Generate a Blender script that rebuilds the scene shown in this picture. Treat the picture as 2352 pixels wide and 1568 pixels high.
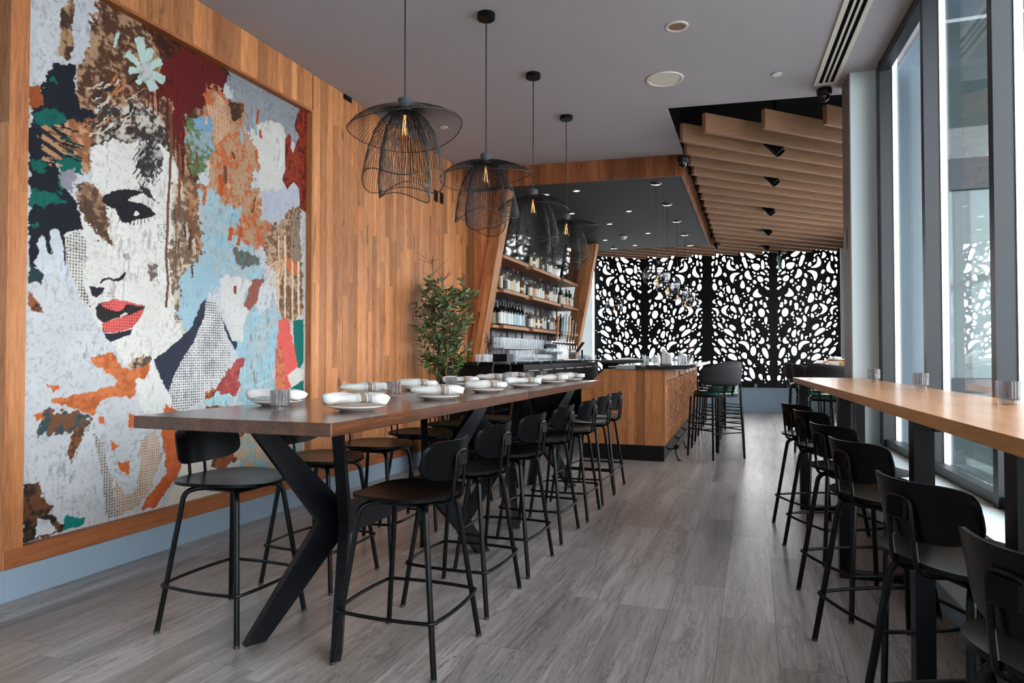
import bpy, bmesh, math, random
import numpy as np
from mathutils import Vector, Matrix, Euler

for o in list(bpy.data.objects):
    bpy.data.objects.remove(o)
SC = bpy.context.scene
COL = SC.collection
PI = math.pi
ORD = ('first', 'second', 'third', 'fourth', 'fifth', 'sixth', 'seventh', 'eighth', 'ninth', 'tenth')

# ------------------------------------------------------------------ camera
CAM_YAW = math.atan(555 / 1568)
CAM_PITCH = math.atan(32 / 1568)
cam_data = bpy.data.cameras.new('camera')
cam_data.lens = 24.0
cam_data.sensor_width = 36.0
cam_data.clip_end = 200
cam = bpy.data.objects.new('camera', cam_data)
COL.objects.link(cam)
cam.location = (0, 0, 1.2)
cam.rotation_euler = (PI / 2 + CAM_PITCH, 0, CAM_YAW)
SC.camera = cam

# ------------------------------------------------------------------ overcast sky
world = bpy.data.worlds.new('overcast_sky')
SC.world = world
world.use_nodes = True
bg = world.node_tree.nodes['Background']
bg.inputs[0].default_value = (0.975, 0.98, 1.0, 1)
bg.inputs[1].default_value = 7.0
SC.view_settings.view_transform = 'Standard'
SC.view_settings.look = 'None'
SC.view_settings.gamma = 1.0
SC.view_settings.use_curve_mapping = False
SC.view_settings.exposure = 0.5
try:
    SC.cycles.max_bounces = 10
    SC.cycles.diffuse_bounces = 5
    SC.cycles.glossy_bounces = 4
    SC.cycles.transmission_bounces = 6
    SC.cycles.transparent_max_bounces = 24
    SC.cycles.sample_clamp_indirect = 6
    SC.cycles.caustics_reflective = False
    SC.cycles.caustics_refractive = False
    SC.cycles.use_denoising = True
    SC.cycles.use_adaptive_sampling = True
    SC.cycles.adaptive_threshold = 0.03
except Exception:
    pass

# ------------------------------------------------------------------ room frame
CEIL = 3.537
XL = -3.437                                   # face of the plank wall
WANG = math.atan(471 / 1568) - CAM_YAW        # the window wall runs 2.8 degrees off the plank wall
WD = Vector((math.sin(WANG), math.cos(WANG), 0))
WN = Vector((-math.cos(WANG), math.sin(WANG), 0))
W0 = Vector((1.02, 6.229, 0))


def W(s, n, z=0.0):
    """s metres along the window wall towards the street door, n metres into the room"""
    p = W0 - WD * s + WN * n
    return (p.x, p.y, z)


def portal(name, s0, s1, z0, z1):
    d = bpy.data.lights.new(name, 'AREA')
    d.shape = 'RECTANGLE'
    d.size = abs(s1 - s0)
    d.size_y = z1 - z0
    d.cycles.is_portal = True
    o = bpy.data.objects.new(name, d)
    COL.objects.link(o)
    c = W((s0 + s1) / 2, -0.06, (z0 + z1) / 2)
    o.location = c
    o.rotation_euler = (PI / 2, 0, math.atan2(WN.y, WN.x) + PI / 2)
    return o


portal('window_daylight_portal', 0.2, 10.4, 0.55, 3.45)

# ------------------------------------------------------------------ helpers: materials


def rgb(r, g, b):
    def f(c):
        c /= 255.0
        return c / 12.92 if c <= 0.04045 else ((c + 0.055) / 1.055) ** 2.4
    return (f(r), f(g), f(b), 1.0)


def new_mat(name):
    m = bpy.data.materials.new(name)
    m.use_nodes = True
    nt = m.node_tree
    return m, nt, nt.nodes['Principled BSDF']


def N(nt, kind, **kw):
    n = nt.nodes.new(kind)
    for k, v in kw.items():
        if k in n.inputs:
            n.inputs[k].default_value = v
        else:
            setattr(n, k, v)
    return n


def plain(name, col, rough=0.5, metal=0.0, spec=0.5, noise=0.0, nscale=20.0, bump=0.0, coat=0.0):
    m, nt, b = new_mat(name)
    b.inputs['Base Color'].default_value = col
    b.inputs['Roughness'].default_value = rough
    b.inputs['Metallic'].default_value = metal
    b.inputs['Specular IOR Level'].default_value = spec
    b.inputs['Coat Weight'].default_value = coat
    if noise or bump:
        tc = N(nt, 'ShaderNodeTexCoord')
        nz = N(nt, 'ShaderNodeTexNoise', Scale=nscale, Detail=4.0)
        nt.links.new(tc.outputs['Object'], nz.inputs['Vector'])
        if noise:
            mr = N(nt, 'ShaderNodeMapRange')
            mr.inputs[3].default_value = 1 - noise
            mr.inputs[4].default_value = 1 + noise
            nt.links.new(nz.outputs['Fac'], mr.inputs[0])
            mx = N(nt, 'ShaderNodeVectorMath', operation='SCALE')
            mx.inputs[0].default_value = col[:3]
            nt.links.new(mr.outputs[0], mx.inputs['Scale'])
            nt.links.new(mx.outputs[0], b.inputs['Base Color'])
        if bump:
            bp = N(nt, 'ShaderNodeBump', Strength=bump, Distance=0.004)
            nt.links.new(nz.outputs['Fac'], bp.inputs['Height'])
            nt.links.new(bp.outputs[0], b.inputs['Normal'])
    return m


def ramp(nt, stops):
    r = N(nt, 'ShaderNodeValToRGB')
    e = r.color_ramp.elements
    e[0].position, e[0].color = stops[0]
    e[1].position, e[1].color = stops[-1]
    for p, c in stops[1:-1]:
        k = e.new(p)
        k.color = c
    return r


def wood(name, dark, mid, light, axis='Z', rough=0.5, vary=0.35, grain=14.0, knots=0.5, spec=0.35, bump=0.12, coat=0.0, streak=0.55, rings=9.0, crack=0.0):
    """procedural timber: the grain runs along axis, every board (object) gets its own tone and its own stretch of grain"""
    m, nt, b = new_mat(name)
    L = nt.links.new
    tc = N(nt, 'ShaderNodeTexCoord')
    oi = N(nt, 'ShaderNodeObjectInfo')
    off = N(nt, 'ShaderNodeVectorMath', operation='SCALE')
    off.inputs[0].default_value = (37.0, 91.0, 53.0)
    L(oi.outputs['Random'], off.inputs['Scale'])
    add = N(nt, 'ShaderNodeVectorMath', operation='ADD')
    L(tc.outputs['Object'], add.inputs[0])
    L(off.outputs[0], add.inputs[1])
    mp = N(nt, 'ShaderNodeMapping')
    k = 0.07
    mp.inputs['Scale'].default_value = {'X': (k, 1, 1), 'Y': (1, k, 1), 'Z': (1, 1, k)}[axis]
    L(add.outputs[0], mp.inputs['Vector'])
    # broad growth figure
    n1 = N(nt, 'ShaderNodeTexNoise', Scale=rings, Detail=3.0, Roughness=0.55, Distortion=0.8)
    L(mp.outputs[0], n1.inputs['Vector'])
    # fine fibres
    n2 = N(nt, 'ShaderNodeTexNoise', Scale=grain * 8, Detail=5.0, Roughness=0.7)
    L(mp.outputs[0], n2.inputs['Vector'])
    mixf = N(nt, 'ShaderNodeMix', data_type='FLOAT')
    mixf.inputs[0].default_value = streak
    L(n1.outputs['Fac'], mixf.inputs[2])
    L(n2.outputs['Fac'], mixf.inputs[3])
    rp = ramp(nt, [(0.3, dark), (0.5, mid), (0.72, light)])
    L(mixf.outputs[0], rp.inputs[0])
    col = rp.outputs[0]
    if knots:
        mk = N(nt, 'ShaderNodeMapping')
        mk.inputs['Scale'].default_value = {'X': (0.3, 1, 1), 'Y': (1, 0.3, 1), 'Z': (1, 1, 0.3)}[axis]
        L(add.outputs[0], mk.inputs['Vector'])
        vo = N(nt, 'ShaderNodeTexNoise', Scale=9.0, Detail=3.0, Roughness=0.6)
        L(mk.outputs[0], vo.inputs['Vector'])
        kr = ramp(nt, [(0.64, (0, 0, 0, 1)), (0.73, (1, 1, 1, 1))])
        L(vo.outputs['Fac'], kr.inputs[0])
        kf = N(nt, 'ShaderNodeMath', operation='MULTIPLY')
        kf.inputs[1].default_value = knots
        L(kr.outputs[0], kf.inputs[0])
        mx = N(nt, 'ShaderNodeMix', data_type='RGBA')
        L(kf.outputs[0], mx.inputs[0])
        L(col, mx.inputs[6])
        mx.inputs[7].default_value = tuple(c * 0.3 for c in dark[:3]) + (1,)
        col = mx.outputs[2]
    if crack:
        wv = N(nt, 'ShaderNodeTexNoise', Scale=6.0, Detail=6.0, Roughness=0.75, Distortion=1.5)
        L(mp.outputs[0], wv.inputs['Vector'])
        sb = N(nt, 'ShaderNodeMath', operation='SUBTRACT')
        sb.inputs[1].default_value = 0.5
        L(wv.outputs['Fac'], sb.inputs[0])
        ab = N(nt, 'ShaderNodeMath', operation='ABSOLUTE')
        L(sb.outputs[0], ab.inputs[0])
        cr = ramp(nt, [(0.0, (1, 1, 1, 1)), (0.014, (0, 0, 0, 1))])
        L(ab.outputs[0], cr.inputs[0])
        cm = N(nt, 'ShaderNodeMath', operation='MULTIPLY')
        cm.inputs[1].default_value = crack
        L(cr.outputs[0], cm.inputs[0])
        mx = N(nt, 'ShaderNodeMix', data_type='RGBA')
        L(cm.outputs[0], mx.inputs[0])
        L(col, mx.inputs[6])
        mx.inputs[7].default_value = tuple(c * 0.45 for c in dark[:3]) + (1,)
        col = mx.outputs[2]
    mr = N(nt, 'ShaderNodeMapRange')
    mr.inputs[3].default_value = 1 - vary
    mr.inputs[4].default_value = 1 + vary * 0.75
    L(oi.outputs['Random'], mr.inputs[0])
    sc = N(nt, 'ShaderNodeVectorMath', operation='SCALE')
    L(col, sc.inputs[0])
    L(mr.outputs[0], sc.inputs['Scale'])
    L(sc.outputs[0], b.inputs['Base Color'])
    b.inputs['Roughness'].default_value = rough
    b.inputs['Specular IOR Level'].default_value = spec
    b.inputs['Coat Weight'].default_value = coat
    b.inputs['Coat Roughness'].default_value = 0.15
    if bump:
        bp = N(nt, 'ShaderNodeBump', Strength=bump, Distance=0.003)
        L(mixf.outputs[0], bp.inputs['Height'])
        L(bp.outputs[0], b.inputs['Normal'])
    return m


def thin_glass(name, tint=(1, 1, 1, 1), rough=0.0, ior=1.45, refl=1.0, body=0.0, body_col=(1, 1, 1, 1)):
    """clear sheet or thin-walled glass: straight transmission plus a Fresnel reflection"""
    m = bpy.data.materials.new(name)
    m.use_nodes = True
    nt = m.node_tree
    nt.nodes.remove(nt.nodes['Principled BSDF'])
    out = nt.nodes['Material Output']
    tr = N(nt, 'ShaderNodeBsdfTransparent', Color=tint)
    gl = N(nt, 'ShaderNodeBsdfGlossy', Roughness=rough)
    fr = N(nt, 'ShaderNodeFresnel', IOR=ior)
    ge = N(nt, 'ShaderNodeNewGeometry')       # the far skin of the sheet is entered from inside: cancel the index flip
    im = N(nt, 'ShaderNodeMapRange')
    im.inputs[3].default_value, im.inputs[4].default_value = ior, 1 / ior
    nt.links.new(ge.outputs['Backfacing'], im.inputs[0])
    nt.links.new(im.outputs[0], fr.inputs['IOR'])
    mu = N(nt, 'ShaderNodeMath', operation='MULTIPLY')
    mu.inputs[1].default_value = refl
    nt.links.new(fr.outputs[0], mu.inputs[0])
    base = tr.outputs[0]
    if body:
        df = N(nt, 'ShaderNodeBsdfDiffuse', Color=body_col)
        m0 = N(nt, 'ShaderNodeMixShader', Fac=body)
        nt.links.new(tr.outputs[0], m0.inputs[1])
        nt.links.new(df.outputs[0], m0.inputs[2])
        base = m0.outputs[0]
    mx = N(nt, 'ShaderNodeMixShader')
    nt.links.new(mu.outputs[0], mx.inputs[0])
    nt.links.new(base, mx.inputs[1])
    nt.links.new(gl.outputs[0], mx.inputs[2])
    nt.links.new(mx.outputs[0], out.inputs['Surface'])
    return m


def glow(name, col, strength):
    m, nt, b = new_mat(name)
    b.inputs['Base Color'].default_value = col
    b.inputs['Emission Color'].default_value = col
    b.inputs['Emission Strength'].default_value = strength
    return m


M = {}
M['wall_wood'] = wood('oak_wall_planks', rgb(116, 66, 36), rgb(186, 122, 76), rgb(216, 158, 110), 'Z', 0.5, 0.36, knots=0.75)
M['frame_wood'] = wood('oak_frame_boards', rgb(124, 70, 38), rgb(176, 112, 66), rgb(202, 142, 94), 'Z', 0.5, 0.12, knots=0.2)
M['frame_wood_y'] = wood('oak_rail_boards', rgb(120, 64, 34), rgb(156, 92, 52), rgb(178, 112, 68), 'Y', 0.5, 0.12, knots=0.2)
M['fascia_wood'] = wood('oak_fascia_boards', rgb(84, 44, 22), rgb(132, 76, 42), rgb(170, 108, 66), 'Z', 0.5, 0.4, knots=0.75)
M['slat_wood'] = wood('oak_slat_veneer', rgb(114, 80, 58), rgb(138, 99, 73), rgb(160, 121, 93), 'X', 0.55, 0.08, grain=10, knots=0.0, rings=5)
M['bar_wood'] = wood('bar_front_boards', rgb(106, 60, 30), rgb(164, 104, 62), rgb(198, 140, 92), 'Z', 0.45, 0.42, knots=0.5)
M['carved_wood'] = wood('carved_bar_wood', rgb(90, 50, 26), rgb(156, 98, 58), rgb(196, 138, 90), 'Z', 0.5, 0.0, grain=10, knots=0.0, rings=14)
M['shelf_wood'] = wood('shelf_oak', rgb(146, 92, 56), rgb(180, 122, 80), rgb(200, 144, 100), 'Y', 0.5, 0.08, knots=0.0)
M['table_wood'] = wood('stained_table_oak', rgb(42, 23, 12), rgb(80, 45, 24), rgb(114, 67, 37), 'Y', 0.2, 0.06, grain=16, knots=0.15, spec=0.5, bump=0.2, coat=0.3)
M['bartop_wood'] = wood('honey_oak_top', rgb(160, 104, 58), rgb(192, 136, 86), rgb(212, 160, 108), 'Y', 0.3, 0.0, grain=12, knots=0.0, spec=0.5, bump=0.15, coat=0.3)
M['floor'] = wood('grey_floor_planks', rgb(98, 92, 89), rgb(142, 135, 131), rgb(184, 176, 171), 'Y', 0.3, 0.2, grain=9, knots=0.25, spec=0.55, bump=0.12, streak=0.45, rings=7, crack=0.8)
M['floor_base'] = plain('floor_underlay', rgb(60, 56, 54), 0.8)
M['ceiling'] = plain('grey_ceiling_paint', rgb(170, 166, 171), 0.8, noise=0.02, nscale=3)
M['white_grille'] = plain('cream_metal', rgb(214, 208, 198), 0.5)
M['soffit'] = plain('charcoal_soffit_paint', rgb(46, 46, 48), 0.7)
M['black_void'] = plain('black_ceiling_void', rgb(5, 5, 6), 0.9, spec=0.1)
M['blue_paint'] = plain('blue_grey_paint', rgb(138, 158, 174), 0.55, noise=0.02)
M['pale_paint'] = plain('pale_mint_paint', rgb(216, 230, 233), 0.6, noise=0.015, nscale=4)
M['jamb_grey'] = plain('taupe_paint', rgb(122, 116, 114), 0.6)
M['black_metal'] = plain('black_powder_coat', rgb(8, 9, 11), 0.34, spec=0.2)
M['black_wire'] = plain('black_wire', rgb(16, 16, 17), 0.5)
M['table_steel'] = plain('black_table_steel', rgb(10, 12, 16), 0.36, spec=0.22)
M['black_ply'] = plain('black_moulded_ply', rgb(5, 5, 6), 0.34, spec=0.16)
M['black_plastic'] = plain('black_plastic', rgb(12, 12, 13), 0.4, spec=0.25)
M['frame_metal'] = plain('anodised_window_frame', rgb(30, 37, 43), 0.4, metal=0.1)
M['cap_white'] = plain('white_mullion_cap', rgb(236, 238, 240), 0.5)
M['charcoal_cap'] = plain('charcoal_lamp_cap', rgb(62, 66, 74), 0.5)
M['chrome'] = plain('chrome', rgb(210, 212, 215), 0.12, metal=1.0)
M['steel'] = plain('brushed_steel', rgb(176, 178, 180), 0.3, metal=0.9)
M['dark_steel'] = plain('dark_steel', rgb(92, 94, 96), 0.35, metal=0.8)
M['white'] = plain('white_plastic', rgb(228, 228, 226), 0.45)
M['ceramic'] = plain('white_ceramic', rgb(236, 234, 230), 0.2, spec=0.6)
M['grey_fabric'] = plain('charcoal_fabric', rgb(44, 44, 46), 0.85, noise=0.2, nscale=160)
M['green_leather'] = plain('dark_green_leather', rgb(14, 62, 52), 0.22, spec=0.7)
M['black_leather'] = plain('black_leather', rgb(18, 20, 22), 0.25, spec=0.6)
M['stone'] = None
M['window_glass'] = thin_glass('window_glass', (0.93, 0.955, 0.965, 1), ior=1.52, refl=1.0)
M['clear_glass'] = thin_glass('clear_glass', (0.95, 0.96, 0.97, 1), ior=1.5, refl=1.2, body=0.04)
M['smoke_glass'] = thin_glass('smoked_ribbed_glass', (0.74, 0.73, 0.74, 1), ior=1.5, refl=1.2, body=0.10, body_col=(0.4, 0.38, 0.38, 1))
M['amber_glass'] = thin_glass('amber_bulb_glass', (1.0, 0.86, 0.68, 1), ior=1.45, refl=1.0)
M['lamp_globe_glass'] = thin_glass('smoked_globe_glass', (0.55, 0.56, 0.58, 1), ior=1.5, refl=1.5)
M['filament'] = glow('glowing_filament', (1.0, 0.5, 0.2, 1), 3.5)
M['downlight'] = glow('downlight_lens', (1.0, 0.95, 0.88, 1), 2.0)
M['mirror_black'] = plain('black_screen_glass', rgb(6, 7, 9), 0.04, spec=0.5)


def dark_stone():
    m, nt, b = new_mat('black_marble')
    tc = N(nt, 'ShaderNodeTexCoord')
    n = N(nt, 'ShaderNodeTexNoise', Scale=1.4, Detail=6.0, Roughness=0.6, Distortion=1.2)
    nt.links.new(tc.outputs['Object'], n.inputs['Vector'])
    sb = N(nt, 'ShaderNodeMath', operation='SUBTRACT')
    sb.inputs[1].default_value = 0.5
    nt.links.new(n.outputs['Fac'], sb.inputs[0])
    ab = N(nt, 'ShaderNodeMath', operation='ABSOLUTE')
    nt.links.new(sb.outputs[0], ab.inputs[0])
    r = ramp(nt, [(0.0, rgb(210, 208, 204)), (0.006, rgb(20, 21, 24)), (0.02, rgb(16, 17, 20))])
    nt.links.new(ab.outputs[0], r.inputs[0])
    nt.links.new(r.outputs[0], b.inputs['Base Color'])
    b.inputs['Roughness'].default_value = 0.07
    b.inputs['Specular IOR Level'].default_value = 0.4
    return m


M['stone'] = dark_stone()


def tile_mat():
    m, nt, b = new_mat('dark_blue_glazed_tile')
    tc = N(nt, 'ShaderNodeTexCoord')
    mp = N(nt, 'ShaderNodeMapping')
    mp.inputs['Rotation'].default_value = (0, PI / 2, PI / 2)
    nt.links.new(tc.outputs['Object'], mp.inputs['Vector'])
    br = N(nt, 'ShaderNodeTexBrick', Scale=9.0)
    br.inputs['Color1'].default_value = rgb(36, 50, 61)
    br.inputs['Color2'].default_value = rgb(56, 74, 88)
    br.inputs['Mortar'].default_value = rgb(26, 34, 42)
    br.inputs['Mortar Size'].default_value = 0.012
    nt.links.new(mp.outputs[0], br.inputs['Vector'])
    n = N(nt, 'ShaderNodeTexNoise', Scale=14.0, Detail=3.0)
    nt.links.new(tc.outputs['Object'], n.inputs['Vector'])
    mx = N(nt, 'ShaderNodeMix', data_type='RGBA', blend_type='MULTIPLY')
    mx.inputs[0].default_value = 0.6
    nt.links.new(br.outputs['Color'], mx.inputs[6])
    nt.links.new(n.outputs['Fac'], mx.inputs[7])
    nt.links.new(mx.outputs[2], b.inputs['Base Color'])
    b.inputs['Roughness'].default_value = 0.18
    bp = N(nt, 'ShaderNodeBump', Strength=0.4, Distance=0.005)
    nt.links.new(n.outputs['Fac'], bp.inputs['Height'])
    nt.links.new(bp.outputs[0], b.inputs['Normal'])
    return m


M['tile'] = tile_mat()

# ------------------------------------------------------------------ helpers: meshes


class MB:
    def __init__(self):
        self.v = []
        self.f = []

    def add(self, vs, fs):
        b = len(self.v)
        self.v += [tuple(p) for p in vs]
        self.f += [tuple(i + b for i in f) for f in fs]
        return self

    def box(self, x0, x1, y0, y1, z0, z1):
        vs = [(x, y, z) for z in (z0, z1) for y in (y0, y1) for x in (x0, x1)]
        return self.add(vs, [(0, 2, 3, 1), (4, 5, 7, 6), (0, 1, 5, 4), (2, 6, 7, 3), (0, 4, 6, 2), (1, 3, 7, 5)])

    def bbox(self, x0, x1, y0, y1, z0, z1, c):
        """box with chamfered upright and top edges"""
        def ring(i, z):
            return [(x0 + c * (1 - 0) + i, y0 + i, z), (x1 - c - i, y0 + i, z), (x1 - i, y0 + c + i, z), (x1 - i, y1 - c - i, z),
                    (x1 - c - i, y1 - i, z), (x0 + c + i, y1 - i, z), (x0 + i, y1 - c - i, z), (x0 + i, y0 + c + i, z)]
        rs = [ring(c * .5, z0), ring(0, z0 + c * .5), ring(0, z1 - c * .5), ring(c * .5, z1)]
        vs = sum(rs, [])
        fs = [tuple(range(7, -1, -1)), tuple(range(24, 32))]
        for k in range(3):
            for i in range(8):
                j = (i + 1) % 8
                fs.append((k * 8 + i, k * 8 + j, k * 8 + 8 + j, k * 8 + 8 + i))
        return self.add(vs, fs)

    def prism(self, poly, z0, z1):
        n = len(poly)
        vs = [(p[0], p[1], z0) for p in poly] + [(p[0], p[1], z1) for p in poly]
        fs = [tuple(range(n - 1, -1, -1)), tuple(range(n, 2 * n))]
        fs += [(i, (i + 1) % n, n + (i + 1) % n, n + i) for i in range(n)]
        return self.add(vs, fs)

    def hexa(self, a, b):
        """solid between two quads of 4 points"""
        vs = list(a) + list(b)
        return self.add(vs, [(3, 2, 1, 0), (4, 5, 6, 7)] + [(i, (i + 1) % 4, 4 + (i + 1) % 4, 4 + i) for i in range(4)])

    def tube(self, pts, r, n=8, closed=False, caps=True):
        pts = [Vector(p) for p in pts]
        k = len(pts)
        rr = r if isinstance(r, (list, tuple)) else [r] * k
        tang = []
        for i in range(k):
            a = pts[(i - 1) % k] if (closed or i > 0) else pts[i]
            c = pts[(i + 1) % k] if (closed or i < k - 1) else pts[i]
            t = (c - a)
            tang.append(t.normalized() if t.length > 1e-9 else Vector((0, 0, 1)))
        up = Vector((0, 0, 1)) if abs(tang[0].z) < 0.9 else Vector((1, 0, 0))
        nrm = (up - tang[0] * up.dot(tang[0])).normalized()
        vs = []
        for i in range(k):
            if i:
                nrm = nrm - tang[i] * nrm.dot(tang[i])
                nrm = nrm.normalized() if nrm.length > 1e-6 else Vector((1, 0, 0))
            bi = tang[i].cross(nrm)
            for j in range(n):
                a = 2 * PI * j / n
                vs.append(pts[i] + (nrm * math.cos(a) + bi * math.sin(a)) * rr[i])
        fs = []
        for i in range(k if closed else k - 1):
            i2 = (i + 1) % k
            for j in range(n):
                j2 = (j + 1) % n
                fs.append((i * n + j, i * n + j2, i2 * n + j2, i2 * n + j))
        if caps and not closed:
            fs.append(tuple(range(n - 1, -1, -1)))
            fs.append(tuple((k - 1) * n + j for j in range(n)))
        return self.add(vs, fs)

    def lathe(self, prof, n=20, c=(0, 0, 0), rib=0.0, ribn=0, caps=True):
        vs = []
        for r, z in prof:
            for j in range(n):
                a = 2 * PI * j / n
                rr = r
                if rib:
                    rr = r * (1 + rib * (1 if j % 2 else -1))
                vs.append((c[0] + rr * math.cos(a), c[1] + rr * math.sin(a), c[2] + z))
        fs = []
        k = len(prof)
        for i in range(k - 1):
            for j in range(n):
                j2 = (j + 1) % n
                fs.append((i * n + j, i * n + j2, (i + 1) * n + j2, (i + 1) * n + j))
        if caps:
            if prof[0][0] > 1e-6:
                fs.append(tuple(range(n - 1, -1, -1)))
            if prof[-1][0] > 1e-6:
                fs.append(tuple((k - 1) * n + j for j in range(n)))
        return self.add(vs, fs)

    def xf(self, mat):
        self.v = [tuple(mat @ Vector(p)) for p in self.v]
        return self

    def mesh(self, name, smooth=False, angle=40):
        me = bpy.data.meshes.new(name)
        me.from_pydata(self.v, [], self.f)
        me.validate(clean_customdata=False)
        bm = bmesh.new()
        bm.from_mesh(me)
        bmesh.ops.recalc_face_normals(bm, faces=bm.faces)
        if smooth:
            lim = math.radians(angle)
            for f in bm.faces:
                f.smooth = True
            for e in bm.edges:
                if len(e.link_faces) == 2 and e.calc_face_angle(0) > lim:
                    e.smooth = False
        bm.to_mesh(me)
        bm.free()
        return me


def link(o, parent=None):
    COL.objects.link(o)
    if parent is not None:
        o.parent = parent
    return o


def O(name, mb, mat, parent=None, smooth=False, angle=40, loc=None, rot=None):
    me = mb if isinstance(mb, bpy.types.Mesh) else mb.mesh(name, smooth, angle)
    if mat is not None and len(me.materials) == 0:
        me.materials.append(M[mat] if isinstance(mat, str) else mat)
    o = bpy.data.objects.new(name, me)
    if loc is not None:
        o.location = loc
    if rot is not None:
        o.rotation_euler = rot
    return link(o, parent)


def tag(o, label=None, cat=None, group=None, kind=None):
    if label:
        o['label'] = label
    if cat:
        o['category'] = cat
    if group:
        o['group'] = group
    if kind:
        o['kind'] = kind
    return o


def T(name, label, cat, loc=(0, 0, 0), rotz=0.0, group=None):
    o = bpy.data.objects.new(name, None)
    o.empty_display_size = 0.1
    o.location = loc
    o.rotation_euler = (0, 0, rotz)
    link(o)
    return tag(o, label, cat, group)


def S(name, mb, mat, parent=None, label=None):
    o = O(name, mb, mat, parent)
    if parent is None:
        o['kind'] = 'structure'
    if label:
        o['label'] = label
    return o


def kids(o):
    return [c for c in bpy.data.objects if c.parent == o]


def dup(root, loc=None, rotz=None, label=None, group=None):
    def cp(o, par):
        c = o.copy()
        COL.objects.link(c)
        c.parent = par
        for ch in o.children:
            cp(ch, c)
        return c
    r = cp(root, None)
    if loc is not None:
        r.location = loc
    if rotz is not None:
        r.rotation_euler = (0, 0, rotz)
    if label:
        r['label'] = label
    if group:
        r['group'] = group
    return r


def arc(cx, cy, r, a0, a1, n):
    return [(cx + r * math.cos(a0 + (a1 - a0) * i / n), cy + r * math.sin(a0 + (a1 - a0) * i / n)) for i in range(n + 1)]


def smooth_path(pts, it=2, closed=False):
    """corner cutting"""
    p = [Vector(q) for q in pts]
    for _ in range(it):
        q = []
        n = len(p)
        if not closed:
            q.append(p[0])
        for i in range(n if closed else n - 1):
            a, b = p[i], p[(i + 1) % n]
            q.append(a * .75 + b * .25)
            q.append(a * .25 + b * .75)
        if not closed:
            q.append(p[-1])
        p = q
    return p


# ================================================================== the setting
rnd = random.Random(7)


def winx(y):
    return W0.x + (W0.y - y) * math.tan(-WANG)


# floor: boards of grey vinyl oak laid along the room, one object each
S('floor', MB().prism([(-5.6, -4.2), (winx(-4.2) + .12, -4.2), (winx(6.3) + .12, 6.3), (2.25, 6.4), (2.25, 15.8), (-5.6, 15.8)], -0.12, -0.006), 'floor', label='grey oak plank floor')
floor = bpy.data.objects['floor']
PW = 0.235
fm = {}
col_i = 0
x = -3.44
while x < 1.8:
    y = 0.7 - rnd.uniform(0, 1.2)
    while y < 15.6:
        ln = 1.52
        xa, xb = x + 0.0008, x + PW - 0.0008
        ya, yb = max(y, 0.3) + 0.0008, min(y + ln, 15.7) - 0.0008
        if yb - ya > 0.05 and xa < winx(yb) + (0.75 if yb > 6.6 else -0.2):
            O('plank', MB().box(xa, xb, ya, yb, -0.006, rnd.uniform(-0.0004, 0.0)), 'floor', floor)
        y += ln
    x += PW

# ------------------------------------------------------------------ plank wall with the mural recess
OY0, OY1, OZ0, OZ1 = 2.409, 4.745, 0.249, 3.215
XB = XL - 0.078
wl = S('wall_left', MB().box(XB - 0.2, XB, 2.36, 15.0, 0, 4.0), 'frame_wood', label='oak plank wall')
# skirting, lower rail, frame boards
S('baseboard_left', MB().box(XB, XL + 0.004, 2.318, 7.12, 0.0, 0.155).box(-5.6, XL + 0.004, 2.30, 2.3175, 0, 0.155), 'blue_paint', label='blue grey painted skirting')
yy = OY0
for ln in (1.05, 1.15, 1.2, 1.1, 0.9):
    y2 = min(yy + ln, 7.1)
    O('rail_board', MB().box(XB, XL, yy + .0006 - (0.09 if yy == OY0 else 0), y2 - .0006, 0.156, OZ0), 'frame_wood_y', wl)
    yy = y2
O('frame_board', MB().box(XB, XL + 0.001, 2.316, OY0, 0.2495, 2.02), 'frame_wood', wl)
O('frame_board', MB().box(XB, XL + 0.001, 2.316, OY0, 2.021, CEIL), 'frame_wood', wl)
# end face of the wall
xx = XL
for k, wdt in enumerate((0.13, 0.16, 0.12, 0.18, 0.14, 0.3, 0.4, 0.4, 0.3)):
    cut = (2.35, 1.1, 2.7, 1.6, 2.2, 1.2, 2.5, 1.4, 2)[k]
    O('plank', MB().box(xx - wdt + .0006, xx - (0.0 if k else .0006), 2.314, 2.36, 0.156, cut), 'wall_wood', wl)
    O('plank', MB().box(xx - wdt + .0006, xx - (0.0 if k else .0006), 2.314, 2.36, cut + .001, CEIL), 'wall_wood', wl)
    xx -= wdt
# header strip boards over the mural
yy = OY0
while yy < OY1 - 0.01:
    w_ = min(rnd.uniform(0.062, 0.11), OY1 - yy)
    if OY1 - yy - w_ < 0.04:
        w_ = OY1 - yy
    O('plank', MB().box(XB, XL - rnd.uniform(0, 0.0015), yy + .0005, yy + w_ - .0005, OZ1 + 0.02, CEIL), 'wall_wood', wl)
    yy += w_
for a, b_ in ((OY0, 3.3), (3.301, 4.1), (4.101, OY1)):
    O('frame_board', MB().box(XB, XL, a, b_, OZ1, OZ1 + 0.0195), 'frame_wood_y', wl)
O('frame_board', MB().box(XB, XL, OY1, OY1 + 0.0195, OZ0 + .0005, 1.9), 'frame_wood', wl)
O('frame_board', MB().box(XB, XL, OY1, OY1 + 0.0195, 1.901, OZ1 + 0.02), 'frame_wood', wl)
# boards right of the mural, random lengths
yy = OY1 + 0.02
while yy < 8.18:
    w_ = min(rnd.uniform(0.058, 0.115), 8.2 - yy)
    zz = OZ0 + .0005
    top = CEIL if yy < 7.85 else 3.3
    cuts = []
    z_ = zz + rnd.uniform(0.3, 1.9)
    while z_ < top - 0.25:
        cuts.append(z_)
        z_ += rnd.uniform(0.7, 2.1)
    for c_ in cuts + [top]:
        O('plank', MB().box(XB, XL - rnd.uniform(0, 0.003), yy + .0005, yy + w_ - .0005, zz, c_ - .0008), 'wall_wood', wl)
        zz = c_
    yy += w_
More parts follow.
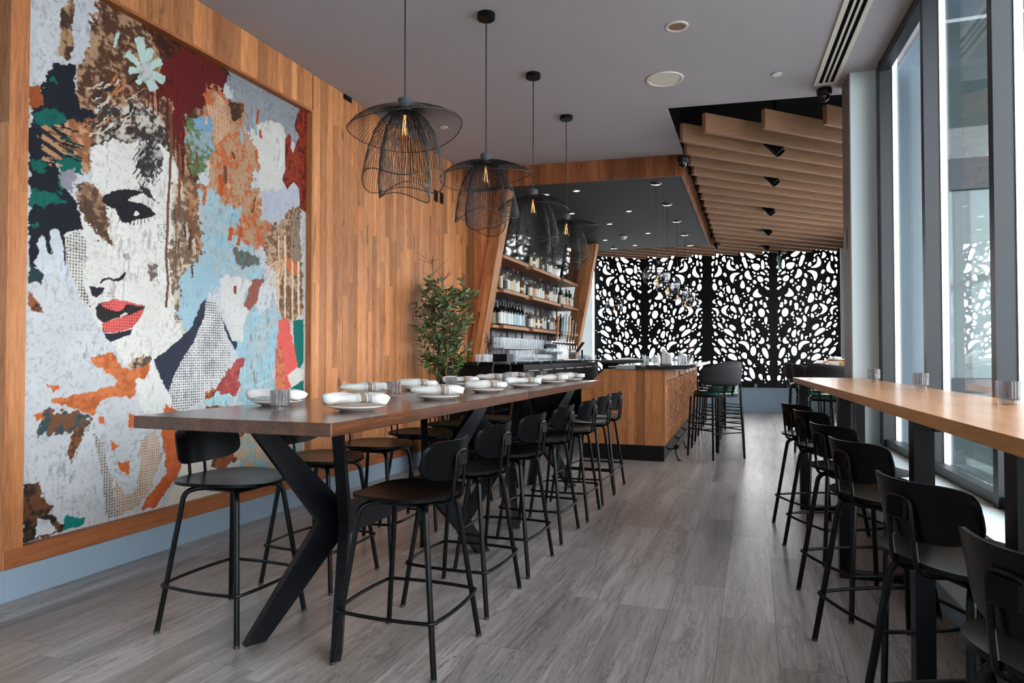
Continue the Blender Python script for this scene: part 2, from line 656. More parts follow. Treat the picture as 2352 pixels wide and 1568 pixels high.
# glazed tile behind the bottles, painted wall past the shelves
S('wall_tile', MB().box(XB, XL + 0.002, 8.2, 12.75, 0.0, 3.3), 'tile', label='dark blue glazed tile wall behind the bottles')
S('wall_bar_end', MB().box(XB, XL, 12.75, 15.17, 0, 3.95), 'pale_paint', label='pale painted wall past the bottle shelves')

# walls out of the picture close the room
S('wall_side', MB().box(-5.75, -5.6, -4.2, 2.36, 0, 4.0), 'pale_paint')
rw = MB().box(-5.75, 2.0, -4.35, -4.2, 0, 4)
S('wall_rear', rw, 'pale_paint')

# ------------------------------------------------------------------ ceiling
RF0, RF1 = (-0.764, 6.538), (0.99, 6.735)         # front edge of the dark recess
SF0, SF1 = (XL, 7.862), (-0.76, 8.096)            # front edge of the bar soffit
cp = [(-5.6, -4.2), (winx(-4.2) + .1, -4.2), (winx(6.3) + .1, 6.3), (1.12, 6.75), RF1, RF0, (-0.762, 8.096), SF0, (XB, 7.86), (XB, 2.37), (-5.6, 2.37)]
S('ceiling', MB().prism(cp, CEIL, CEIL + 0.05), 'ceiling', label='grey painted ceiling')
S('ceiling_void', MB().box(-3.6, 2.25, 6.4, 15.8, 3.96, 4.05), 'black_void', label='black ceiling above the slats')
vl = MB()
vl.hexa([(RF0[0], RF0[1], CEIL + .002), (RF1[0], RF1[1], CEIL + .002), (RF1[0], RF1[1] - .03, CEIL + .052), (RF0[0], RF0[1] - .03, CEIL + .052)],
        [(RF0[0], RF0[1], 3.96), (RF1[0], RF1[1], 3.96), (RF1[0], RF1[1] - .03, 3.96), (RF0[0], RF0[1] - .03, 3.96)])
vl.box(-0.80, -0.764, 6.50, 8.1, CEIL + 0.05, 3.96)
vl.box(0.99, 2.1, 6.70, 6.76, CEIL + .06, 3.96)
S('trim_1', vl, 'black_void', label='black liner of the ceiling recess')
# bar soffit: charcoal underside, oak boards round the edge
so = S('bar_soffit', MB().prism([(XL, 7.885), (-0.785, 8.118), (-0.785, 13.45), (XL, 13.45)], 3.30, 3.96), 'soffit', label='charcoal lowered ceiling over the bar')
d0 = Vector((SF0[0], SF0[1], 0))
d1 = Vector((SF1[0], SF1[1], 0))
du = (d1 - d0).normalized()
dn = Vector((du.y, -du.x, 0))
t_ = 0.0
L_ = (d1 - d0).length
while t_ < L_ - .01:
    w_ = min(rnd.uniform(0.07, 0.13), L_ - t_)
    a, b_ = d0 + du * (t_ + .0006), d0 + du * (t_ + w_ - .0006)
    bk = -dn * 0.022
    q = [a, b_, b_ + bk, a + bk]
    O('plank', MB().hexa([(p.x, p.y, 3.29) for p in q], [(p.x, p.y, CEIL - .001) for p in q]), 'fascia_wood', so)
    t_ += w_
yy = 8.1
while yy < 13.44:
    w_ = min(rnd.uniform(0.07, 0.13), 13.45 - yy)
    O('plank', MB().box(-0.785, -0.763, yy + .0006, yy + w_ - .0006, 3.29, 3.56), 'fascia_wood', so)
    yy += w_
O('fascia_top', MB().box(-0.785, -0.764, 8.11, 13.45, 3.56, 3.96), 'black_void', so)

# ------------------------------------------------------------------ diagonal slat ceiling
sl = T('slat_ceiling', 'rows of diagonal oak slats hung below the black ceiling', 'slat ceiling')
TH = math.radians(46)
dx, dy = math.sin(TH), math.cos(TH)
REG = [(-0.66, 6.63), (0.9, 6.84), (2.06, 6.96), (2.06, 15.25), (-3.40, 15.0), (-3.40, 13.6), (-0.66, 13.6)]


def clip_line(px_, py_, poly):
    hits = []
    n = len(poly)
    for i in range(n):
        ax, ay = poly[i]
        bx, by = poly[(i + 1) % n]
        ex, ey = bx - ax, by - ay
        den = dx * ey - dy * ex
        if abs(den) < 1e-9:
            continue
        t = ((ax - px_) * ey - (ay - py_) * ex) / den
        u = ((ax - px_) * dy - (ay - py_) * dx) / den
        if 0 <= u < 1:
            hits.append(t)
    return sorted(hits)


for k in range(-6, 22):
    yk = 7.319 + 0.4397 * k
    h = clip_line(-0.66, yk, REG)
    for i in range(0, len(h) - 1, 2):
        if h[i + 1] - h[i] < 0.15:
            continue
        ln = h[i + 1] - h[i]
        o = O('slat', MB().bbox(0, ln, -0.024, 0.024, 3.312, 3.492, 0.002), 'slat_wood', sl)
        o.location = (-0.66 + dx * h[i], yk + dy * h[i], 0)
        o.rotation_euler = (0, 0, PI / 2 - TH)
# hangers
for k, (hx, hy) in enumerate([(0.1, 8.0), (0.4, 10.0), (0.4, 12.0), (0.2, 14.0), (-1.8, 14.3)]):
    O('carrier_bar', MB().box(-0.02, 0.02, (-2.2, -2.2, -2.2, -1.3, -0.6)[k], (2.2, 2.2, 2.2, 1.3, 0.6)[k], 3.492, 3.52), 'black_metal', sl, loc=(hx, hy, 0), rot=(0, 0, math.radians(44)))

# ------------------------------------------------------------------ window wall
SB = [0.17, 1.345, 2.45, 3.6, 4.75, 5.9, 7.05, 8.2, 9.35, 10.45]


def wbox(mb, s0, s1, n0, n1, z0, z1):
    a = [W(s0, n0, z0), W(s1, n0, z0), W(s1, n1, z0), W(s0, n1, z0)]
    b_ = [W(s0, n0, z1), W(s1, n0, z1), W(s1, n1, z1), W(s0, n1, z1)]
    return mb.hexa(a, b_)


S('wall_right_low', wbox(MB(), -0.02, 10.6, -0.12, 0.30, 0.0, 0.487), 'pale_paint', label='low pale ledge under the windows')
S('baseboard_right', wbox(MB(), 0.0, 10.6, 0.30, 0.31, 0.0, 0.1), 'blue_paint')
for i in range(len(SB) - 1):
    a, b_ = SB[i], SB[i + 1]
    mb = MB()
    wbox(mb, a - 0.03, a + 0.03, 0.0, 0.075, 0.487, CEIL)           # upright
    wbox(mb, a + 0.03, b_ - 0.03, 0.0, 0.07, CEIL - 0.085, CEIL)    # head
    wbox(mb, a + 0.03, b_ - 0.03, 0.0, 0.06, 0.487, 0.545)          # sill
    wbox(mb, a + 0.03, b_ - 0.03, -0.07, 0.0, 0.487, 0.53)
    wbox(mb, a - 0.025, a + 0.025, -0.012, 0.0, 0.487, CEIL)
    w = S('window_%d' % (i + 1), mb, 'frame_metal', label='tall dark framed window bay')
    O('pane', wbox(MB(), a + 0.0305, b_ - 0.0305, -0.036, -0.028, 0.531, CEIL - 0.0855), 'window_glass', w)
    cap = MB()
    wbox(cap, a - 0.03, a + 0.034, -0.05, -0.0125, 0.487, CEIL)
    O('outer_mullion', cap, 'cap_white', w)
mb = MB()
wbox(mb, SB[-1] - 0.03, SB[-1] + 0.1, -0.1, 0.075, 0.487, CEIL)
wbox(mb, 0.0, SB[0] - 0.03, 0.0, 0.06, 0.487, CEIL)
S('trim_2', mb, 'frame_metal')
# stub wall that ends the window bay
st = MB()
st.hexa([W(0, 0, 0), W(0, .253, 0), W(-.33, .253, 0), W(-.33, 0, 0)], [W(0, 0, CEIL), W(0, .253, CEIL), W(-.33, .253, CEIL + .4), W(-.33, 0, CEIL + .4)])
wst = S('wall_stub', st, 'pale_paint', label='pale pillar at the end of the window bay')
O('end_cladding', wbox(MB(), -0.33, -0.0, 0.2535, 0.262, 0.0, CEIL - 0.001), 'jamb_grey', wst)
O('black_strip', wbox(MB(), 0.0005, 0.006, 0.2, 0.258, 0.0, 0.9), 'black_metal', wst)
O('latch_plate', wbox(MB(), -0.18, -0.15, 0.2625, 0.266, 2.10, 2.28), 'black_plastic', wst)
S('wall_alcove', MB().box(1.03, 1.49, 6.42, 6.56, 0, 4.0).box(1.49, 2.25, 6.42, 6.56, 3.6, 4.0).box(1.49, 2.25, 6.42, 6.56, 0, 0.3), 'pale_paint')
# alcove windows beyond the stub
aw = MB().box(2.1, 2.25, 6.56, 15.6, 0, 0.5).box(2.1, 2.25, 6.56, 15.6, 3.25, 4.0).box(2.1, 2.25, 12.9, 15.6, 0.5, 3.25)
for yk in (6.6, 8.7, 10.8):
    aw.box(2.1, 2.25, yk, yk + 0.09, 0.5, 3.25)
S('wall_alcove_side', aw, 'pale_paint')
w = S('window_20', MB().box(2.14, 2.2, 6.69, 8.7, 1.95, 2.01).box(2.14, 2.2, 8.79, 10.8, 1.95, 2.01).box(2.14, 2.2, 10.89, 12.9, 1.95, 2.01), 'frame_metal')
for y0_, y1_ in ((6.69, 8.7), (8.79, 10.8), (10.89, 12.9)):
    O('pane', MB().box(2.15, 2.156, y0_, y1_, 0.5, 1.949), 'window_glass', w)
    O('pane', MB().box(2.15, 2.156, y0_, y1_, 2.011, 3.25), 'window_glass', w)

# ------------------------------------------------------------------ back wall: low wall, cut metal screens, posts
BO = Vector((0.2, 15.39, 0))
BE = Vector((math.cos(WANG), -math.sin(WANG), 0))
BZ = math.atan2(BE.y, BE.x)


def Bk(t, n, z):
    p = BO + BE * t - WD * n
    return (p.x, p.y, z)


def bbx(mb, t0, t1, n0, n1, z0, z1):
    return mb.hexa([Bk(t0, n0, z0), Bk(t1, n0, z0), Bk(t1, n1, z0), Bk(t0, n1, z0)], [Bk(t0, n0, z1), Bk(t1, n0, z1), Bk(t1, n1, z1), Bk(t0, n1, z1)])


S('wall_back', bbx(MB(), -3.63, 2.0, -0.2, 0.0, 0.0, 0.49), 'blue_paint', label='low blue grey wall under the cut metal screens')
S('trim_3', bbx(MB(), -3.63, 2.0, -0.2, 0.02, 0.4905, 0.51), 'blue_paint', label='sill board on the low back wall')
S('wall_back_head', bbx(MB(), -3.63, 2.0, -0.2, -0.05, 3.62, 4.0), 'black_void')
S('wall_back_side', bbx(MB(), 1.51, 1.95, -0.16, -0.02, 0.511, 3.61), 'pale_paint')
bw = S('window_30', bbx(MB(), -3.55, 1.55, -0.2, -0.17, 3.45, 3.6), 'frame_metal')
for tc_ in (-2.50, -1.14, 0.24):
    bbx_ = bbx(MB(), tc_ - .03, tc_ + .03, -0.2, -0.17, 0.511, 3.62)
    O('upright', bbx_, 'black_metal', bw)


def blob_field(seed, wid, hei):
    """organic holes, dense, stretched along slanting flow lines that leave dark veins free"""
    r = random.Random(seed)
    cell = 0.008
    nx, nz = int(wid / cell), int(hei / cell)
    gx, gz = np.meshgrid((np.arange(nx) + .5) * cell, (np.arange(nz) + .5) * cell, indexing='ij')
    occ = np.zeros((nx, nz), bool)
    # veins fan up and out from the right-hand edge
    for (x0, z0, x1, z1, hw) in ((1.05, 0.25, 0.55, 1.25, .02), (0.55, 1.25, 0.0, 1.95, .02), (1.1, 1.05, 0.52, 2.15, .02), (0.45, 0.05, 0.0, 0.7, .02), (1.12, 1.9, 0.5, 2.75, .02), (0.62, 0.72, 0.2, 1.05, .012), (0.72, 1.78, 0.28, 2.2, .012)):
        ex, ez = x1 - x0, z1 - z0
        L2 = ex * ex + ez * ez
        t = np.clip(((gx - x0) * ex + (gz - z0) * ez) / L2, 0, 1)
        bend = 0.06 * np.sin(t * PI)
        d = np.hypot(gx - (x0 + t * ex) + bend, gz - (z0 + t * ez))
        occ |= d < hw * (1.2 - .5 * t)
    out = []
    mar = 0.034
    sizes = [(0.074, 45), (0.058, 130), (0.046, 300), (0.035, 500), (0.025, 700), (0.016, 800), (0.011, 500)]
    for size, tries in sizes:
        for _ in range(tries):
            cx, cz = r.uniform(0.01, wid - 0.01), r.uniform(0.01, hei - 0.01)
            if occ[min(nx - 1, int(cx / cell)), min(nz - 1, int(cz / cell))]:
                continue
            ang = math.radians(118) + 0.5 * math.sin(cx * 3.1 + cz * 1.7) + r.gauss(0, .32)
            if size < .02:
                ang = r.uniform(0, PI)
            el = r.uniform(1.3, 3.1) if size > .02 else r.uniform(1, 1.7)
            a, b_ = size * math.sqrt(el), size / math.sqrt(el)
            curv = r.uniform(-.85, .85) if r.random() < .6 else 0
            taper = r.uniform(-.45, .45)
            pin = r.uniform(0, .4) if r.random() < .4 else 0
            n = 16 if size > .03 else (12 if size > .016 else 9)
            pts = []
            for k in range(n):
                th = 2 * PI * k / n
                u, v = a * math.cos(th), b_ * math.sin(th)
                v *= (1 + taper * math.cos(th)) * (1 - pin * math.exp(-(u / (a * .4)) ** 2))
                v += curv * (u * u / a - a * .4)
                pts.append((cx + u * math.cos(ang) - v * math.sin(ang), cz + u * math.sin(ang) + v * math.cos(ang)))
            xs, zs = [p[0] for p in pts], [p[1] for p in pts]
            if min(xs) < 0 or max(xs) > wid or min(zs) < 0 or max(zs) > hei:
                continue
            i0, i1 = max(0, int((min(xs) - .02) / cell)), min(nx, int((max(xs) + .02) / cell) + 1)
            j0, j1 = max(0, int((min(zs) - .02) / cell)), min(nz, int((max(zs) + .02) / cell) + 1)
            X, Z = gx[i0:i1, j0:j1], gz[i0:i1, j0:j1]
            ins = np.zeros(X.shape, bool)
            dmin = np.full(X.shape, 9.0)
            for k in range(n):
                ax, az = pts[k]
                bx, bz = pts[(k + 1) % n]
                cond = ((az > Z) != (bz > Z)) & (X < (bx - ax) * (Z - az) / (bz - az + 1e-12) + ax)
                ins ^= cond
                ex, ez = bx - ax, bz - az
                t = np.clip(((X - ax) * ex + (Z - az) * ez) / (ex * ex + ez * ez + 1e-12), 0, 1)
                dmin = np.minimum(dmin, np.hypot(X - ax - t * ex, Z - az - t * ez))
            big = ins | (dmin < mar)
            if (big & occ[i0:i1, j0:j1]).any():
                continue
            occ[i0:i1, j0:j1] |= ins | (dmin < 0.002)
            out.append(pts)
    return out


def screen_mesh(holes, wid, hei, mx, mz, mirror, tw):
    cu = bpy.data.curves.new('cut', 'CURVE')
    cu.dimensions = '2D'
    cu.fill_mode = 'BOTH'
    cu.extrude = 0.003

    def spl(pts):
        sp = cu.splines.new('POLY')
        sp.points.add(len(pts) - 1)
        for p, q in zip(sp.points, pts):
            p.co = (q[0], q[1], 0, 1)
        sp.use_cyclic_u = True
    thh = hei + 2 * mz
    spl([(0, 0), (tw, 0), (tw, thh), (0, thh)])
    for h in holes:
        pts = [((wid - p[0] if mirror else p[0]) + mx, p[1] + mz) for p in h]
        spl(pts)
    ob = bpy.data.objects.new('cut', cu)
    COL.objects.link(ob)
    dg = bpy.context.evaluated_depsgraph_get()
    me = bpy.data.meshes.new_from_object(ob.evaluated_get(dg))
    bpy.data.objects.remove(ob)
    me.name = 'screen_sheet'
    me.transform(Matrix.Rotation(PI / 2, 4, 'X'))
    return me


HB = blob_field(3, 1.19, 2.86)
for k, (t0, t1) in enumerate(((-3.62, -2.51), (-2.507, -1.153), (-1.15, 0.227), (0.23, 1.50))):
    hb = HB if k else [h for h in HB if min(p[0] for p in h) > 0.14]
    me = screen_mesh(hb, 1.19, 2.86, (t1 - t0 - 1.19) / 2 if k else -0.12, 0.10, k % 2 == 1, t1 - t0)
    scn = T('cut_metal_screen', ['black cut metal screen standing next to the bottle shelves', 'black cut metal screen behind the row of globe pendants', 'black cut metal screen behind the bar stools', 'black cut metal screen with a green exit sign hung in front'][k], 'screen', Bk(t0, -0.075, 0.5105), BZ, 'cut metal screens along the back wall')
    sheet = O('sheet', me, 'black_metal', scn)
    O('edge_post', MB().box(0.0, 0.035, 0.006, 0.09, 0, 3.06), 'black_metal', scn)
    O('edge_post', MB().box(t1 - t0 - 0.035, t1 - t0, 0.006, 0.09, 0, 3.06), 'black_metal', scn)

xx_ = XL + .0005
for w_ in (0.085, 0.09, 0.095, 0.09, 0.09):
    zb_ = 1.128 + max(0, (xx_ + 3.43) / .186 - .04)
    O('plank', MB().box(xx_, xx_ + w_ - .0008, 8.03, 8.06, zb_, 3.284), 'wall_wood', wl)
    xx_ += w_

# ------------------------------------------------------------------ mural: torn-poster collage printed on one flat panel (wall metres: along, up)
MURAL = [
    ('s',(204, 207, 210),(128, 130, 136),0,[(2.289,3.599),(5.070,5.492),(5.131,-1.018),(2.342,-0.046)]),
    ('s',(150, 154, 160),(96, 98, 104),25,[(3.746,3.242),(4.839,3.282),(4.723,2.952),(4.394,2.855),(4.053,2.851),(3.916,3.060)]),
    ('f',(216, 215, 208),(0, 0, 0),20,[(4.076,2.891),(4.393,3.026),(4.527,2.894),(4.514,2.575),(4.400,2.343),(4.200,2.303),(4.149,2.619)]),
    ('s',(190, 194, 206),(150, 150, 170),20,[(4.199,2.434),(4.669,2.577),(4.672,2.327),(4.401,2.207),(4.225,2.241)]),
    ('t',(178, 140, 110),(84, 54, 38),30,[(2.777,3.041),(2.867,3.385),(3.437,3.401),(3.830,3.152),(3.632,2.749),(3.562,2.202),(3.383,2.081),(3.149,2.222),(2.912,2.167),(2.773,2.378),(2.682,2.423),(2.691,2.666),(2.702,2.814)]),
    ('t',(200, 190, 178),(60, 52, 46),25,[(2.837,2.596),(3.142,2.754),(3.341,2.629),(3.379,2.360),(3.213,2.210),(3.056,2.279),(2.884,2.185),(2.813,2.316)]),
    ('s',(198, 202, 210),(140, 142, 150),12,[(2.683,3.287),(2.786,3.342),(2.778,2.943),(2.728,2.800),(2.684,2.807)]),
    ('t',(176, 138, 104),(70, 50, 40),8,[(2.611,3.060),(2.684,3.191),(2.683,2.878),(2.664,2.798),(2.602,2.808)]),
    ('t',(96, 48, 26),(58, 26, 16),18,[(3.010,3.513),(3.435,3.572),(3.827,3.337),(3.872,3.184),(3.749,2.969),(3.516,2.944),(3.302,3.032),(3.136,3.206)]),
    ('f',(100, 24, 22),(0, 0, 0),14,[(3.275,3.021),(3.439,3.202),(3.665,3.239),(3.829,3.183),(3.797,3.032),(3.707,3.045),(3.630,2.897),(3.517,2.814),(3.471,2.698),(3.382,2.653),(3.359,2.817),(3.271,2.821),(3.204,2.871)]),
    ('f',(96, 26, 22),(0, 0, 0),3,[(3.354,2.675),(3.389,2.686),(3.382,2.515),(3.365,2.510)]),
    ('f',(96, 26, 22),(0, 0, 0),3,[(3.388,2.728),(3.431,2.742),(3.426,2.287),(3.405,2.282)]),
    ('f',(96, 26, 22),(0, 0, 0),3,[(3.428,2.713),(3.463,2.724),(3.459,2.352),(3.441,2.347)]),
    ('f',(96, 26, 22),(0, 0, 0),3,[(3.311,2.814),(3.332,2.821),(3.330,2.570),(3.320,2.567)]),
    ('f',(96, 26, 22),(0, 0, 0),3,[(3.231,2.867),(3.257,2.877),(3.253,2.697),(3.239,2.693)]),
    ('f',(96, 26, 22),(0, 0, 0),3,[(3.195,2.867),(3.214,2.874),(3.212,2.692),(3.202,2.688)]),
    ('f',(96, 26, 22),(0, 0, 0),3,[(3.495,2.850),(3.517,2.858),(3.513,2.712),(3.502,2.708)]),
    ('f',(96, 26, 22),(0, 0, 0),3,[(3.166,2.870),(3.179,2.874),(3.178,2.712),(3.171,2.710)]),
    ('f',(24, 28, 38),(0, 0, 0),14,[(2.447,2.473),(2.523,2.523),(2.522,2.648),(2.591,2.773),(2.695,2.787),(2.681,2.697),(2.723,2.581),(2.837,2.576),(2.878,2.570),(2.784,2.524),(2.669,2.443),(2.608,2.400),(2.586,2.230),(2.649,2.129),(2.720,2.038),(2.766,1.939),(2.760,1.817),(2.678,1.785),(2.655,1.660),(2.617,1.771),(2.535,1.691),(2.459,1.636)]),
    ('f',(158, 82, 40),(0, 0, 0),10,[(2.445,2.574),(2.511,2.598),(2.535,2.515),(2.447,2.471)]),
    ('l',(186, 140, 104),(30, 34, 42),12,[(2.502,2.390),(2.669,2.455),(2.716,2.362),(2.692,2.254),(2.540,2.200),(2.508,2.278)]),
    ('t',(196, 150, 116),(150, 96, 62),16,[(2.644,2.459),(2.784,2.504),(2.813,2.365),(2.775,2.208),(2.710,2.240),(2.683,2.352)]),
    ('f',(14, 98, 88),(0, 0, 0),14,[(2.460,2.471),(2.619,2.516),(2.657,2.451),(2.548,2.400),(2.461,2.399)]),
    ('f',(14, 98, 88),(0, 0, 0),14,[(2.594,2.228),(2.671,2.282),(2.748,2.284),(2.739,2.204),(2.648,2.181)]),
    ('f',(14, 98, 88),(0, 0, 0),14,[(2.464,2.193),(2.532,2.234),(2.538,2.171),(2.483,2.153)]),
    ('f',(14, 98, 88),(0, 0, 0),14,[(2.457,2.061),(2.601,2.071),(2.662,2.038),(2.531,1.975),(2.458,1.972)]),
    ('f',(14, 98, 88),(0, 0, 0),14,[(2.563,2.692),(2.592,2.710),(2.597,2.654),(2.568,2.666)]),
    ('f',(14, 98, 88),(0, 0, 0),14,[(2.623,2.182),(2.672,2.206),(2.669,2.110),(2.613,2.074)]),
    ('f',(14, 98, 88),(0, 0, 0),14,[(2.460,1.860),(2.509,1.880),(2.499,1.844)]),
    ('s',(150, 146, 156),(110, 106, 116),12,[(2.624,2.170),(2.710,2.228),(2.719,2.146),(2.674,2.088),(2.637,2.103)]),
    ('s',(226, 224, 218),(176, 160, 140),8,[(2.794,2.348),(2.942,2.453),(3.054,2.461),(3.193,2.529),(3.360,2.495),(3.469,2.268),(3.546,1.996),(3.637,1.717),(3.578,1.493),(3.463,1.307),(3.292,1.176),(3.163,1.121),(3.041,1.125),(2.958,1.240),(2.853,1.375),(2.759,1.503),(2.693,1.617),(2.654,1.765),(2.652,1.859),(2.759,1.889),(2.726,2.027),(2.789,2.138),(2.806,2.241)]),
    ('t',(206, 186, 162),(120, 100, 84),22,[(3.362,2.300),(3.524,2.281),(3.644,1.717),(3.534,1.476),(3.445,1.329),(3.372,1.522)]),
    ('t',(160, 124, 94),(86, 64, 50),14,[(2.719,2.122),(2.824,2.171),(2.902,2.039),(2.915,1.916),(2.950,1.846),(2.855,1.861),(2.779,1.953),(2.731,2.029)]),
    ('h',(220, 216, 208),(70, 62, 58),6,[(2.653,1.836),(2.728,1.884),(2.780,1.820),(2.757,1.623),(2.826,1.435),(2.759,1.503),(2.693,1.617),(2.659,1.731)]),
    ('t',(200, 170, 140),(90, 74, 62),16,[(3.070,1.190),(3.210,1.203),(3.227,1.136),(3.102,1.111),(3.026,1.133)]),
    ('t',(180, 174, 168),(60, 56, 54),18,[(3.114,2.479),(3.241,2.570),(3.303,2.396),(3.196,2.247),(3.110,2.345)]),
    ('f',(34, 33, 36),(0, 0, 0),3,[(2.868,2.077),(2.879,2.109),(2.946,2.155),(3.057,2.190),(3.156,2.200),(3.112,2.172),(3.058,2.141),(3.034,2.113),(2.976,2.085),(2.947,2.048),(2.899,2.056)]),
    ('f',(30, 30, 34),(0, 0, 0),4,[(2.941,2.073),(2.984,2.107),(3.058,2.123),(3.135,2.126),(3.198,2.105),(3.247,2.077),(3.199,2.046),(3.120,2.023),(3.054,1.984),(3.000,1.992),(2.971,2.023)]),
    ('f',(50, 46, 44),(0, 0, 0),8,[(3.111,2.245),(3.187,2.226),(3.220,2.171),(3.293,2.132),(3.220,2.152),(3.150,2.175)]),
    ('f',(232, 230, 226),(0, 0, 0),1,[(3.080,2.039),(3.092,2.067),(3.111,2.063),(3.123,2.052),(3.099,2.037)]),
    ('f',(224, 222, 216),(0, 0, 0),3,[(3.040,2.114),(3.112,2.161),(3.197,2.169),(3.293,2.135),(3.214,2.113),(3.135,2.124)]),
    ('f',(36, 36, 46),(0, 0, 0),1,[(2.797,1.589),(2.842,1.583),(2.897,1.586),(2.876,1.552),(2.843,1.527),(2.813,1.536)]),
    ('f',(36, 36, 46),(0, 0, 0),1,[(2.858,1.612),(2.880,1.636),(2.924,1.651),(2.953,1.642),(2.987,1.653),(3.016,1.682),(3.025,1.693),(3.034,1.686),(3.017,1.651),(2.982,1.632),(2.947,1.628),(2.919,1.638),(2.891,1.625),(2.869,1.605)]),
    ('f',(46, 40, 40),(0, 0, 0),2,[(2.836,1.465),(2.860,1.496),(2.949,1.517),(3.066,1.513),(3.171,1.500),(3.159,1.475),(3.067,1.436),(2.956,1.412),(2.894,1.384),(2.850,1.407)]),
    ('h',(232, 104, 98),(150, 50, 54),1,[(2.863,1.494),(2.910,1.504),(2.943,1.525),(3.024,1.523),(3.121,1.507),(3.165,1.497),(3.036,1.501),(3.016,1.471),(2.973,1.453),(2.935,1.461),(2.893,1.473)]),
    ('h',(234, 106, 100),(150, 50, 54),1,[(2.878,1.383),(2.956,1.409),(3.067,1.441),(3.165,1.486),(3.141,1.432),(3.083,1.366),(2.994,1.337),(2.901,1.329),(2.881,1.349)]),
    ('f',(228, 226, 220),(0, 0, 0),1,[(2.993,1.432),(3.037,1.455),(3.049,1.445),(3.002,1.424)]),
    ('f',(40, 40, 52),(0, 0, 0),2,[(2.875,1.358),(2.901,1.327),(2.986,1.332),(3.080,1.358),(3.066,1.324),(2.986,1.296),(2.938,1.273),(2.904,1.300)]),
    ('f',(118, 78, 54),(0, 0, 0),2,[(3.336,2.794),(3.356,2.802),(3.366,2.553),(3.346,2.547)]),
    ('f',(118, 78, 54),(0, 0, 0),2,[(3.346,2.547),(3.366,2.553),(3.344,2.157),(3.323,2.152)]),
    ('f',(118, 78, 54),(0, 0, 0),2,[(3.323,2.152),(3.344,2.157),(3.334,1.823),(3.314,1.820)]),
    ('f',(118, 78, 54),(0, 0, 0),2,[(3.314,1.820),(3.334,1.823),(3.350,1.658),(3.330,1.656)]),
    ('f',(118, 78, 54),(0, 0, 0),2,[(3.330,1.656),(3.350,1.658),(3.335,1.503),(3.315,1.501)]),
    ('f',(118, 78, 54),(0, 0, 0),2,[(3.411,2.566),(3.434,2.573),(3.434,2.260),(3.411,2.255)]),
    ('f',(118, 78, 54),(0, 0, 0),2,[(3.411,2.255),(3.434,2.260),(3.433,2.090),(3.410,2.086)]),
    ('f',(118, 78, 54),(0, 0, 0),2,[(3.390,2.166),(3.401,2.169),(3.407,1.692),(3.396,1.691)]),
    ('t',(196, 106, 62),(186, 150, 118),26,[(3.629,3.015),(3.768,3.052),(3.874,3.013),(4.005,3.044),(4.035,2.845),(4.123,2.808),(4.172,2.724),(4.150,2.554),(4.081,2.440),(4.199,2.434),(4.201,2.237),(4.428,2.177),(4.403,2.050),(4.017,1.973),(3.843,2.030),(3.719,2.115),(3.668,2.314),(3.673,2.583),(3.613,2.743)]),
    ('h',(224, 184, 150),(130, 60, 36),4,[(3.630,2.912),(3.709,2.910),(3.748,3.014),(3.853,2.975),(3.868,2.793),(3.752,2.666),(3.712,2.684),(3.670,2.836)]),
    ('t',(104, 68, 44),(70, 44, 30),12,[(3.852,3.021),(3.996,3.025),(3.984,2.925),(3.897,2.865)]),
    ('t',(150, 170, 176),(96, 120, 70),20,[(3.481,2.759),(3.690,2.828),(3.712,2.654),(3.636,2.425),(3.522,2.396),(3.465,2.582)]),
    ('f',(126, 166, 196),(0, 0, 0),12,[(3.540,2.784),(3.690,2.843),(3.703,2.742),(3.556,2.702)]),
    ('t',(186, 140, 108),(120, 84, 60),22,[(3.468,2.382),(3.637,2.336),(3.581,2.177),(3.642,1.953),(3.723,1.726),(3.567,1.825),(3.490,2.044)]),
    ('t',(196, 160, 130),(120, 90, 66),20,[(4.202,2.105),(4.671,2.434),(4.720,1.544),(4.410,1.441),(4.406,1.798),(4.263,1.916)]),
    ('f',(206, 110, 66),(0, 0, 0),10,[(4.430,2.006),(4.676,1.934),(4.677,1.827),(4.457,1.900)]),
    ('f',(224, 200, 176),(0, 0, 0),4,[(4.465,2.149),(4.497,2.154),(4.499,1.359),(4.480,1.358)]),
    ('f',(224, 200, 176),(0, 0, 0),4,[(4.559,2.165),(4.587,2.169),(4.589,1.361),(4.573,1.361)]),
    ('f',(224, 200, 176),(0, 0, 0),4,[(4.634,2.177),(4.668,2.183),(4.669,1.363),(4.649,1.363)]),
    ('f',(224, 200, 176),(0, 0, 0),4,[(4.392,2.137),(4.412,2.140),(4.417,1.356),(4.404,1.356)]),
    ('t',(74, 64, 56),(150, 130, 112),10,[(4.549,2.303),(4.671,2.398),(4.687,1.971),(4.575,1.956)]),
    ('t',(152, 192, 206),(170, 186, 190),22,[(3.580,2.294),(3.716,2.336),(3.840,2.260),(4.014,2.265),(3.927,2.122),(3.842,2.107),(4.156,1.967),(4.214,1.909),(4.230,1.779),(4.122,1.639),(4.161,1.512),(4.408,1.594),(4.489,1.393),(4.413,1.119),(4.215,0.991),(4.027,1.093),(3.894,1.249),(4.024,1.440),(3.890,1.589),(3.825,1.737),(3.764,1.700),(3.675,1.780),(3.622,1.950)]),
    ('s',(156, 190, 204),(190, 186, 180),26,[(3.458,1.726),(3.642,1.894),(3.784,1.732),(3.685,1.573),(3.591,1.421),(3.481,1.330),(3.418,1.469)]),
    ('t',(120, 90, 74),(90, 110, 110),12,[(3.907,1.978),(4.156,1.935),(4.205,1.875),(4.019,1.836),(3.921,1.871)]),
    ('f',(150, 90, 78),(0, 0, 0),8,[(4.111,1.767),(4.230,1.779),(4.160,1.609),(4.045,1.505),(4.013,1.551)]),
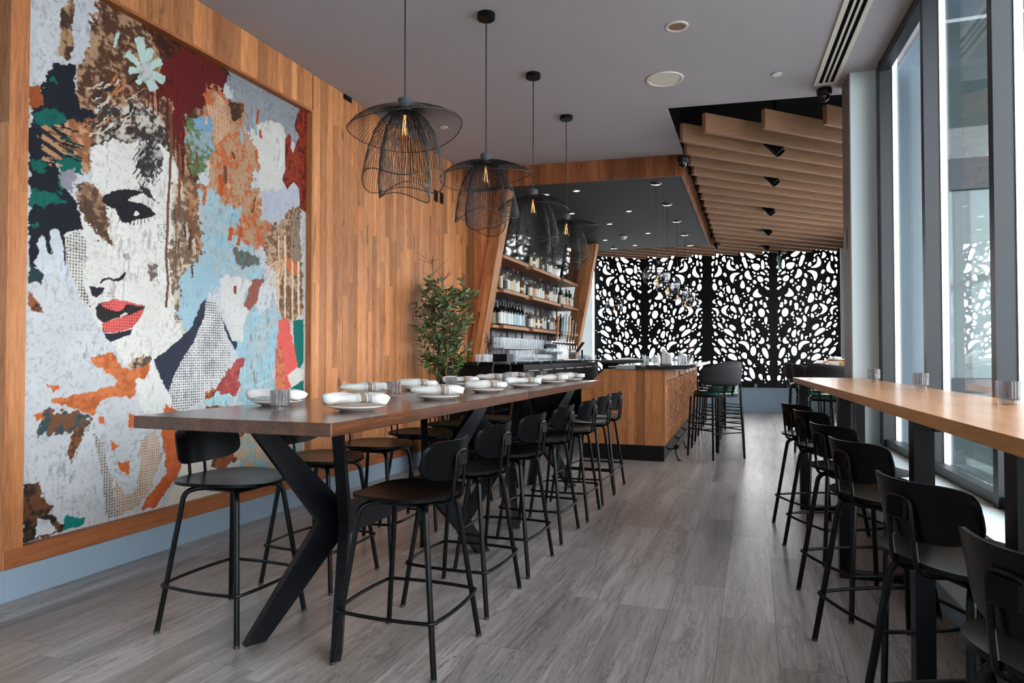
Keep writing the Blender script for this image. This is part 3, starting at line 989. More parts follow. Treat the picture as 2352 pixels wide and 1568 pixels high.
    ('s',(216, 214, 210),(176, 172, 168),6,[(3.792,1.727),(3.854,1.776),(3.897,1.744),(3.953,1.775),(4.020,1.764),(4.112,1.741),(4.021,1.643),(4.022,1.567),(4.077,1.533),(4.024,1.425),(4.007,1.295),(3.937,1.312),(3.858,1.418),(3.798,1.567)]),
    ('f',(130, 76, 66),(0, 0, 0),2,[(3.915,1.699),(3.945,1.702),(3.946,1.637),(3.915,1.647)]),
    ('h',(228, 226, 224),(44, 46, 56),4,[(3.662,1.566),(3.745,1.578),(3.799,1.476),(3.877,1.305),(3.895,1.157),(3.792,1.037),(3.709,0.951),(3.578,0.871),(3.416,0.826),(3.338,0.956),(3.447,1.155),(3.544,1.275)]),
    ('f',(50, 54, 70),(0, 0, 0),4,[(3.233,1.173),(3.393,1.272),(3.535,1.389),(3.616,1.553),(3.662,1.589),(3.647,1.476),(3.544,1.275),(3.447,1.155),(3.385,1.050),(3.345,0.947),(3.266,1.103)]),
    ('f',(50, 54, 70),(0, 0, 0),4,[(3.791,1.484),(3.850,1.387),(3.911,1.299),(3.959,1.294),(3.942,1.231),(3.859,1.326)]),
    ('s',(224, 224, 220),(196, 196, 196),6,[(3.108,1.080),(3.233,1.149),(3.369,0.935),(3.381,0.843),(3.304,0.740),(3.199,0.817),(3.135,0.901)]),
    ('t',(214, 122, 72),(186, 98, 54),7,[(2.800,1.181),(2.941,1.225),(2.988,1.144),(3.071,1.115),(3.211,1.147),(3.214,1.104),(3.174,1.057),(3.111,1.069),(3.113,0.981),(3.074,0.944),(2.985,0.962),(2.868,0.939),(2.834,0.856),(2.728,0.917),(2.579,0.948),(2.592,0.973),(2.779,0.993),(2.973,1.023),(2.984,1.058),(2.859,1.136)]),
    ('t',(58, 80, 84),(120, 80, 54),14,[(2.535,0.908),(2.736,0.909),(2.826,0.844),(2.810,0.790),(2.667,0.804),(2.619,0.793),(2.512,0.773)]),
    ('t',(140, 88, 54),(90, 60, 44),10,[(2.705,0.801),(2.784,0.824),(2.769,0.734),(2.700,0.611),(2.679,0.675)]),
    ('h',(196, 190, 182),(70, 66, 64),6,[(2.829,0.776),(2.887,0.696),(2.951,0.488),(3.000,0.273),(2.926,0.259),(2.895,0.497)]),
    ('h',(206, 190, 172),(150, 100, 66),8,[(2.968,0.510),(3.051,0.369),(3.136,0.405),(3.144,0.691),(3.258,0.745),(3.307,0.563),(3.221,0.389),(3.137,0.300),(2.994,0.259)]),
    ('t',(208, 106, 58),(190, 92, 50),8,[(3.329,0.901),(3.405,0.849),(3.484,0.792),(3.515,0.648),(3.466,0.485),(3.404,0.383),(3.245,0.256),(3.150,0.277),(3.186,0.337),(3.348,0.453),(3.291,0.741)]),
    ('f',(206, 104, 56),(0, 0, 0),10,[(2.869,0.850),(2.902,0.862),(2.908,0.805),(2.880,0.815)]),
    ('f',(206, 104, 56),(0, 0, 0),10,[(3.063,0.854),(3.111,0.838),(3.091,0.761),(3.046,0.792)]),
    ('f',(206, 104, 56),(0, 0, 0),10,[(2.948,0.713),(3.012,0.668),(2.949,0.643)]),
    ('f',(206, 104, 56),(0, 0, 0),10,[(2.984,0.583),(3.072,0.581),(3.065,0.494),(3.020,0.527)]),
    ('f',(206, 104, 56),(0, 0, 0),10,[(2.474,0.880),(2.546,0.907),(2.536,0.852)]),
    ('f',(206, 104, 56),(0, 0, 0),10,[(2.544,1.055),(2.640,1.028),(2.592,1.007)]),
    ('f',(228, 220, 204),(0, 0, 0),14,[(3.487,0.566),(3.658,0.631),(3.861,0.455),(4.037,0.272),(3.949,0.226),(3.331,0.247),(3.439,0.391)]),
    ('t',(96, 66, 46),(150, 84, 50),12,[(3.698,0.479),(3.818,0.627),(4.033,0.650),(4.035,0.461),(3.883,0.421),(3.779,0.392)]),
    ('t',(150, 186, 190),(214, 170, 130),16,[(3.859,0.607),(4.219,0.631),(4.689,0.688),(4.722,0.222),(4.223,0.239),(4.036,0.335)]),
    ('f',(40, 120, 80),(0, 0, 0),8,[(3.842,0.291),(4.001,0.294),(3.971,0.228),(3.864,0.236)]),
    ('t',(44, 40, 36),(110, 70, 44),10,[(2.439,0.553),(2.533,0.541),(2.553,0.461),(2.605,0.398),(2.568,0.367),(2.630,0.312),(2.680,0.254),(2.556,0.248),(2.444,0.254)]),
    ('s',(214, 216, 220),(180, 180, 184),6,[(2.518,0.356),(2.583,0.323),(2.636,0.265),(2.510,0.260)]),
    ('f',(14, 128, 116),(0, 0, 0),6,[(2.662,0.338),(2.744,0.314),(2.791,0.294),(2.776,0.260),(2.665,0.255)]),
    ('t',(170, 186, 188),(150, 196, 206),16,[(4.027,1.093),(4.312,1.087),(4.415,0.915),(4.216,0.827),(3.942,0.846)]),
    ('t',(182, 88, 84),(160, 70, 66),12,[(3.792,1.031),(3.938,1.163),(4.036,1.168),(4.028,1.055),(3.963,0.932),(3.857,0.815),(3.754,0.853),(3.732,0.949)]),
    ('t',(206, 110, 62),(110, 72, 48),12,[(3.654,0.953),(3.732,0.979),(3.774,0.857),(3.857,0.806),(3.656,0.792)]),
    ('f',(168, 206, 210),(0, 0, 0),6,[(3.654,0.909),(3.856,0.928),(3.920,0.878),(3.857,0.836),(3.655,0.865)]),
    ('f',(168, 206, 210),(0, 0, 0),6,[(3.983,1.093),(4.050,1.124),(4.029,0.998),(4.215,0.991),(4.215,0.958),(4.007,0.961)]),
    ('f',(230, 102, 92),(0, 0, 0),8,[(4.409,1.475),(4.514,1.504),(4.570,1.361),(4.662,1.080),(4.553,0.936),(4.457,0.913),(4.373,0.984),(4.391,1.254)]),
    ('t',(190, 92, 84),(216, 130, 90),6,[(4.370,1.254),(4.453,1.289),(4.499,0.945),(4.374,0.883)]),
    ('f',(10, 112, 102),(0, 0, 0),3,[(4.580,1.483),(4.720,1.497),(4.724,1.150),(4.662,1.080),(4.604,1.256)]),
    ('f',(10, 112, 102),(0, 0, 0),4,[(4.563,0.960),(4.725,1.021),(4.727,0.792),(4.532,0.805)]),
    ('f',(226, 222, 214),(0, 0, 0),4,[(4.519,1.041),(4.628,1.098),(4.725,1.085),(4.725,1.000),(4.564,0.935)]),
    ('t',(150, 56, 30),(100, 28, 24),2,[(4.674,3.232),(4.750,3.222),(4.758,2.379),(4.671,2.398),(4.647,2.564),(4.590,2.601),(4.547,2.569),(4.504,2.517),(4.439,2.585),(4.475,2.670),(4.473,2.913),(4.521,2.976),(4.543,2.962),(4.544,2.864),(4.571,2.829),(4.604,2.909),(4.648,2.987),(4.586,3.053),(4.618,3.163)]),
    ('f',(188, 214, 204),(0, 0, 0),4,[(3.135,2.936),(3.076,3.099),(3.107,3.126),(3.143,3.139),(3.169,2.954)]),
    ('f',(188, 214, 204),(0, 0, 0),4,[(3.139,2.942),(3.161,3.083),(3.191,3.098),(3.217,3.095),(3.166,2.947)]),
    ('f',(188, 214, 204),(0, 0, 0),4,[(3.143,2.954),(3.246,3.065),(3.273,3.055),(3.284,3.029),(3.161,2.936)]),
    ('f',(188, 214, 204),(0, 0, 0),4,[(3.161,2.961),(3.308,2.967),(3.298,2.932),(3.272,2.900),(3.144,2.929)]),
    ('f',(188, 214, 204),(0, 0, 0),4,[(3.168,2.957),(3.248,2.868),(3.218,2.838),(3.182,2.821),(3.136,2.933)]),
    ('f',(188, 214, 204),(0, 0, 0),4,[(3.143,2.932),(3.005,2.962),(3.016,2.989),(3.040,3.012),(3.161,2.958)]),
    ('f',(188, 214, 204),(0, 0, 0),4,[(3.154,2.933),(3.044,2.871),(3.033,2.889),(3.039,2.916),(3.151,2.956)]),
    ('f',(188, 214, 204),(0, 0, 0),4,[(3.164,2.945),(3.126,2.840),(3.099,2.832),(3.081,2.842),(3.141,2.945)]),
    ('f',(188, 214, 204),(0, 0, 0),4,[(2.928,2.985),(2.943,3.074),(2.959,3.086),(2.971,3.081),(2.942,2.987)]),
    ('s',(196, 198, 196),(70, 64, 62),5,[(3.114,2.983),(3.183,2.998),(3.197,2.922),(3.156,2.866),(3.115,2.877)]),
    ('s',(206, 212, 220),(170, 176, 186),3,[(2.566,1.856),(2.589,1.869),(2.618,1.867),(2.638,1.803),(2.658,1.648),(2.631,1.610),(2.591,1.721),(2.571,1.788)]),
    ('s',(206, 212, 220),(170, 176, 186),3,[(2.497,1.776),(2.524,1.826),(2.543,1.815),(2.558,1.740),(2.587,1.656),(2.560,1.602),(2.485,1.675),(2.516,1.743)]),
    ('f',(40, 58, 66),(0, 0, 0),5,[(2.461,1.668),(2.490,1.658),(2.534,1.618),(2.525,1.565),(2.500,1.578),(2.462,1.570)]),
    ('t',(44, 40, 42),(150, 90, 60),6,[(2.463,1.530),(2.501,1.497),(2.525,1.451),(2.541,1.414),(2.480,1.424),(2.464,1.458)]),
    ('f',(120, 74, 48),(0, 0, 0),5,[(3.036,2.632),(2.988,2.588),(2.981,2.594),(3.029,2.638)]),
    ('f',(120, 74, 48),(0, 0, 0),5,[(2.992,2.590),(2.932,2.566),(2.931,2.575),(2.990,2.600)]),
    ('f',(46, 34, 28),(0, 0, 0),5,[(3.004,2.586),(2.977,2.532),(2.964,2.534),(2.992,2.588)]),
    ('f',(46, 34, 28),(0, 0, 0),5,[(2.980,2.536),(2.930,2.491),(2.922,2.499),(2.972,2.544)]),
    ('f',(220, 214, 204),(0, 0, 0),5,[(2.851,2.674),(2.830,2.644),(2.825,2.647),(2.846,2.676)]),
    ('f',(220, 214, 204),(0, 0, 0),5,[(2.832,2.646),(2.802,2.624),(2.799,2.629),(2.830,2.651)]),
    ('f',(186, 120, 76),(0, 0, 0),5,[(3.072,2.777),(3.047,2.751),(3.043,2.754),(3.068,2.780)]),
    ('f',(186, 120, 76),(0, 0, 0),5,[(3.049,2.752),(3.016,2.736),(3.015,2.741),(3.048,2.758)]),
    ('f',(46, 34, 28),(0, 0, 0),5,[(3.102,2.897),(3.080,2.845),(3.065,2.845),(3.087,2.897)]),
    ('f',(46, 34, 28),(0, 0, 0),5,[(3.083,2.850),(3.038,2.802),(3.029,2.809),(3.073,2.856)]),
    ('f',(30, 30, 36),(0, 0, 0),5,[(2.816,2.549),(2.793,2.495),(2.786,2.495),(2.810,2.550)]),
    ('f',(30, 30, 36),(0, 0, 0),5,[(2.794,2.497),(2.748,2.450),(2.744,2.454),(2.790,2.501)]),
    ('f',(120, 74, 48),(0, 0, 0),5,[(3.163,2.759),(3.139,2.709),(3.132,2.710),(3.156,2.759)]),
    ('f',(120, 74, 48),(0, 0, 0),5,[(3.140,2.712),(3.095,2.668),(3.090,2.672),(3.136,2.715)]),
    ('f',(30, 30, 36),(0, 0, 0),5,[(3.164,2.821),(3.148,2.796),(3.141,2.798),(3.157,2.823)]),
    ('f',(30, 30, 36),(0, 0, 0),5,[(3.150,2.799),(3.124,2.778),(3.121,2.783),(3.146,2.803)]),
    ('f',(120, 74, 48),(0, 0, 0),5,[(2.929,2.569),(2.898,2.529),(2.893,2.532),(2.923,2.572)]),
    ('f',(120, 74, 48),(0, 0, 0),5,[(2.901,2.531),(2.856,2.502),(2.853,2.508),(2.898,2.537)]),
    ('f',(186, 120, 76),(0, 0, 0),5,[(2.922,2.567),(2.900,2.527),(2.893,2.529),(2.914,2.569)]),
    ('f',(186, 120, 76),(0, 0, 0),5,[(2.903,2.530),(2.865,2.497),(2.860,2.503),(2.898,2.536)]),
    ('f',(206, 190, 170),(0, 0, 0),5,[(2.874,2.760),(2.824,2.711),(2.817,2.718),(2.867,2.767)]),
    ('f',(206, 190, 170),(0, 0, 0),5,[(2.828,2.714),(2.767,2.686),(2.766,2.697),(2.827,2.725)]),
    ('f',(46, 34, 28),(0, 0, 0),5,[(2.821,2.545),(2.797,2.511),(2.791,2.515),(2.815,2.548)]),
    ('f',(46, 34, 28),(0, 0, 0),5,[(2.800,2.514),(2.764,2.490),(2.761,2.497),(2.797,2.520)]),
    ('f',(30, 30, 36),(0, 0, 0),5,[(3.070,2.693),(3.043,2.631),(3.030,2.631),(3.056,2.694)]),
    ('f',(30, 30, 36),(0, 0, 0),5,[(3.046,2.635),(2.992,2.579),(2.983,2.586),(3.037,2.642)]),
    ('f',(186, 120, 76),(0, 0, 0),5,[(3.153,2.833),(3.128,2.797),(3.123,2.799),(3.149,2.835)]),
    ('f',(186, 120, 76),(0, 0, 0),5,[(3.130,2.799),(3.091,2.772),(3.089,2.776),(3.127,2.803)]),
    ('f',(46, 34, 28),(0, 0, 0),5,[(3.081,2.629),(3.061,2.574),(3.055,2.574),(3.075,2.628)]),
    ('f',(46, 34, 28),(0, 0, 0),5,[(3.063,2.576),(3.017,2.526),(3.012,2.529),(3.058,2.579)]),
    ('f',(120, 74, 48),(0, 0, 0),5,[(2.993,2.767),(2.978,2.737),(2.969,2.738),(2.984,2.768)]),
    ('f',(120, 74, 48),(0, 0, 0),5,[(2.980,2.740),(2.952,2.714),(2.946,2.719),(2.974,2.745)]),
    ('f',(30, 30, 36),(0, 0, 0),5,[(2.922,2.759),(2.910,2.727),(2.899,2.727),(2.911,2.759)]),
    ('f',(30, 30, 36),(0, 0, 0),5,[(2.912,2.730),(2.886,2.701),(2.878,2.706),(2.905,2.736)]),
    ('f',(220, 214, 204),(0, 0, 0),5,[(2.921,2.695),(2.902,2.645),(2.893,2.645),(2.911,2.695)]),
    ('f',(220, 214, 204),(0, 0, 0),5,[(2.904,2.648),(2.863,2.602),(2.857,2.607),(2.897,2.652)]),
    ('f',(186, 120, 76),(0, 0, 0),5,[(2.954,2.798),(2.916,2.757),(2.909,2.763),(2.947,2.804)]),
    ('f',(186, 120, 76),(0, 0, 0),5,[(2.920,2.760),(2.870,2.734),(2.868,2.742),(2.918,2.769)]),
    ('f',(206, 190, 170),(0, 0, 0),5,[(2.868,2.487),(2.830,2.447),(2.822,2.453),(2.860,2.493)]),
    ('f',(206, 190, 170),(0, 0, 0),5,[(2.834,2.449),(2.784,2.425),(2.781,2.436),(2.831,2.460)]),
    ('f',(186, 120, 76),(0, 0, 0),5,[(2.857,2.578),(2.819,2.528),(2.815,2.530),(2.853,2.580)]),
    ('f',(186, 120, 76),(0, 0, 0),5,[(2.821,2.530),(2.766,2.495),(2.764,2.500),(2.819,2.534)]),
    ('f',(186, 120, 76),(0, 0, 0),5,[(2.966,2.839),(2.936,2.781),(2.924,2.783),(2.954,2.841)]),
    ('f',(186, 120, 76),(0, 0, 0),5,[(2.939,2.786),(2.887,2.737),(2.880,2.745),(2.932,2.794)]),
    ('f',(120, 74, 48),(0, 0, 0),5,[(3.033,2.854),(2.992,2.816),(2.985,2.822),(3.026,2.861)]),
    ('f',(120, 74, 48),(0, 0, 0),5,[(2.996,2.819),(2.947,2.796),(2.946,2.806),(2.995,2.829)]),
    ('f',(186, 120, 76),(0, 0, 0),5,[(2.982,2.791),(2.965,2.750),(2.953,2.750),(2.970,2.792)]),
    ('f',(186, 120, 76),(0, 0, 0),5,[(2.967,2.754),(2.932,2.716),(2.924,2.723),(2.959,2.760)]),
    ('f',(30, 30, 36),(0, 0, 0),5,[(2.996,2.838),(2.949,2.789),(2.946,2.792),(2.993,2.841)]),
    ('f',(30, 30, 36),(0, 0, 0),5,[(2.951,2.790),(2.891,2.759),(2.890,2.764),(2.950,2.795)]),
    ('f',(206, 190, 170),(0, 0, 0),5,[(2.910,2.577),(2.879,2.523),(2.870,2.526),(2.901,2.579)]),
    ('f',(206, 190, 170),(0, 0, 0),5,[(2.882,2.526),(2.830,2.483),(2.824,2.491),(2.876,2.533)]),
    ('f',(206, 190, 170),(0, 0, 0),5,[(3.053,2.631),(3.022,2.595),(3.012,2.601),(3.044,2.637)]),
    ('f',(206, 190, 170),(0, 0, 0),5,[(3.026,2.599),(2.983,2.574),(2.979,2.585),(3.022,2.609)]),
    ('f',(206, 190, 170),(0, 0, 0),5,[(2.908,2.498),(2.865,2.459),(2.859,2.466),(2.902,2.505)]),
    ('f',(206, 190, 170),(0, 0, 0),5,[(2.868,2.462),(2.815,2.441),(2.814,2.451),(2.867,2.471)]),
    ('f',(120, 74, 48),(0, 0, 0),5,[(3.015,2.912),(2.993,2.868),(2.986,2.868),(3.008,2.912)]),
    ('f',(120, 74, 48),(0, 0, 0),5,[(2.995,2.870),(2.955,2.831),(2.951,2.835),(2.991,2.874)]),
    ('f',(206, 190, 170),(0, 0, 0),5,[(2.914,2.685),(2.887,2.637),(2.878,2.639),(2.905,2.687)]),
    ('f',(206, 190, 170),(0, 0, 0),5,[(2.890,2.640),(2.844,2.602),(2.839,2.608),(2.884,2.647)]),
    ('f',(120, 74, 48),(0, 0, 0),5,[(3.079,2.613),(3.047,2.581),(3.041,2.586),(3.073,2.618)]),
    ('f',(120, 74, 48),(0, 0, 0),5,[(3.050,2.583),(3.008,2.564),(3.007,2.571),(3.048,2.591)]),
    ('f',(30, 30, 36),(0, 0, 0),5,[(2.941,2.755),(2.913,2.729),(2.906,2.737),(2.933,2.762)]),
    ('f',(30, 30, 36),(0, 0, 0),5,[(2.917,2.732),(2.883,2.717),(2.882,2.729),(2.916,2.743)]),
    ('f',(120, 74, 48),(0, 0, 0),5,[(3.154,2.779),(3.113,2.733),(3.107,2.736),(3.147,2.783)]),
    ('f',(120, 74, 48),(0, 0, 0),5,[(3.116,2.735),(3.061,2.703),(3.058,2.710),(3.114,2.742)]),
    ('f',(206, 190, 170),(0, 0, 0),5,[(3.035,2.556),(2.996,2.520),(2.989,2.527),(3.028,2.562)]),
    ('f',(206, 190, 170),(0, 0, 0),5,[(2.999,2.523),(2.951,2.503),(2.949,2.513),(2.998,2.532)]),
    ('f',(30, 30, 36),(0, 0, 0),5,[(3.093,2.696),(3.074,2.644),(3.064,2.644),(3.082,2.696)]),
    ('f',(30, 30, 36),(0, 0, 0),5,[(3.076,2.647),(3.033,2.599),(3.026,2.603),(3.069,2.652)]),
    ('f',(120, 74, 48),(0, 0, 0),5,[(3.030,2.852),(3.008,2.801),(3.003,2.802),(3.026,2.852)]),
    ('f',(120, 74, 48),(0, 0, 0),5,[(3.009,2.803),(2.964,2.758),(2.961,2.760),(3.006,2.806)]),
    ('f',(206, 190, 170),(0, 0, 0),5,[(2.980,2.816),(2.968,2.786),(2.954,2.786),(2.967,2.816)]),
    ('f',(206, 190, 170),(0, 0, 0),5,[(2.971,2.790),(2.946,2.763),(2.936,2.770),(2.962,2.797)]),
    ('f',(120, 74, 48),(0, 0, 0),5,[(2.984,2.691),(2.961,2.652),(2.952,2.654),(2.974,2.693)]),
    ('f',(120, 74, 48),(0, 0, 0),5,[(2.964,2.655),(2.926,2.623),(2.920,2.629),(2.958,2.662)]),
    ('f',(186, 120, 76),(0, 0, 0),5,[(3.024,2.828),(3.003,2.767),(2.989,2.766),(3.009,2.827)]),
    ('f',(186, 120, 76),(0, 0, 0),5,[(3.006,2.772),(2.958,2.714),(2.948,2.720),(2.996,2.778)]),
    ('f',(46, 34, 28),(0, 0, 0),5,[(3.125,2.614),(3.089,2.566),(3.081,2.570),(3.117,2.617)]),
    ('f',(46, 34, 28),(0, 0, 0),5,[(3.092,2.569),(3.039,2.534),(3.035,2.541),(3.088,2.576)]),
    ('f',(206, 190, 170),(0, 0, 0),5,[(2.919,2.762),(2.880,2.724),(2.872,2.732),(2.911,2.769)]),
    ('f',(206, 190, 170),(0, 0, 0),5,[(2.884,2.727),(2.837,2.706),(2.835,2.718),(2.883,2.739)]),
    ('f',(206, 190, 170),(0, 0, 0),5,[(3.108,2.786),(3.066,2.734),(3.059,2.738),(3.101,2.789)]),
    ('f',(206, 190, 170),(0, 0, 0),5,[(3.069,2.737),(3.011,2.700),(3.008,2.707),(3.066,2.744)]),
    ('f',(30, 30, 36),(0, 0, 0),5,[(2.868,2.713),(2.849,2.672),(2.840,2.673),(2.858,2.714)]),
    ('f',(30, 30, 36),(0, 0, 0),5,[(2.851,2.675),(2.815,2.639),(2.809,2.645),(2.845,2.681)]),
    ('f',(220, 214, 204),(0, 0, 0),5,[(2.940,2.545),(2.929,2.519),(2.916,2.519),(2.927,2.546)]),
    ('f',(220, 214, 204),(0, 0, 0),5,[(2.932,2.523),(2.909,2.499),(2.901,2.506),(2.923,2.530)]),
    ('f',(186, 120, 76),(0, 0, 0),5,[(3.002,2.784),(2.964,2.730),(2.957,2.733),(2.995,2.787)]),
    ('f',(186, 120, 76),(0, 0, 0),5,[(2.966,2.733),(2.909,2.693),(2.906,2.699),(2.963,2.739)]),
    ('f',(30, 30, 36),(0, 0, 0),5,[(2.891,2.756),(2.858,2.698),(2.849,2.700),(2.882,2.758)]),
    ('f',(30, 30, 36),(0, 0, 0),5,[(2.860,2.701),(2.806,2.654),(2.801,2.660),(2.855,2.707)]),
    ('f',(44, 42, 44),(0, 0, 0),3,[(3.159,2.256),(3.118,2.196),(3.113,2.198),(3.153,2.258)]),
    ('f',(44, 42, 44),(0, 0, 0),3,[(3.169,2.258),(3.128,2.198),(3.123,2.200),(3.164,2.259)]),
    ('f',(44, 42, 44),(0, 0, 0),3,[(3.193,2.496),(3.147,2.426),(3.142,2.428),(3.188,2.497)]),
    ('f',(44, 42, 44),(0, 0, 0),3,[(3.163,2.310),(3.111,2.234),(3.108,2.235),(3.159,2.312)]),
    ('f',(44, 42, 44),(0, 0, 0),3,[(3.205,2.458),(3.147,2.371),(3.140,2.374),(3.197,2.460)]),
    ('f',(44, 42, 44),(0, 0, 0),3,[(3.156,2.446),(3.126,2.400),(3.118,2.403),(3.148,2.448)]),
    ('f',(44, 42, 44),(0, 0, 0),3,[(3.164,2.357),(3.123,2.296),(3.117,2.299),(3.157,2.359)]),
    ('f',(44, 42, 44),(0, 0, 0),3,[(3.219,2.335),(3.189,2.292),(3.182,2.294),(3.211,2.337)]),
    ('f',(44, 42, 44),(0, 0, 0),3,[(3.164,2.377),(3.129,2.324),(3.124,2.326),(3.159,2.379)]),
    ('f',(44, 42, 44),(0, 0, 0),3,[(3.205,2.406),(3.167,2.350),(3.160,2.353),(3.197,2.409)]),
    ('f',(44, 42, 44),(0, 0, 0),3,[(3.213,2.525),(3.179,2.474),(3.174,2.476),(3.207,2.526)]),
    ('f',(44, 42, 44),(0, 0, 0),3,[(3.272,2.309),(3.228,2.245),(3.224,2.247),(3.268,2.310)]),
    ('f',(44, 42, 44),(0, 0, 0),3,[(3.248,2.428),(3.202,2.360),(3.195,2.363),(3.241,2.430)]),
    ('f',(44, 42, 44),(0, 0, 0),3,[(3.221,2.406),(3.165,2.323),(3.159,2.324),(3.216,2.408)]),
    ('f',(44, 42, 44),(0, 0, 0),3,[(3.181,2.296),(3.150,2.251),(3.145,2.253),(3.176,2.298)]),
    ('f',(44, 42, 44),(0, 0, 0),3,[(3.256,2.529),(3.201,2.446),(3.194,2.448),(3.249,2.531)]),
    ('f',(44, 42, 44),(0, 0, 0),3,[(3.188,2.450),(3.136,2.371),(3.128,2.374),(3.180,2.452)]),
    ('f',(44, 42, 44),(0, 0, 0),3,[(3.138,2.385),(3.095,2.321),(3.089,2.323),(3.132,2.386)]),
    ('f',(44, 42, 44),(0, 0, 0),3,[(3.170,2.480),(3.125,2.412),(3.117,2.414),(3.162,2.482)]),
    ('f',(44, 42, 44),(0, 0, 0),3,[(3.125,2.447),(3.073,2.368),(3.066,2.370),(3.118,2.449)]),
    ('f',(44, 42, 44),(0, 0, 0),3,[(3.227,2.532),(3.176,2.454),(3.168,2.457),(3.219,2.534)]),
    ('f',(44, 42, 44),(0, 0, 0),3,[(3.289,2.364),(3.261,2.324),(3.253,2.326),(3.281,2.367)]),
    ('f',(44, 42, 44),(0, 0, 0),3,[(3.152,2.344),(3.095,2.259),(3.088,2.261),(3.145,2.346)]),
    ('f',(44, 42, 44),(0, 0, 0),3,[(3.135,2.433),(3.080,2.351),(3.076,2.352),(3.130,2.435)]),
    ('f',(44, 42, 44),(0, 0, 0),3,[(3.218,2.424),(3.188,2.378),(3.181,2.380),(3.211,2.426)]),
    ('f',(44, 42, 44),(0, 0, 0),3,[(3.118,2.477),(3.083,2.423),(3.079,2.424),(3.114,2.479)]),
    ('f',(44, 42, 44),(0, 0, 0),3,[(3.125,2.355),(3.076,2.281),(3.068,2.284),(3.117,2.358)]),
    ('f',(44, 42, 44),(0, 0, 0),3,[(3.136,2.397),(3.102,2.344),(3.095,2.346),(3.130,2.399)]),
    ('f',(44, 42, 44),(0, 0, 0),3,[(3.197,2.277),(3.160,2.223),(3.157,2.225),(3.193,2.278)]),
    ('f',(44, 42, 44),(0, 0, 0),3,[(3.232,2.499),(3.185,2.428),(3.179,2.430),(3.226,2.501)]),
    ('f',(18, 84, 78),(0, 0, 0),4,[(2.667,2.338),(2.761,2.341),(2.759,2.335),(2.665,2.333)]),
    ('f',(196, 150, 116),(0, 0, 0),4,[(2.552,2.250),(2.624,2.251),(2.621,2.240),(2.550,2.240)]),
    ('f',(196, 150, 116),(0, 0, 0),4,[(2.657,2.360),(2.739,2.363),(2.736,2.352),(2.655,2.349)]),
    ('f',(26, 30, 38),(0, 0, 0),4,[(2.620,2.427),(2.719,2.432),(2.716,2.420),(2.617,2.416)]),
    ('f',(120, 72, 46),(0, 0, 0),4,[(2.597,2.341),(2.675,2.343),(2.672,2.334),(2.594,2.332)]),
    ('f',(120, 72, 46),(0, 0, 0),4,[(2.568,2.259),(2.621,2.259),(2.619,2.254),(2.566,2.254)]),
    ('f',(196, 150, 116),(0, 0, 0),4,[(2.539,2.222),(2.634,2.221),(2.631,2.211),(2.536,2.211)]),
    ('f',(196, 150, 116),(0, 0, 0),4,[(2.529,2.225),(2.609,2.225),(2.607,2.219),(2.527,2.219)]),
    ('f',(18, 84, 78),(0, 0, 0),4,[(2.616,2.369),(2.687,2.372),(2.684,2.359),(2.613,2.357)]),
    ('f',(18, 84, 78),(0, 0, 0),4,[(2.631,2.279),(2.711,2.280),(2.708,2.270),(2.629,2.269)]),
    ('f',(26, 30, 38),(0, 0, 0),4,[(2.647,2.361),(2.758,2.364),(2.755,2.354),(2.645,2.351)]),
    ('f',(26, 30, 38),(0, 0, 0),4,[(2.609,2.282),(2.686,2.283),(2.685,2.278),(2.608,2.277)]),
    ('f',(120, 72, 46),(0, 0, 0),4,[(2.543,2.379),(2.626,2.382),(2.623,2.372),(2.540,2.369)]),
    ('f',(120, 72, 46),(0, 0, 0),4,[(2.570,2.338),(2.641,2.340),(2.639,2.332),(2.569,2.331)]),
    ('f',(26, 30, 38),(0, 0, 0),4,[(2.589,2.393),(2.682,2.397),(2.680,2.389),(2.587,2.385)]),
    ('f',(18, 84, 78),(0, 0, 0),4,[(2.578,2.245),(2.639,2.245),(2.638,2.239),(2.577,2.239)]),
    ('f',(26, 30, 38),(0, 0, 0),4,[(2.651,2.294),(2.749,2.295),(2.747,2.286),(2.648,2.285)]),
    ('f',(26, 30, 38),(0, 0, 0),4,[(2.520,2.222),(2.594,2.222),(2.592,2.212),(2.517,2.212)]),
    ('f',(26, 30, 38),(0, 0, 0),4,[(2.625,2.347),(2.741,2.350),(2.738,2.339),(2.622,2.336)]),
    ('f',(196, 150, 116),(0, 0, 0),4,[(2.567,2.330),(2.632,2.332),(2.631,2.326),(2.566,2.325)]),
    ('f',(120, 72, 46),(0, 0, 0),4,[(2.632,2.328),(2.730,2.330),(2.727,2.317),(2.629,2.315)]),
    ('f',(18, 84, 78),(0, 0, 0),4,[(2.631,2.302),(2.697,2.303),(2.695,2.296),(2.630,2.295)]),
    ('f',(196, 150, 116),(0, 0, 0),4,[(2.636,2.295),(2.700,2.296),(2.698,2.290),(2.635,2.289)]),
    ('f',(18, 84, 78),(0, 0, 0),4,[(2.547,2.409),(2.634,2.413),(2.633,2.408),(2.545,2.404)]),
    ('f',(26, 30, 38),(0, 0, 0),4,[(2.525,2.251),(2.599,2.251),(2.598,2.246),(2.524,2.246)]),
    ('f',(26, 30, 38),(0, 0, 0),4,[(2.654,2.277),(2.746,2.278),(2.744,2.267),(2.651,2.267)]),
    ('f',(150, 176, 186),(0, 0, 0),6,[(3.773,2.159),(3.740,2.095),(3.723,2.097),(3.755,2.162)]),
    ('f',(226, 186, 150),(0, 0, 0),6,[(3.669,2.521),(3.696,2.470),(3.673,2.459),(3.647,2.509)]),
    ('f',(186, 84, 44),(0, 0, 0),6,[(4.001,2.136),(3.978,1.985),(3.949,1.984),(3.972,2.133)]),
    ('f',(226, 186, 150),(0, 0, 0),6,[(3.854,2.439),(3.877,2.386),(3.862,2.380),(3.839,2.432)]),
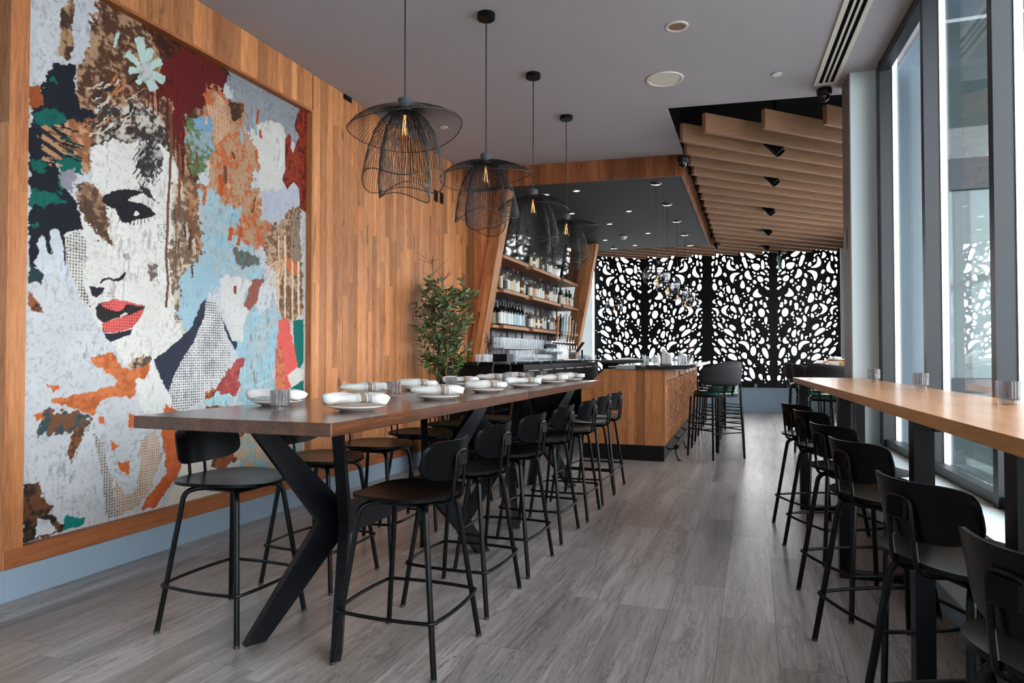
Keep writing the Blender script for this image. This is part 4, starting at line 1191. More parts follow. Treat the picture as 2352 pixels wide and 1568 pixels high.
    ('f',(186, 84, 44),(0, 0, 0),6,[(4.198,2.903),(4.210,2.841),(4.181,2.830),(4.169,2.891)]),
    ('f',(120, 72, 48),(0, 0, 0),6,[(3.838,2.542),(3.849,2.415),(3.816,2.406),(3.805,2.531)]),
    ('f',(186, 84, 44),(0, 0, 0),6,[(4.151,2.737),(4.156,2.641),(4.137,2.635),(4.132,2.731)]),
    ('f',(150, 176, 186),(0, 0, 0),6,[(3.904,2.209),(3.891,2.131),(3.874,2.129),(3.888,2.207)]),
    ('f',(150, 176, 186),(0, 0, 0),6,[(3.685,2.670),(3.723,2.618),(3.695,2.601),(3.657,2.652)]),
    ('f',(186, 84, 44),(0, 0, 0),6,[(3.795,2.467),(3.820,2.391),(3.783,2.377),(3.758,2.452)]),
    ('f',(150, 176, 186),(0, 0, 0),6,[(4.137,2.976),(4.160,2.848),(4.127,2.836),(4.105,2.963)]),
    ('f',(120, 72, 48),(0, 0, 0),6,[(4.145,2.383),(4.109,2.248),(4.091,2.247),(4.127,2.381)]),
    ('f',(206, 104, 56),(0, 0, 0),6,[(4.021,2.233),(4.039,2.181),(4.018,2.174),(4.000,2.226)]),
    ('f',(206, 104, 56),(0, 0, 0),6,[(4.091,2.643),(4.075,2.574),(4.058,2.571),(4.073,2.641)]),
    ('f',(120, 72, 48),(0, 0, 0),6,[(3.910,2.658),(3.934,2.605),(3.905,2.592),(3.882,2.645)]),
    ('f',(226, 186, 150),(0, 0, 0),6,[(3.655,2.833),(3.651,2.770),(3.632,2.765),(3.636,2.827)]),
    ('f',(186, 84, 44),(0, 0, 0),6,[(4.175,3.042),(4.165,2.930),(4.139,2.923),(4.150,3.034)]),
    ('f',(206, 104, 56),(0, 0, 0),6,[(3.658,2.343),(3.644,2.212),(3.616,2.208),(3.630,2.338)]),
    ('f',(150, 176, 186),(0, 0, 0),6,[(3.979,2.850),(4.003,2.732),(3.986,2.725),(3.963,2.843)]),
    ('f',(150, 176, 186),(0, 0, 0),6,[(3.813,2.062),(3.791,1.968),(3.778,1.967),(3.800,2.062)]),
    ('f',(150, 176, 186),(0, 0, 0),6,[(4.001,2.840),(4.010,2.745),(3.993,2.740),(3.985,2.834)]),
    ('f',(206, 104, 56),(0, 0, 0),6,[(4.102,2.608),(4.059,2.534),(4.030,2.537),(4.072,2.610)]),
    ('f',(186, 84, 44),(0, 0, 0),6,[(3.916,2.115),(3.893,2.015),(3.856,2.014),(3.879,2.114)]),
    ('f',(186, 84, 44),(0, 0, 0),6,[(3.812,2.446),(3.804,2.315),(3.768,2.308),(3.777,2.438)]),
    ('f',(120, 84, 60),(0, 0, 0),5,[(3.532,1.999),(3.537,1.860),(3.526,1.858),(3.521,1.997)]),
    ('f',(120, 84, 60),(0, 0, 0),5,[(3.401,1.863),(3.390,1.768),(3.380,1.768),(3.391,1.862)]),
    ('f',(196, 120, 72),(0, 0, 0),5,[(3.517,2.260),(3.518,2.119),(3.506,2.117),(3.505,2.258)]),
    ('f',(120, 84, 60),(0, 0, 0),5,[(3.472,2.380),(3.460,2.311),(3.448,2.310),(3.460,2.379)]),
    ('f',(120, 84, 60),(0, 0, 0),5,[(3.495,1.890),(3.499,1.842),(3.487,1.840),(3.483,1.888)]),
    ('f',(60, 54, 52),(0, 0, 0),5,[(3.470,2.070),(3.486,1.955),(3.471,1.951),(3.455,2.066)]),
    ('f',(214, 200, 180),(0, 0, 0),5,[(3.554,1.982),(3.565,1.868),(3.555,1.866),(3.544,1.980)]),
    ('f',(196, 120, 72),(0, 0, 0),5,[(3.485,1.978),(3.480,1.881),(3.474,1.881),(3.479,1.978)]),
    ('f',(60, 54, 52),(0, 0, 0),5,[(3.526,2.035),(3.522,1.897),(3.505,1.895),(3.510,2.033)]),
    ('f',(120, 84, 60),(0, 0, 0),5,[(3.428,1.947),(3.434,1.894),(3.417,1.890),(3.411,1.944)]),
    ('f',(214, 200, 180),(0, 0, 0),5,[(3.547,1.983),(3.548,1.852),(3.541,1.851),(3.540,1.982)]),
    ('f',(60, 54, 52),(0, 0, 0),5,[(3.390,2.190),(3.388,2.068),(3.383,2.067),(3.384,2.189)]),
    ('f',(214, 200, 180),(0, 0, 0),5,[(3.444,2.315),(3.458,2.205),(3.445,2.202),(3.431,2.311)]),
    ('f',(196, 120, 72),(0, 0, 0),5,[(3.440,2.359),(3.434,2.245),(3.427,2.243),(3.433,2.358)]),
    ('f',(120, 84, 60),(0, 0, 0),5,[(3.428,1.890),(3.441,1.767),(3.433,1.766),(3.420,1.888)]),
    ('f',(120, 84, 60),(0, 0, 0),5,[(3.497,1.923),(3.500,1.854),(3.487,1.851),(3.484,1.920)]),
    ('f',(214, 200, 180),(0, 0, 0),5,[(3.496,2.074),(3.495,1.986),(3.483,1.984),(3.484,2.072)]),
    ('f',(196, 120, 72),(0, 0, 0),5,[(3.545,2.250),(3.536,2.176),(3.530,2.175),(3.539,2.250)]),
    ('f',(214, 200, 180),(0, 0, 0),5,[(3.392,2.043),(3.392,1.938),(3.383,1.937),(3.383,2.041)]),
    ('f',(120, 84, 60),(0, 0, 0),5,[(3.393,1.892),(3.381,1.813),(3.370,1.812),(3.382,1.891)]),
    ('f',(60, 54, 52),(0, 0, 0),5,[(3.541,1.798),(3.547,1.717),(3.530,1.715),(3.525,1.795)]),
    ('f',(60, 54, 52),(0, 0, 0),5,[(3.414,1.955),(3.425,1.829),(3.419,1.828),(3.408,1.954)]),
    ('f',(224, 180, 140),(0, 0, 0),2,[(4.255,1.781),(4.307,1.893),(4.322,1.891),(4.270,1.779)]),
    ('f',(224, 180, 140),(0, 0, 0),2,[(4.304,1.890),(4.383,1.938),(4.392,1.930),(4.314,1.883)]),
    ('f',(224, 180, 140),(0, 0, 0),2,[(4.392,1.935),(4.382,1.843),(4.366,1.842),(4.376,1.934)]),
    ('f',(224, 180, 140),(0, 0, 0),2,[(4.384,1.846),(4.288,1.747),(4.275,1.752),(4.370,1.851)]),
    ('f',(224, 180, 140),(0, 0, 0),2,[(4.283,1.758),(4.414,1.735),(4.408,1.724),(4.277,1.747)]),
    ('f',(224, 180, 140),(0, 0, 0),2,[(4.397,1.727),(4.460,1.912),(4.477,1.911),(4.413,1.726)]),
    ('f',(224, 180, 140),(0, 0, 0),2,[(4.462,1.902),(4.426,1.955),(4.441,1.961),(4.477,1.908)]),
    ('f',(224, 180, 140),(0, 0, 0),2,[(4.445,1.958),(4.382,1.791),(4.366,1.792),(4.428,1.959)]),
    ('f',(224, 180, 140),(0, 0, 0),2,[(4.382,1.799),(4.416,1.626),(4.400,1.624),(4.366,1.796)]),
    ('f',(176, 210, 216),(0, 0, 0),3,[(3.696,0.862),(3.765,0.957),(3.787,0.947),(3.717,0.852)]),
    ('f',(176, 210, 216),(0, 0, 0),3,[(3.781,0.955),(3.838,0.851),(3.814,0.846),(3.759,0.950)]),
    ('f',(176, 210, 216),(0, 0, 0),3,[(3.809,0.854),(3.869,0.936),(3.892,0.927),(3.831,0.844)]),
    ('f',(176, 210, 216),(0, 0, 0),3,[(3.880,0.937),(3.939,0.896),(3.921,0.883),(3.863,0.925)]),
    ('f',(176, 210, 216),(0, 0, 0),3,[(4.025,1.109),(3.996,1.016),(3.968,1.021),(3.997,1.114)]),
    ('f',(176, 210, 216),(0, 0, 0),3,[(3.990,1.035),(4.055,0.973),(4.032,0.961),(3.967,1.024)]),
    ('f',(176, 210, 216),(0, 0, 0),3,[(4.026,0.981),(4.211,1.002),(4.217,0.982),(4.033,0.961)]),
    ('f',(176, 210, 216),(0, 0, 0),3,[(4.191,0.999),(4.316,1.026),(4.327,1.005),(4.202,0.979)]),
    ('f',(176, 210, 216),(0, 0, 0),3,[(4.228,0.932),(4.262,0.787),(4.233,0.786),(4.200,0.930)]),
    ('f',(176, 210, 216),(0, 0, 0),3,[(4.262,0.788),(4.173,0.738),(4.154,0.754),(4.242,0.804)]),
    ('f',(176, 210, 216),(0, 0, 0),3,[(4.175,0.738),(4.065,0.766),(4.072,0.784),(4.181,0.756)]),
    ('f',(110, 80, 62),(0, 0, 0),3,[(3.488,2.595),(3.530,2.536),(3.515,2.527),(3.474,2.585)]),
    ('f',(110, 80, 62),(0, 0, 0),3,[(3.530,2.538),(3.498,2.465),(3.483,2.465),(3.515,2.539)]),
    ('f',(110, 80, 62),(0, 0, 0),3,[(3.491,2.476),(3.559,2.468),(3.552,2.454),(3.484,2.463)]),
    ('f',(110, 80, 62),(0, 0, 0),3,[(3.543,2.456),(3.558,2.555),(3.574,2.558),(3.559,2.459)]),
    ('f',(110, 80, 62),(0, 0, 0),3,[(3.573,2.560),(3.591,2.454),(3.574,2.448),(3.557,2.553)]),
    ('f',(110, 80, 62),(0, 0, 0),3,[(3.591,2.457),(3.527,2.362),(3.513,2.365),(3.577,2.460)]),
    ('f',(110, 80, 62),(0, 0, 0),3,[(3.529,2.363),(3.461,2.340),(3.459,2.352),(3.527,2.375)]),
    ('f',(120, 114, 108),(0, 0, 0),1,[(3.255,2.016),(3.270,2.018),(3.270,2.014),(3.255,2.011)]),
    ('f',(120, 114, 108),(0, 0, 0),1,[(3.275,2.019),(3.286,2.021),(3.286,2.017),(3.275,2.015)]),
    ('f',(120, 114, 108),(0, 0, 0),1,[(3.291,2.022),(3.308,2.025),(3.308,2.021),(3.291,2.018)]),
    ('f',(120, 114, 108),(0, 0, 0),1,[(3.313,2.026),(3.326,2.028),(3.326,2.024),(3.313,2.022)]),
    ('f',(120, 114, 108),(0, 0, 0),1,[(3.331,2.029),(3.348,2.033),(3.348,2.028),(3.331,2.025)]),
    ('f',(120, 114, 108),(0, 0, 0),1,[(3.255,2.005),(3.273,2.008),(3.273,2.004),(3.255,2.001)]),
    ('f',(120, 114, 108),(0, 0, 0),1,[(3.298,2.012),(3.316,2.016),(3.316,2.011),(3.298,2.008)]),
    ('f',(120, 114, 108),(0, 0, 0),1,[(3.321,2.017),(3.339,2.020),(3.339,2.016),(3.321,2.012)]),
    ('f',(120, 114, 108),(0, 0, 0),1,[(3.255,1.994),(3.266,1.996),(3.266,1.992),(3.255,1.990)]),
    ('f',(120, 114, 108),(0, 0, 0),1,[(3.294,2.001),(3.311,2.004),(3.311,2.000),(3.294,1.997)]),
    ('f',(120, 114, 108),(0, 0, 0),1,[(3.316,2.005),(3.336,2.008),(3.336,2.004),(3.316,2.001)]),
    ('f',(120, 114, 108),(0, 0, 0),1,[(3.267,1.985),(3.286,1.988),(3.286,1.984),(3.267,1.981)]),
    ('f',(120, 114, 108),(0, 0, 0),1,[(3.291,1.989),(3.298,1.990),(3.298,1.986),(3.291,1.985)]),
    ('f',(120, 114, 108),(0, 0, 0),1,[(3.303,1.991),(3.314,1.993),(3.314,1.989),(3.303,1.987)]),
    ('f',(120, 114, 108),(0, 0, 0),1,[(3.255,1.972),(3.271,1.975),(3.271,1.971),(3.255,1.968)]),
    ('f',(120, 114, 108),(0, 0, 0),1,[(3.299,1.980),(3.316,1.982),(3.316,1.978),(3.299,1.975)]),
    ('f',(120, 114, 108),(0, 0, 0),1,[(3.321,1.983),(3.332,1.985),(3.332,1.981),(3.321,1.979)]),
    ('f',(120, 114, 108),(0, 0, 0),1,[(3.255,1.961),(3.274,1.964),(3.274,1.960),(3.255,1.957)]),
    ('f',(120, 114, 108),(0, 0, 0),1,[(3.279,1.965),(3.296,1.968),(3.296,1.964),(3.279,1.961)]),
    ('f',(120, 114, 108),(0, 0, 0),1,[(3.301,1.969),(3.309,1.970),(3.309,1.966),(3.301,1.965)]),
    ('f',(120, 114, 108),(0, 0, 0),1,[(3.314,1.971),(3.334,1.975),(3.334,1.970),(3.314,1.967)]),
    ('f',(120, 114, 108),(0, 0, 0),1,[(3.256,1.950),(3.268,1.952),(3.268,1.948),(3.256,1.946)]),
    ('f',(120, 114, 108),(0, 0, 0),1,[(3.273,1.953),(3.293,1.957),(3.293,1.952),(3.273,1.949)]),
    ('f',(120, 114, 108),(0, 0, 0),1,[(3.298,1.957),(3.314,1.960),(3.314,1.956),(3.298,1.953)]),
    ('f',(120, 114, 108),(0, 0, 0),1,[(3.319,1.961),(3.339,1.964),(3.339,1.960),(3.319,1.957)]),
    ('f',(120, 114, 108),(0, 0, 0),1,[(3.256,1.940),(3.268,1.942),(3.268,1.937),(3.256,1.935)]),
    ('f',(120, 114, 108),(0, 0, 0),1,[(3.296,1.946),(3.306,1.948),(3.306,1.944),(3.296,1.942)]),
    ('f',(120, 114, 108),(0, 0, 0),1,[(3.311,1.949),(3.319,1.950),(3.319,1.946),(3.311,1.945)]),
    ('f',(120, 114, 108),(0, 0, 0),1,[(3.324,1.951),(3.342,1.954),(3.342,1.950),(3.324,1.947)]),
    ('f',(120, 114, 108),(0, 0, 0),1,[(3.256,1.929),(3.273,1.931),(3.273,1.927),(3.256,1.925)]),
    ('f',(120, 114, 108),(0, 0, 0),1,[(3.297,1.935),(3.316,1.938),(3.316,1.934),(3.297,1.931)]),
    ('f',(120, 114, 108),(0, 0, 0),1,[(3.321,1.939),(3.341,1.942),(3.341,1.938),(3.321,1.935)]),
    ('f',(120, 114, 108),(0, 0, 0),1,[(3.256,1.918),(3.273,1.921),(3.273,1.917),(3.256,1.914)]),
    ('f',(120, 114, 108),(0, 0, 0),1,[(3.317,1.928),(3.330,1.930),(3.330,1.925),(3.317,1.923)]),
    ('f',(120, 114, 108),(0, 0, 0),1,[(3.274,1.910),(3.293,1.913),(3.293,1.909),(3.274,1.906)]),
    ('f',(120, 114, 108),(0, 0, 0),1,[(3.298,1.914),(3.313,1.916),(3.314,1.912),(3.299,1.910)]),
    ('f',(120, 114, 108),(0, 0, 0),1,[(3.319,1.917),(3.328,1.918),(3.328,1.914),(3.319,1.913)]),
    ('f',(120, 114, 108),(0, 0, 0),1,[(2.730,1.740),(2.743,1.742),(2.743,1.738),(2.730,1.737)]),
    ('f',(120, 114, 108),(0, 0, 0),1,[(2.747,1.743),(2.762,1.745),(2.762,1.741),(2.747,1.739)]),
    ('f',(120, 114, 108),(0, 0, 0),1,[(2.765,1.745),(2.779,1.747),(2.779,1.743),(2.765,1.741)]),
    ('f',(120, 114, 108),(0, 0, 0),1,[(2.783,1.747),(2.792,1.749),(2.792,1.745),(2.783,1.744)]),
    ('f',(120, 114, 108),(0, 0, 0),1,[(2.741,1.732),(2.747,1.733),(2.747,1.729),(2.741,1.728)]),
    ('f',(120, 114, 108),(0, 0, 0),1,[(2.750,1.733),(2.760,1.735),(2.760,1.731),(2.751,1.730)]),
    ('f',(120, 114, 108),(0, 0, 0),1,[(2.764,1.735),(2.770,1.736),(2.770,1.732),(2.764,1.732)]),
    ('f',(120, 114, 108),(0, 0, 0),1,[(2.774,1.737),(2.779,1.737),(2.780,1.734),(2.774,1.733)]),
    ('f',(120, 114, 108),(0, 0, 0),1,[(2.730,1.721),(2.736,1.722),(2.736,1.718),(2.730,1.717)]),
    ('f',(120, 114, 108),(0, 0, 0),1,[(2.740,1.722),(2.745,1.723),(2.745,1.719),(2.740,1.719)]),
    ('f',(120, 114, 108),(0, 0, 0),1,[(2.749,1.724),(2.756,1.724),(2.756,1.721),(2.749,1.720)]),
    ('f',(120, 114, 108),(0, 0, 0),1,[(2.760,1.725),(2.773,1.727),(2.773,1.723),(2.760,1.721)]),
    ('f',(120, 114, 108),(0, 0, 0),1,[(2.777,1.727),(2.785,1.728),(2.785,1.725),(2.777,1.724)]),
    ('f',(120, 114, 108),(0, 0, 0),1,[(2.870,1.556),(2.881,1.557),(2.881,1.553),(2.870,1.552)]),
    ('f',(120, 114, 108),(0, 0, 0),1,[(2.885,1.557),(2.894,1.558),(2.894,1.554),(2.885,1.554)]),
    ('f',(120, 114, 108),(0, 0, 0),1,[(2.908,1.559),(2.915,1.560),(2.915,1.556),(2.909,1.556)]),
    ('f',(120, 114, 108),(0, 0, 0),1,[(2.919,1.560),(2.932,1.561),(2.932,1.558),(2.919,1.557)]),
    ('f',(120, 114, 108),(0, 0, 0),1,[(2.936,1.562),(2.945,1.562),(2.945,1.559),(2.937,1.558)]),
    ('f',(120, 114, 108),(0, 0, 0),1,[(2.870,1.546),(2.882,1.547),(2.882,1.543),(2.870,1.542)]),
    ('f',(120, 114, 108),(0, 0, 0),1,[(2.886,1.547),(2.893,1.548),(2.893,1.544),(2.886,1.544)]),
    ('f',(120, 114, 108),(0, 0, 0),1,[(2.910,1.549),(2.922,1.550),(2.922,1.547),(2.910,1.546)]),
    ('f',(120, 114, 108),(0, 0, 0),1,[(2.946,1.552),(2.953,1.553),(2.953,1.549),(2.946,1.549)]),
    ('f',(120, 114, 108),(0, 0, 0),1,[(2.870,1.536),(2.876,1.537),(2.876,1.533),(2.870,1.532)]),
    ('f',(120, 114, 108),(0, 0, 0),1,[(2.880,1.537),(2.888,1.538),(2.888,1.534),(2.880,1.533)]),
    ('f',(120, 114, 108),(0, 0, 0),1,[(2.892,1.538),(2.899,1.539),(2.899,1.535),(2.892,1.534)]),
    ('f',(120, 114, 108),(0, 0, 0),1,[(2.903,1.539),(2.911,1.540),(2.911,1.536),(2.903,1.535)]),
    ('f',(120, 114, 108),(0, 0, 0),1,[(2.915,1.540),(2.929,1.541),(2.929,1.537),(2.915,1.536)]),
    ('f',(120, 114, 108),(0, 0, 0),1,[(2.946,1.542),(2.955,1.543),(2.955,1.539),(2.946,1.539)]),
    ('f',(120, 114, 108),(0, 0, 0),1,[(3.249,1.676),(3.263,1.677),(3.263,1.673),(3.249,1.671)]),
    ('f',(120, 114, 108),(0, 0, 0),1,[(3.268,1.677),(3.276,1.678),(3.276,1.674),(3.268,1.673)]),
    ('f',(120, 114, 108),(0, 0, 0),1,[(3.227,1.662),(3.245,1.664),(3.245,1.660),(3.227,1.658)]),
    ('f',(120, 114, 108),(0, 0, 0),1,[(3.250,1.665),(3.260,1.666),(3.260,1.662),(3.250,1.661)]),
    ('f',(120, 114, 108),(0, 0, 0),1,[(3.265,1.666),(3.279,1.668),(3.279,1.664),(3.265,1.662)]),
    ('f',(120, 114, 108),(0, 0, 0),1,[(3.243,1.653),(3.257,1.655),(3.257,1.651),(3.243,1.649)]),
    ('f',(120, 114, 108),(0, 0, 0),1,[(3.262,1.655),(3.277,1.657),(3.277,1.653),(3.262,1.651)]),
    ('f',(120, 114, 108),(0, 0, 0),1,[(3.227,1.641),(3.236,1.642),(3.236,1.638),(3.227,1.637)]),
    ('f',(120, 114, 108),(0, 0, 0),1,[(3.241,1.642),(3.249,1.643),(3.249,1.639),(3.241,1.638)]),
    ('f',(120, 114, 108),(0, 0, 0),1,[(3.254,1.643),(3.271,1.645),(3.271,1.641),(3.254,1.639)]),
    ('f',(120, 114, 108),(0, 0, 0),1,[(3.227,1.630),(3.239,1.631),(3.239,1.627),(3.227,1.626)]),
    ('f',(120, 114, 108),(0, 0, 0),1,[(3.244,1.632),(3.251,1.632),(3.251,1.628),(3.244,1.628)]),
    ('f',(120, 114, 108),(0, 0, 0),1,[(3.256,1.633),(3.270,1.634),(3.270,1.630),(3.256,1.629)]),
    ('f',(120, 114, 108),(0, 0, 0),1,[(2.678,1.804),(2.683,1.805),(2.684,1.801),(2.678,1.801)]),
    ('f',(120, 114, 108),(0, 0, 0),1,[(2.697,1.807),(2.706,1.808),(2.706,1.805),(2.697,1.804)]),
    ('f',(120, 114, 108),(0, 0, 0),1,[(2.710,1.809),(2.723,1.811),(2.723,1.808),(2.710,1.805)]),
    ('f',(120, 114, 108),(0, 0, 0),1,[(2.727,1.812),(2.734,1.813),(2.734,1.809),(2.727,1.808)]),
    ('f',(120, 114, 108),(0, 0, 0),1,[(2.678,1.795),(2.686,1.796),(2.686,1.792),(2.678,1.791)]),
    ('f',(120, 114, 108),(0, 0, 0),1,[(2.689,1.796),(2.697,1.798),(2.697,1.794),(2.690,1.793)]),
    ('f',(120, 114, 108),(0, 0, 0),1,[(2.701,1.798),(2.714,1.800),(2.714,1.797),(2.701,1.795)]),
    ('f',(120, 114, 108),(0, 0, 0),1,[(2.696,1.788),(2.707,1.790),(2.707,1.786),(2.696,1.784)]),
    ('f',(120, 114, 108),(0, 0, 0),1,[(2.711,1.790),(2.725,1.792),(2.725,1.789),(2.711,1.787)]),
    ('f',(120, 114, 108),(0, 0, 0),1,[(2.678,1.776),(2.685,1.777),(2.685,1.773),(2.678,1.772)]),
    ('f',(120, 114, 108),(0, 0, 0),1,[(2.688,1.777),(2.700,1.779),(2.700,1.775),(2.688,1.774)]),
    ('f',(120, 114, 108),(0, 0, 0),1,[(2.704,1.780),(2.716,1.781),(2.716,1.778),(2.704,1.776)]),
    ('f',(120, 114, 108),(0, 0, 0),1,[(2.720,1.782),(2.725,1.783),(2.725,1.779),(2.720,1.778)]),
    ('s',(168, 166, 162),(120, 118, 114),4,[(3.003,1.783),(3.050,1.815),(3.057,1.769),(3.027,1.755)]),
    ('t',(190, 184, 176),(110, 100, 92),10,[(3.174,1.774),(3.251,1.768),(3.259,1.677),(3.207,1.650)]),
    ('f',(30, 30, 34),(0, 0, 0),1,[(2.991,2.017),(2.982,1.979),(2.977,1.979),(2.986,2.017)]),
    ('f',(30, 30, 34),(0, 0, 0),1,[(3.015,2.016),(3.008,1.978),(3.002,1.978),(3.009,2.016)]),
    ('f',(30, 30, 34),(0, 0, 0),1,[(3.039,2.015),(3.033,1.978),(3.027,1.977),(3.033,2.015)]),
    ('f',(30, 30, 34),(0, 0, 0),1,[(3.063,2.014),(3.059,1.977),(3.053,1.976),(3.057,2.014)]),
    ('f',(30, 30, 34),(0, 0, 0),1,[(3.087,2.013),(3.085,1.976),(3.079,1.975),(3.081,2.012)]),
    ('f',(30, 30, 34),(0, 0, 0),1,[(3.111,2.024),(3.112,1.986),(3.106,1.985),(3.105,2.023)]),
    ('f',(30, 30, 34),(0, 0, 0),1,[(3.136,2.034),(3.138,1.997),(3.132,1.996),(3.130,2.033)]),
    ('f',(30, 30, 34),(0, 0, 0),1,[(3.161,2.045),(3.165,2.008),(3.159,2.006),(3.154,2.043)]),
    ('f',(30, 30, 34),(0, 0, 0),1,[(3.186,2.056),(3.193,2.019),(3.186,2.017),(3.180,2.054)]),
]


def vnoise(X, Y, freq, seed):
    """smooth value noise on arrays"""
    rs = np.random.RandomState(seed)
    tab = rs.rand(256, 256)
    x, y = X * freq, Y * freq
    xi, yi = np.floor(x).astype(int), np.floor(y).astype(int)
    fx, fy = x - xi, y - yi
    fx, fy = fx * fx * (3 - 2 * fx), fy * fy * (3 - 2 * fy)
    g = lambda a, b: tab[(xi + a) % 256, (yi + b) % 256]
    return (g(0, 0) * (1 - fx) + g(1, 0) * fx) * (1 - fy) + (g(0, 1) * (1 - fx) + g(1, 1) * fx) * fy


def fbm(X, Y, freq, seed, oc=4):
    t, a, s = 0, 1.0, 0
    for k in range(oc):
        t = t + a * vnoise(X, Y, freq * 2 ** k, seed + k)
        s += a
        a *= .55
    return t / s


def build_mural():
    step = 0.005
    nu, nv = int((OY1 - OY0) / step), int((OZ1 - OZ0) / step)
    us = np.linspace(OY0, OY1, nu + 1)
    vs = np.linspace(OZ0, OZ1, nv + 1)
    U, V = np.meshgrid(us, vs, indexing='ij')
    n1, n2 = fbm(U, V, 9, 11), fbm(U, V, 9, 31)
    m1, m2 = fbm(U, V, 45, 51, 3), fbm(U, V, 45, 71, 3)
    sp = fbm(U, V, 70, 5, 2)
    tx = fbm(U * 1.0, V * .55, 34, 91, 5)
    tx2 = fbm(U * .5, V * .9, 60, 131, 4)
    C = np.zeros(U.shape + (3,))

    def lin(c):
        return np.array(rgb(*c)[:3])
    for mode, a, b, rg, pts in MURAL:
        amp = rg * 0.001 * 1.6
        pad = 3 * amp + .01
        pu, pv = [p[0] for p in pts], [p[1] for p in pts]
        i0, i1 = np.searchsorted(us, [min(pu) - pad, max(pu) + pad])
        j0, j1 = np.searchsorted(vs, [min(pv) - pad, max(pv) + pad])
        if i1 <= i0 or j1 <= j0:
            continue
        B = np.s_[i0:i1, j0:j1]
        X = U[B] + (n1[B] - .5) * 2.2 * amp + (m1[B] - .5) * 2.4 * amp
        Y = V[B] + (n2[B] - .5) * 2.2 * amp + (m2[B] - .5) * 2.4 * amp
        ins = np.zeros(X.shape, bool)
        k = len(pts)
        for i in range(k):
            ax, ay = pts[i]
            bx, by = pts[(i + 1) % k]
            if ay == by:
                continue
            ins ^= ((ay > Y) != (by > Y)) & (X < (bx - ax) * (Y - ay) / (by - ay) + ax)
        if mode == 'f':
            w = np.clip((sp[B] - .66) * 4, 0, 0.35)
            col = lin(a) * (1 - .35 * w[..., None]) * (0.92 + .16 * n1[B][..., None])
        elif mode == 's':
            w = np.clip((sp[B] - .58) * 4, 0, .6) * (0.15 + .8 * n2[B])
            col = lin(a) * (1 - w[..., None]) + lin(b) * w[..., None]
        elif mode == 't':
            w = np.clip((tx[B] * .5 + tx2[B] * .5 - .47 + (n1[B] - .5) * .5) * 8 + .5, 0, 1)
            col = lin(a) * (1 - w[..., None]) + lin(b) * w[..., None]
            col = col * (0.8 + .4 * m1[B][..., None])
        elif mode == 'l':
            w = (np.sin((V[B] * 1.0 + U[B] * .35 + .02 * n1[B]) * 2 * PI / .055) > 0.1).astype(float)
            col = lin(a) * (1 - w[..., None]) + lin(b) * w[..., None]
        else:
            p_ = 2 * PI / 0.024
            w = np.clip((np.sin((U[B] + V[B]) * p_ * .7) * np.sin((U[B] - V[B]) * p_ * .7) - .1 + (n1[B] - .5)) * 3, 0, 1)
            col = lin(a) * (1 - w[..., None]) + lin(b) * w[..., None]
        C[B][ins] = (col * np.ones(X.shape + (1,)))[ins]
    gr_ = fbm(U, V, 5, 201, 5)
    sc_ = fbm(U * 1.0, V * .25, 60, 231, 3)
    C *= (0.86 + .28 * gr_)[..., None] * (1 - np.clip((sc_ - .6) * 3, 0, .4) * np.clip((gr_ - .45) * 5, 0, 1))[..., None]
    xm = XL - 0.055
    co = np.stack([np.full(U.shape, xm), U, V], -1).reshape(-1, 3)
    idx = np.arange((nu + 1) * (nv + 1)).reshape(nu + 1, nv + 1)
    q = np.stack([idx[:-1, :-1], idx[1:, :-1], idx[1:, 1:], idx[:-1, 1:]], -1).reshape(-1, 4)
    # a solid back so the panel has thickness
    nb = len(co)
    bk = np.array([(xm - 0.02, OY0, OZ0), (xm - 0.02, OY1, OZ0), (xm - 0.02, OY1, OZ1), (xm - 0.02, OY0, OZ1)])
    co = np.vstack([co, bk])
    me = bpy.data.meshes.new('mural_panel')
    me.vertices.add(len(co))
    me.vertices.foreach_set('co', co.ravel())
    nq = len(q) + 1
    me.loops.add(nq * 4)
    me.polygons.add(nq)
    qq = np.vstack([q, [[nb, nb + 3, nb + 2, nb + 1]]])
    me.loops.foreach_set('vertex_index', qq.ravel())
    me.polygons.foreach_set('loop_start', np.arange(nq) * 4)
    me.update(calc_edges=True)
    ca = me.color_attributes.new('print', 'FLOAT_COLOR', 'POINT')
    cc = np.ones((len(co), 4), np.float32)
    cc[:nb, :3] = C.reshape(-1, 3)
    ca.data.foreach_set('color', cc.ravel())
    m, nt, b_ = new_mat('printed_mural')
    at = N(nt, 'ShaderNodeAttribute', attribute_name='print')
    tc = N(nt, 'ShaderNodeTexCoord')
    nz = N(nt, 'ShaderNodeTexNoise', Scale=260.0, Detail=3.0)
    nt.links.new(tc.outputs['Object'], nz.inputs['Vector'])
    mr = N(nt, 'ShaderNodeMapRange')
    mr.inputs[1].default_value, mr.inputs[2].default_value = .3, .7
    mr.inputs[3].default_value, mr.inputs[4].default_value = .62, .95
    nt.links.new(nz.outputs['Fac'], mr.inputs[0])
    sc = N(nt, 'ShaderNodeVectorMath', operation='SCALE')
    nt.links.new(at.outputs['Color'], sc.inputs[0])
    nt.links.new(mr.outputs[0], sc.inputs['Scale'])
    nt.links.new(sc.outputs[0], b_.inputs['Base Color'])
    b_.inputs['Roughness'].default_value = 0.7
    b_.inputs['Specular IOR Level'].default_value = 0.2
    me.materials.append(m)
    o = bpy.data.objects.new('wall_mural', me)
    link(o)
    tag(o, "large torn-poster collage mural of a woman's face with red lips, set into the plank wall", 'mural')


build_mural()

# ================================================================== counter stools


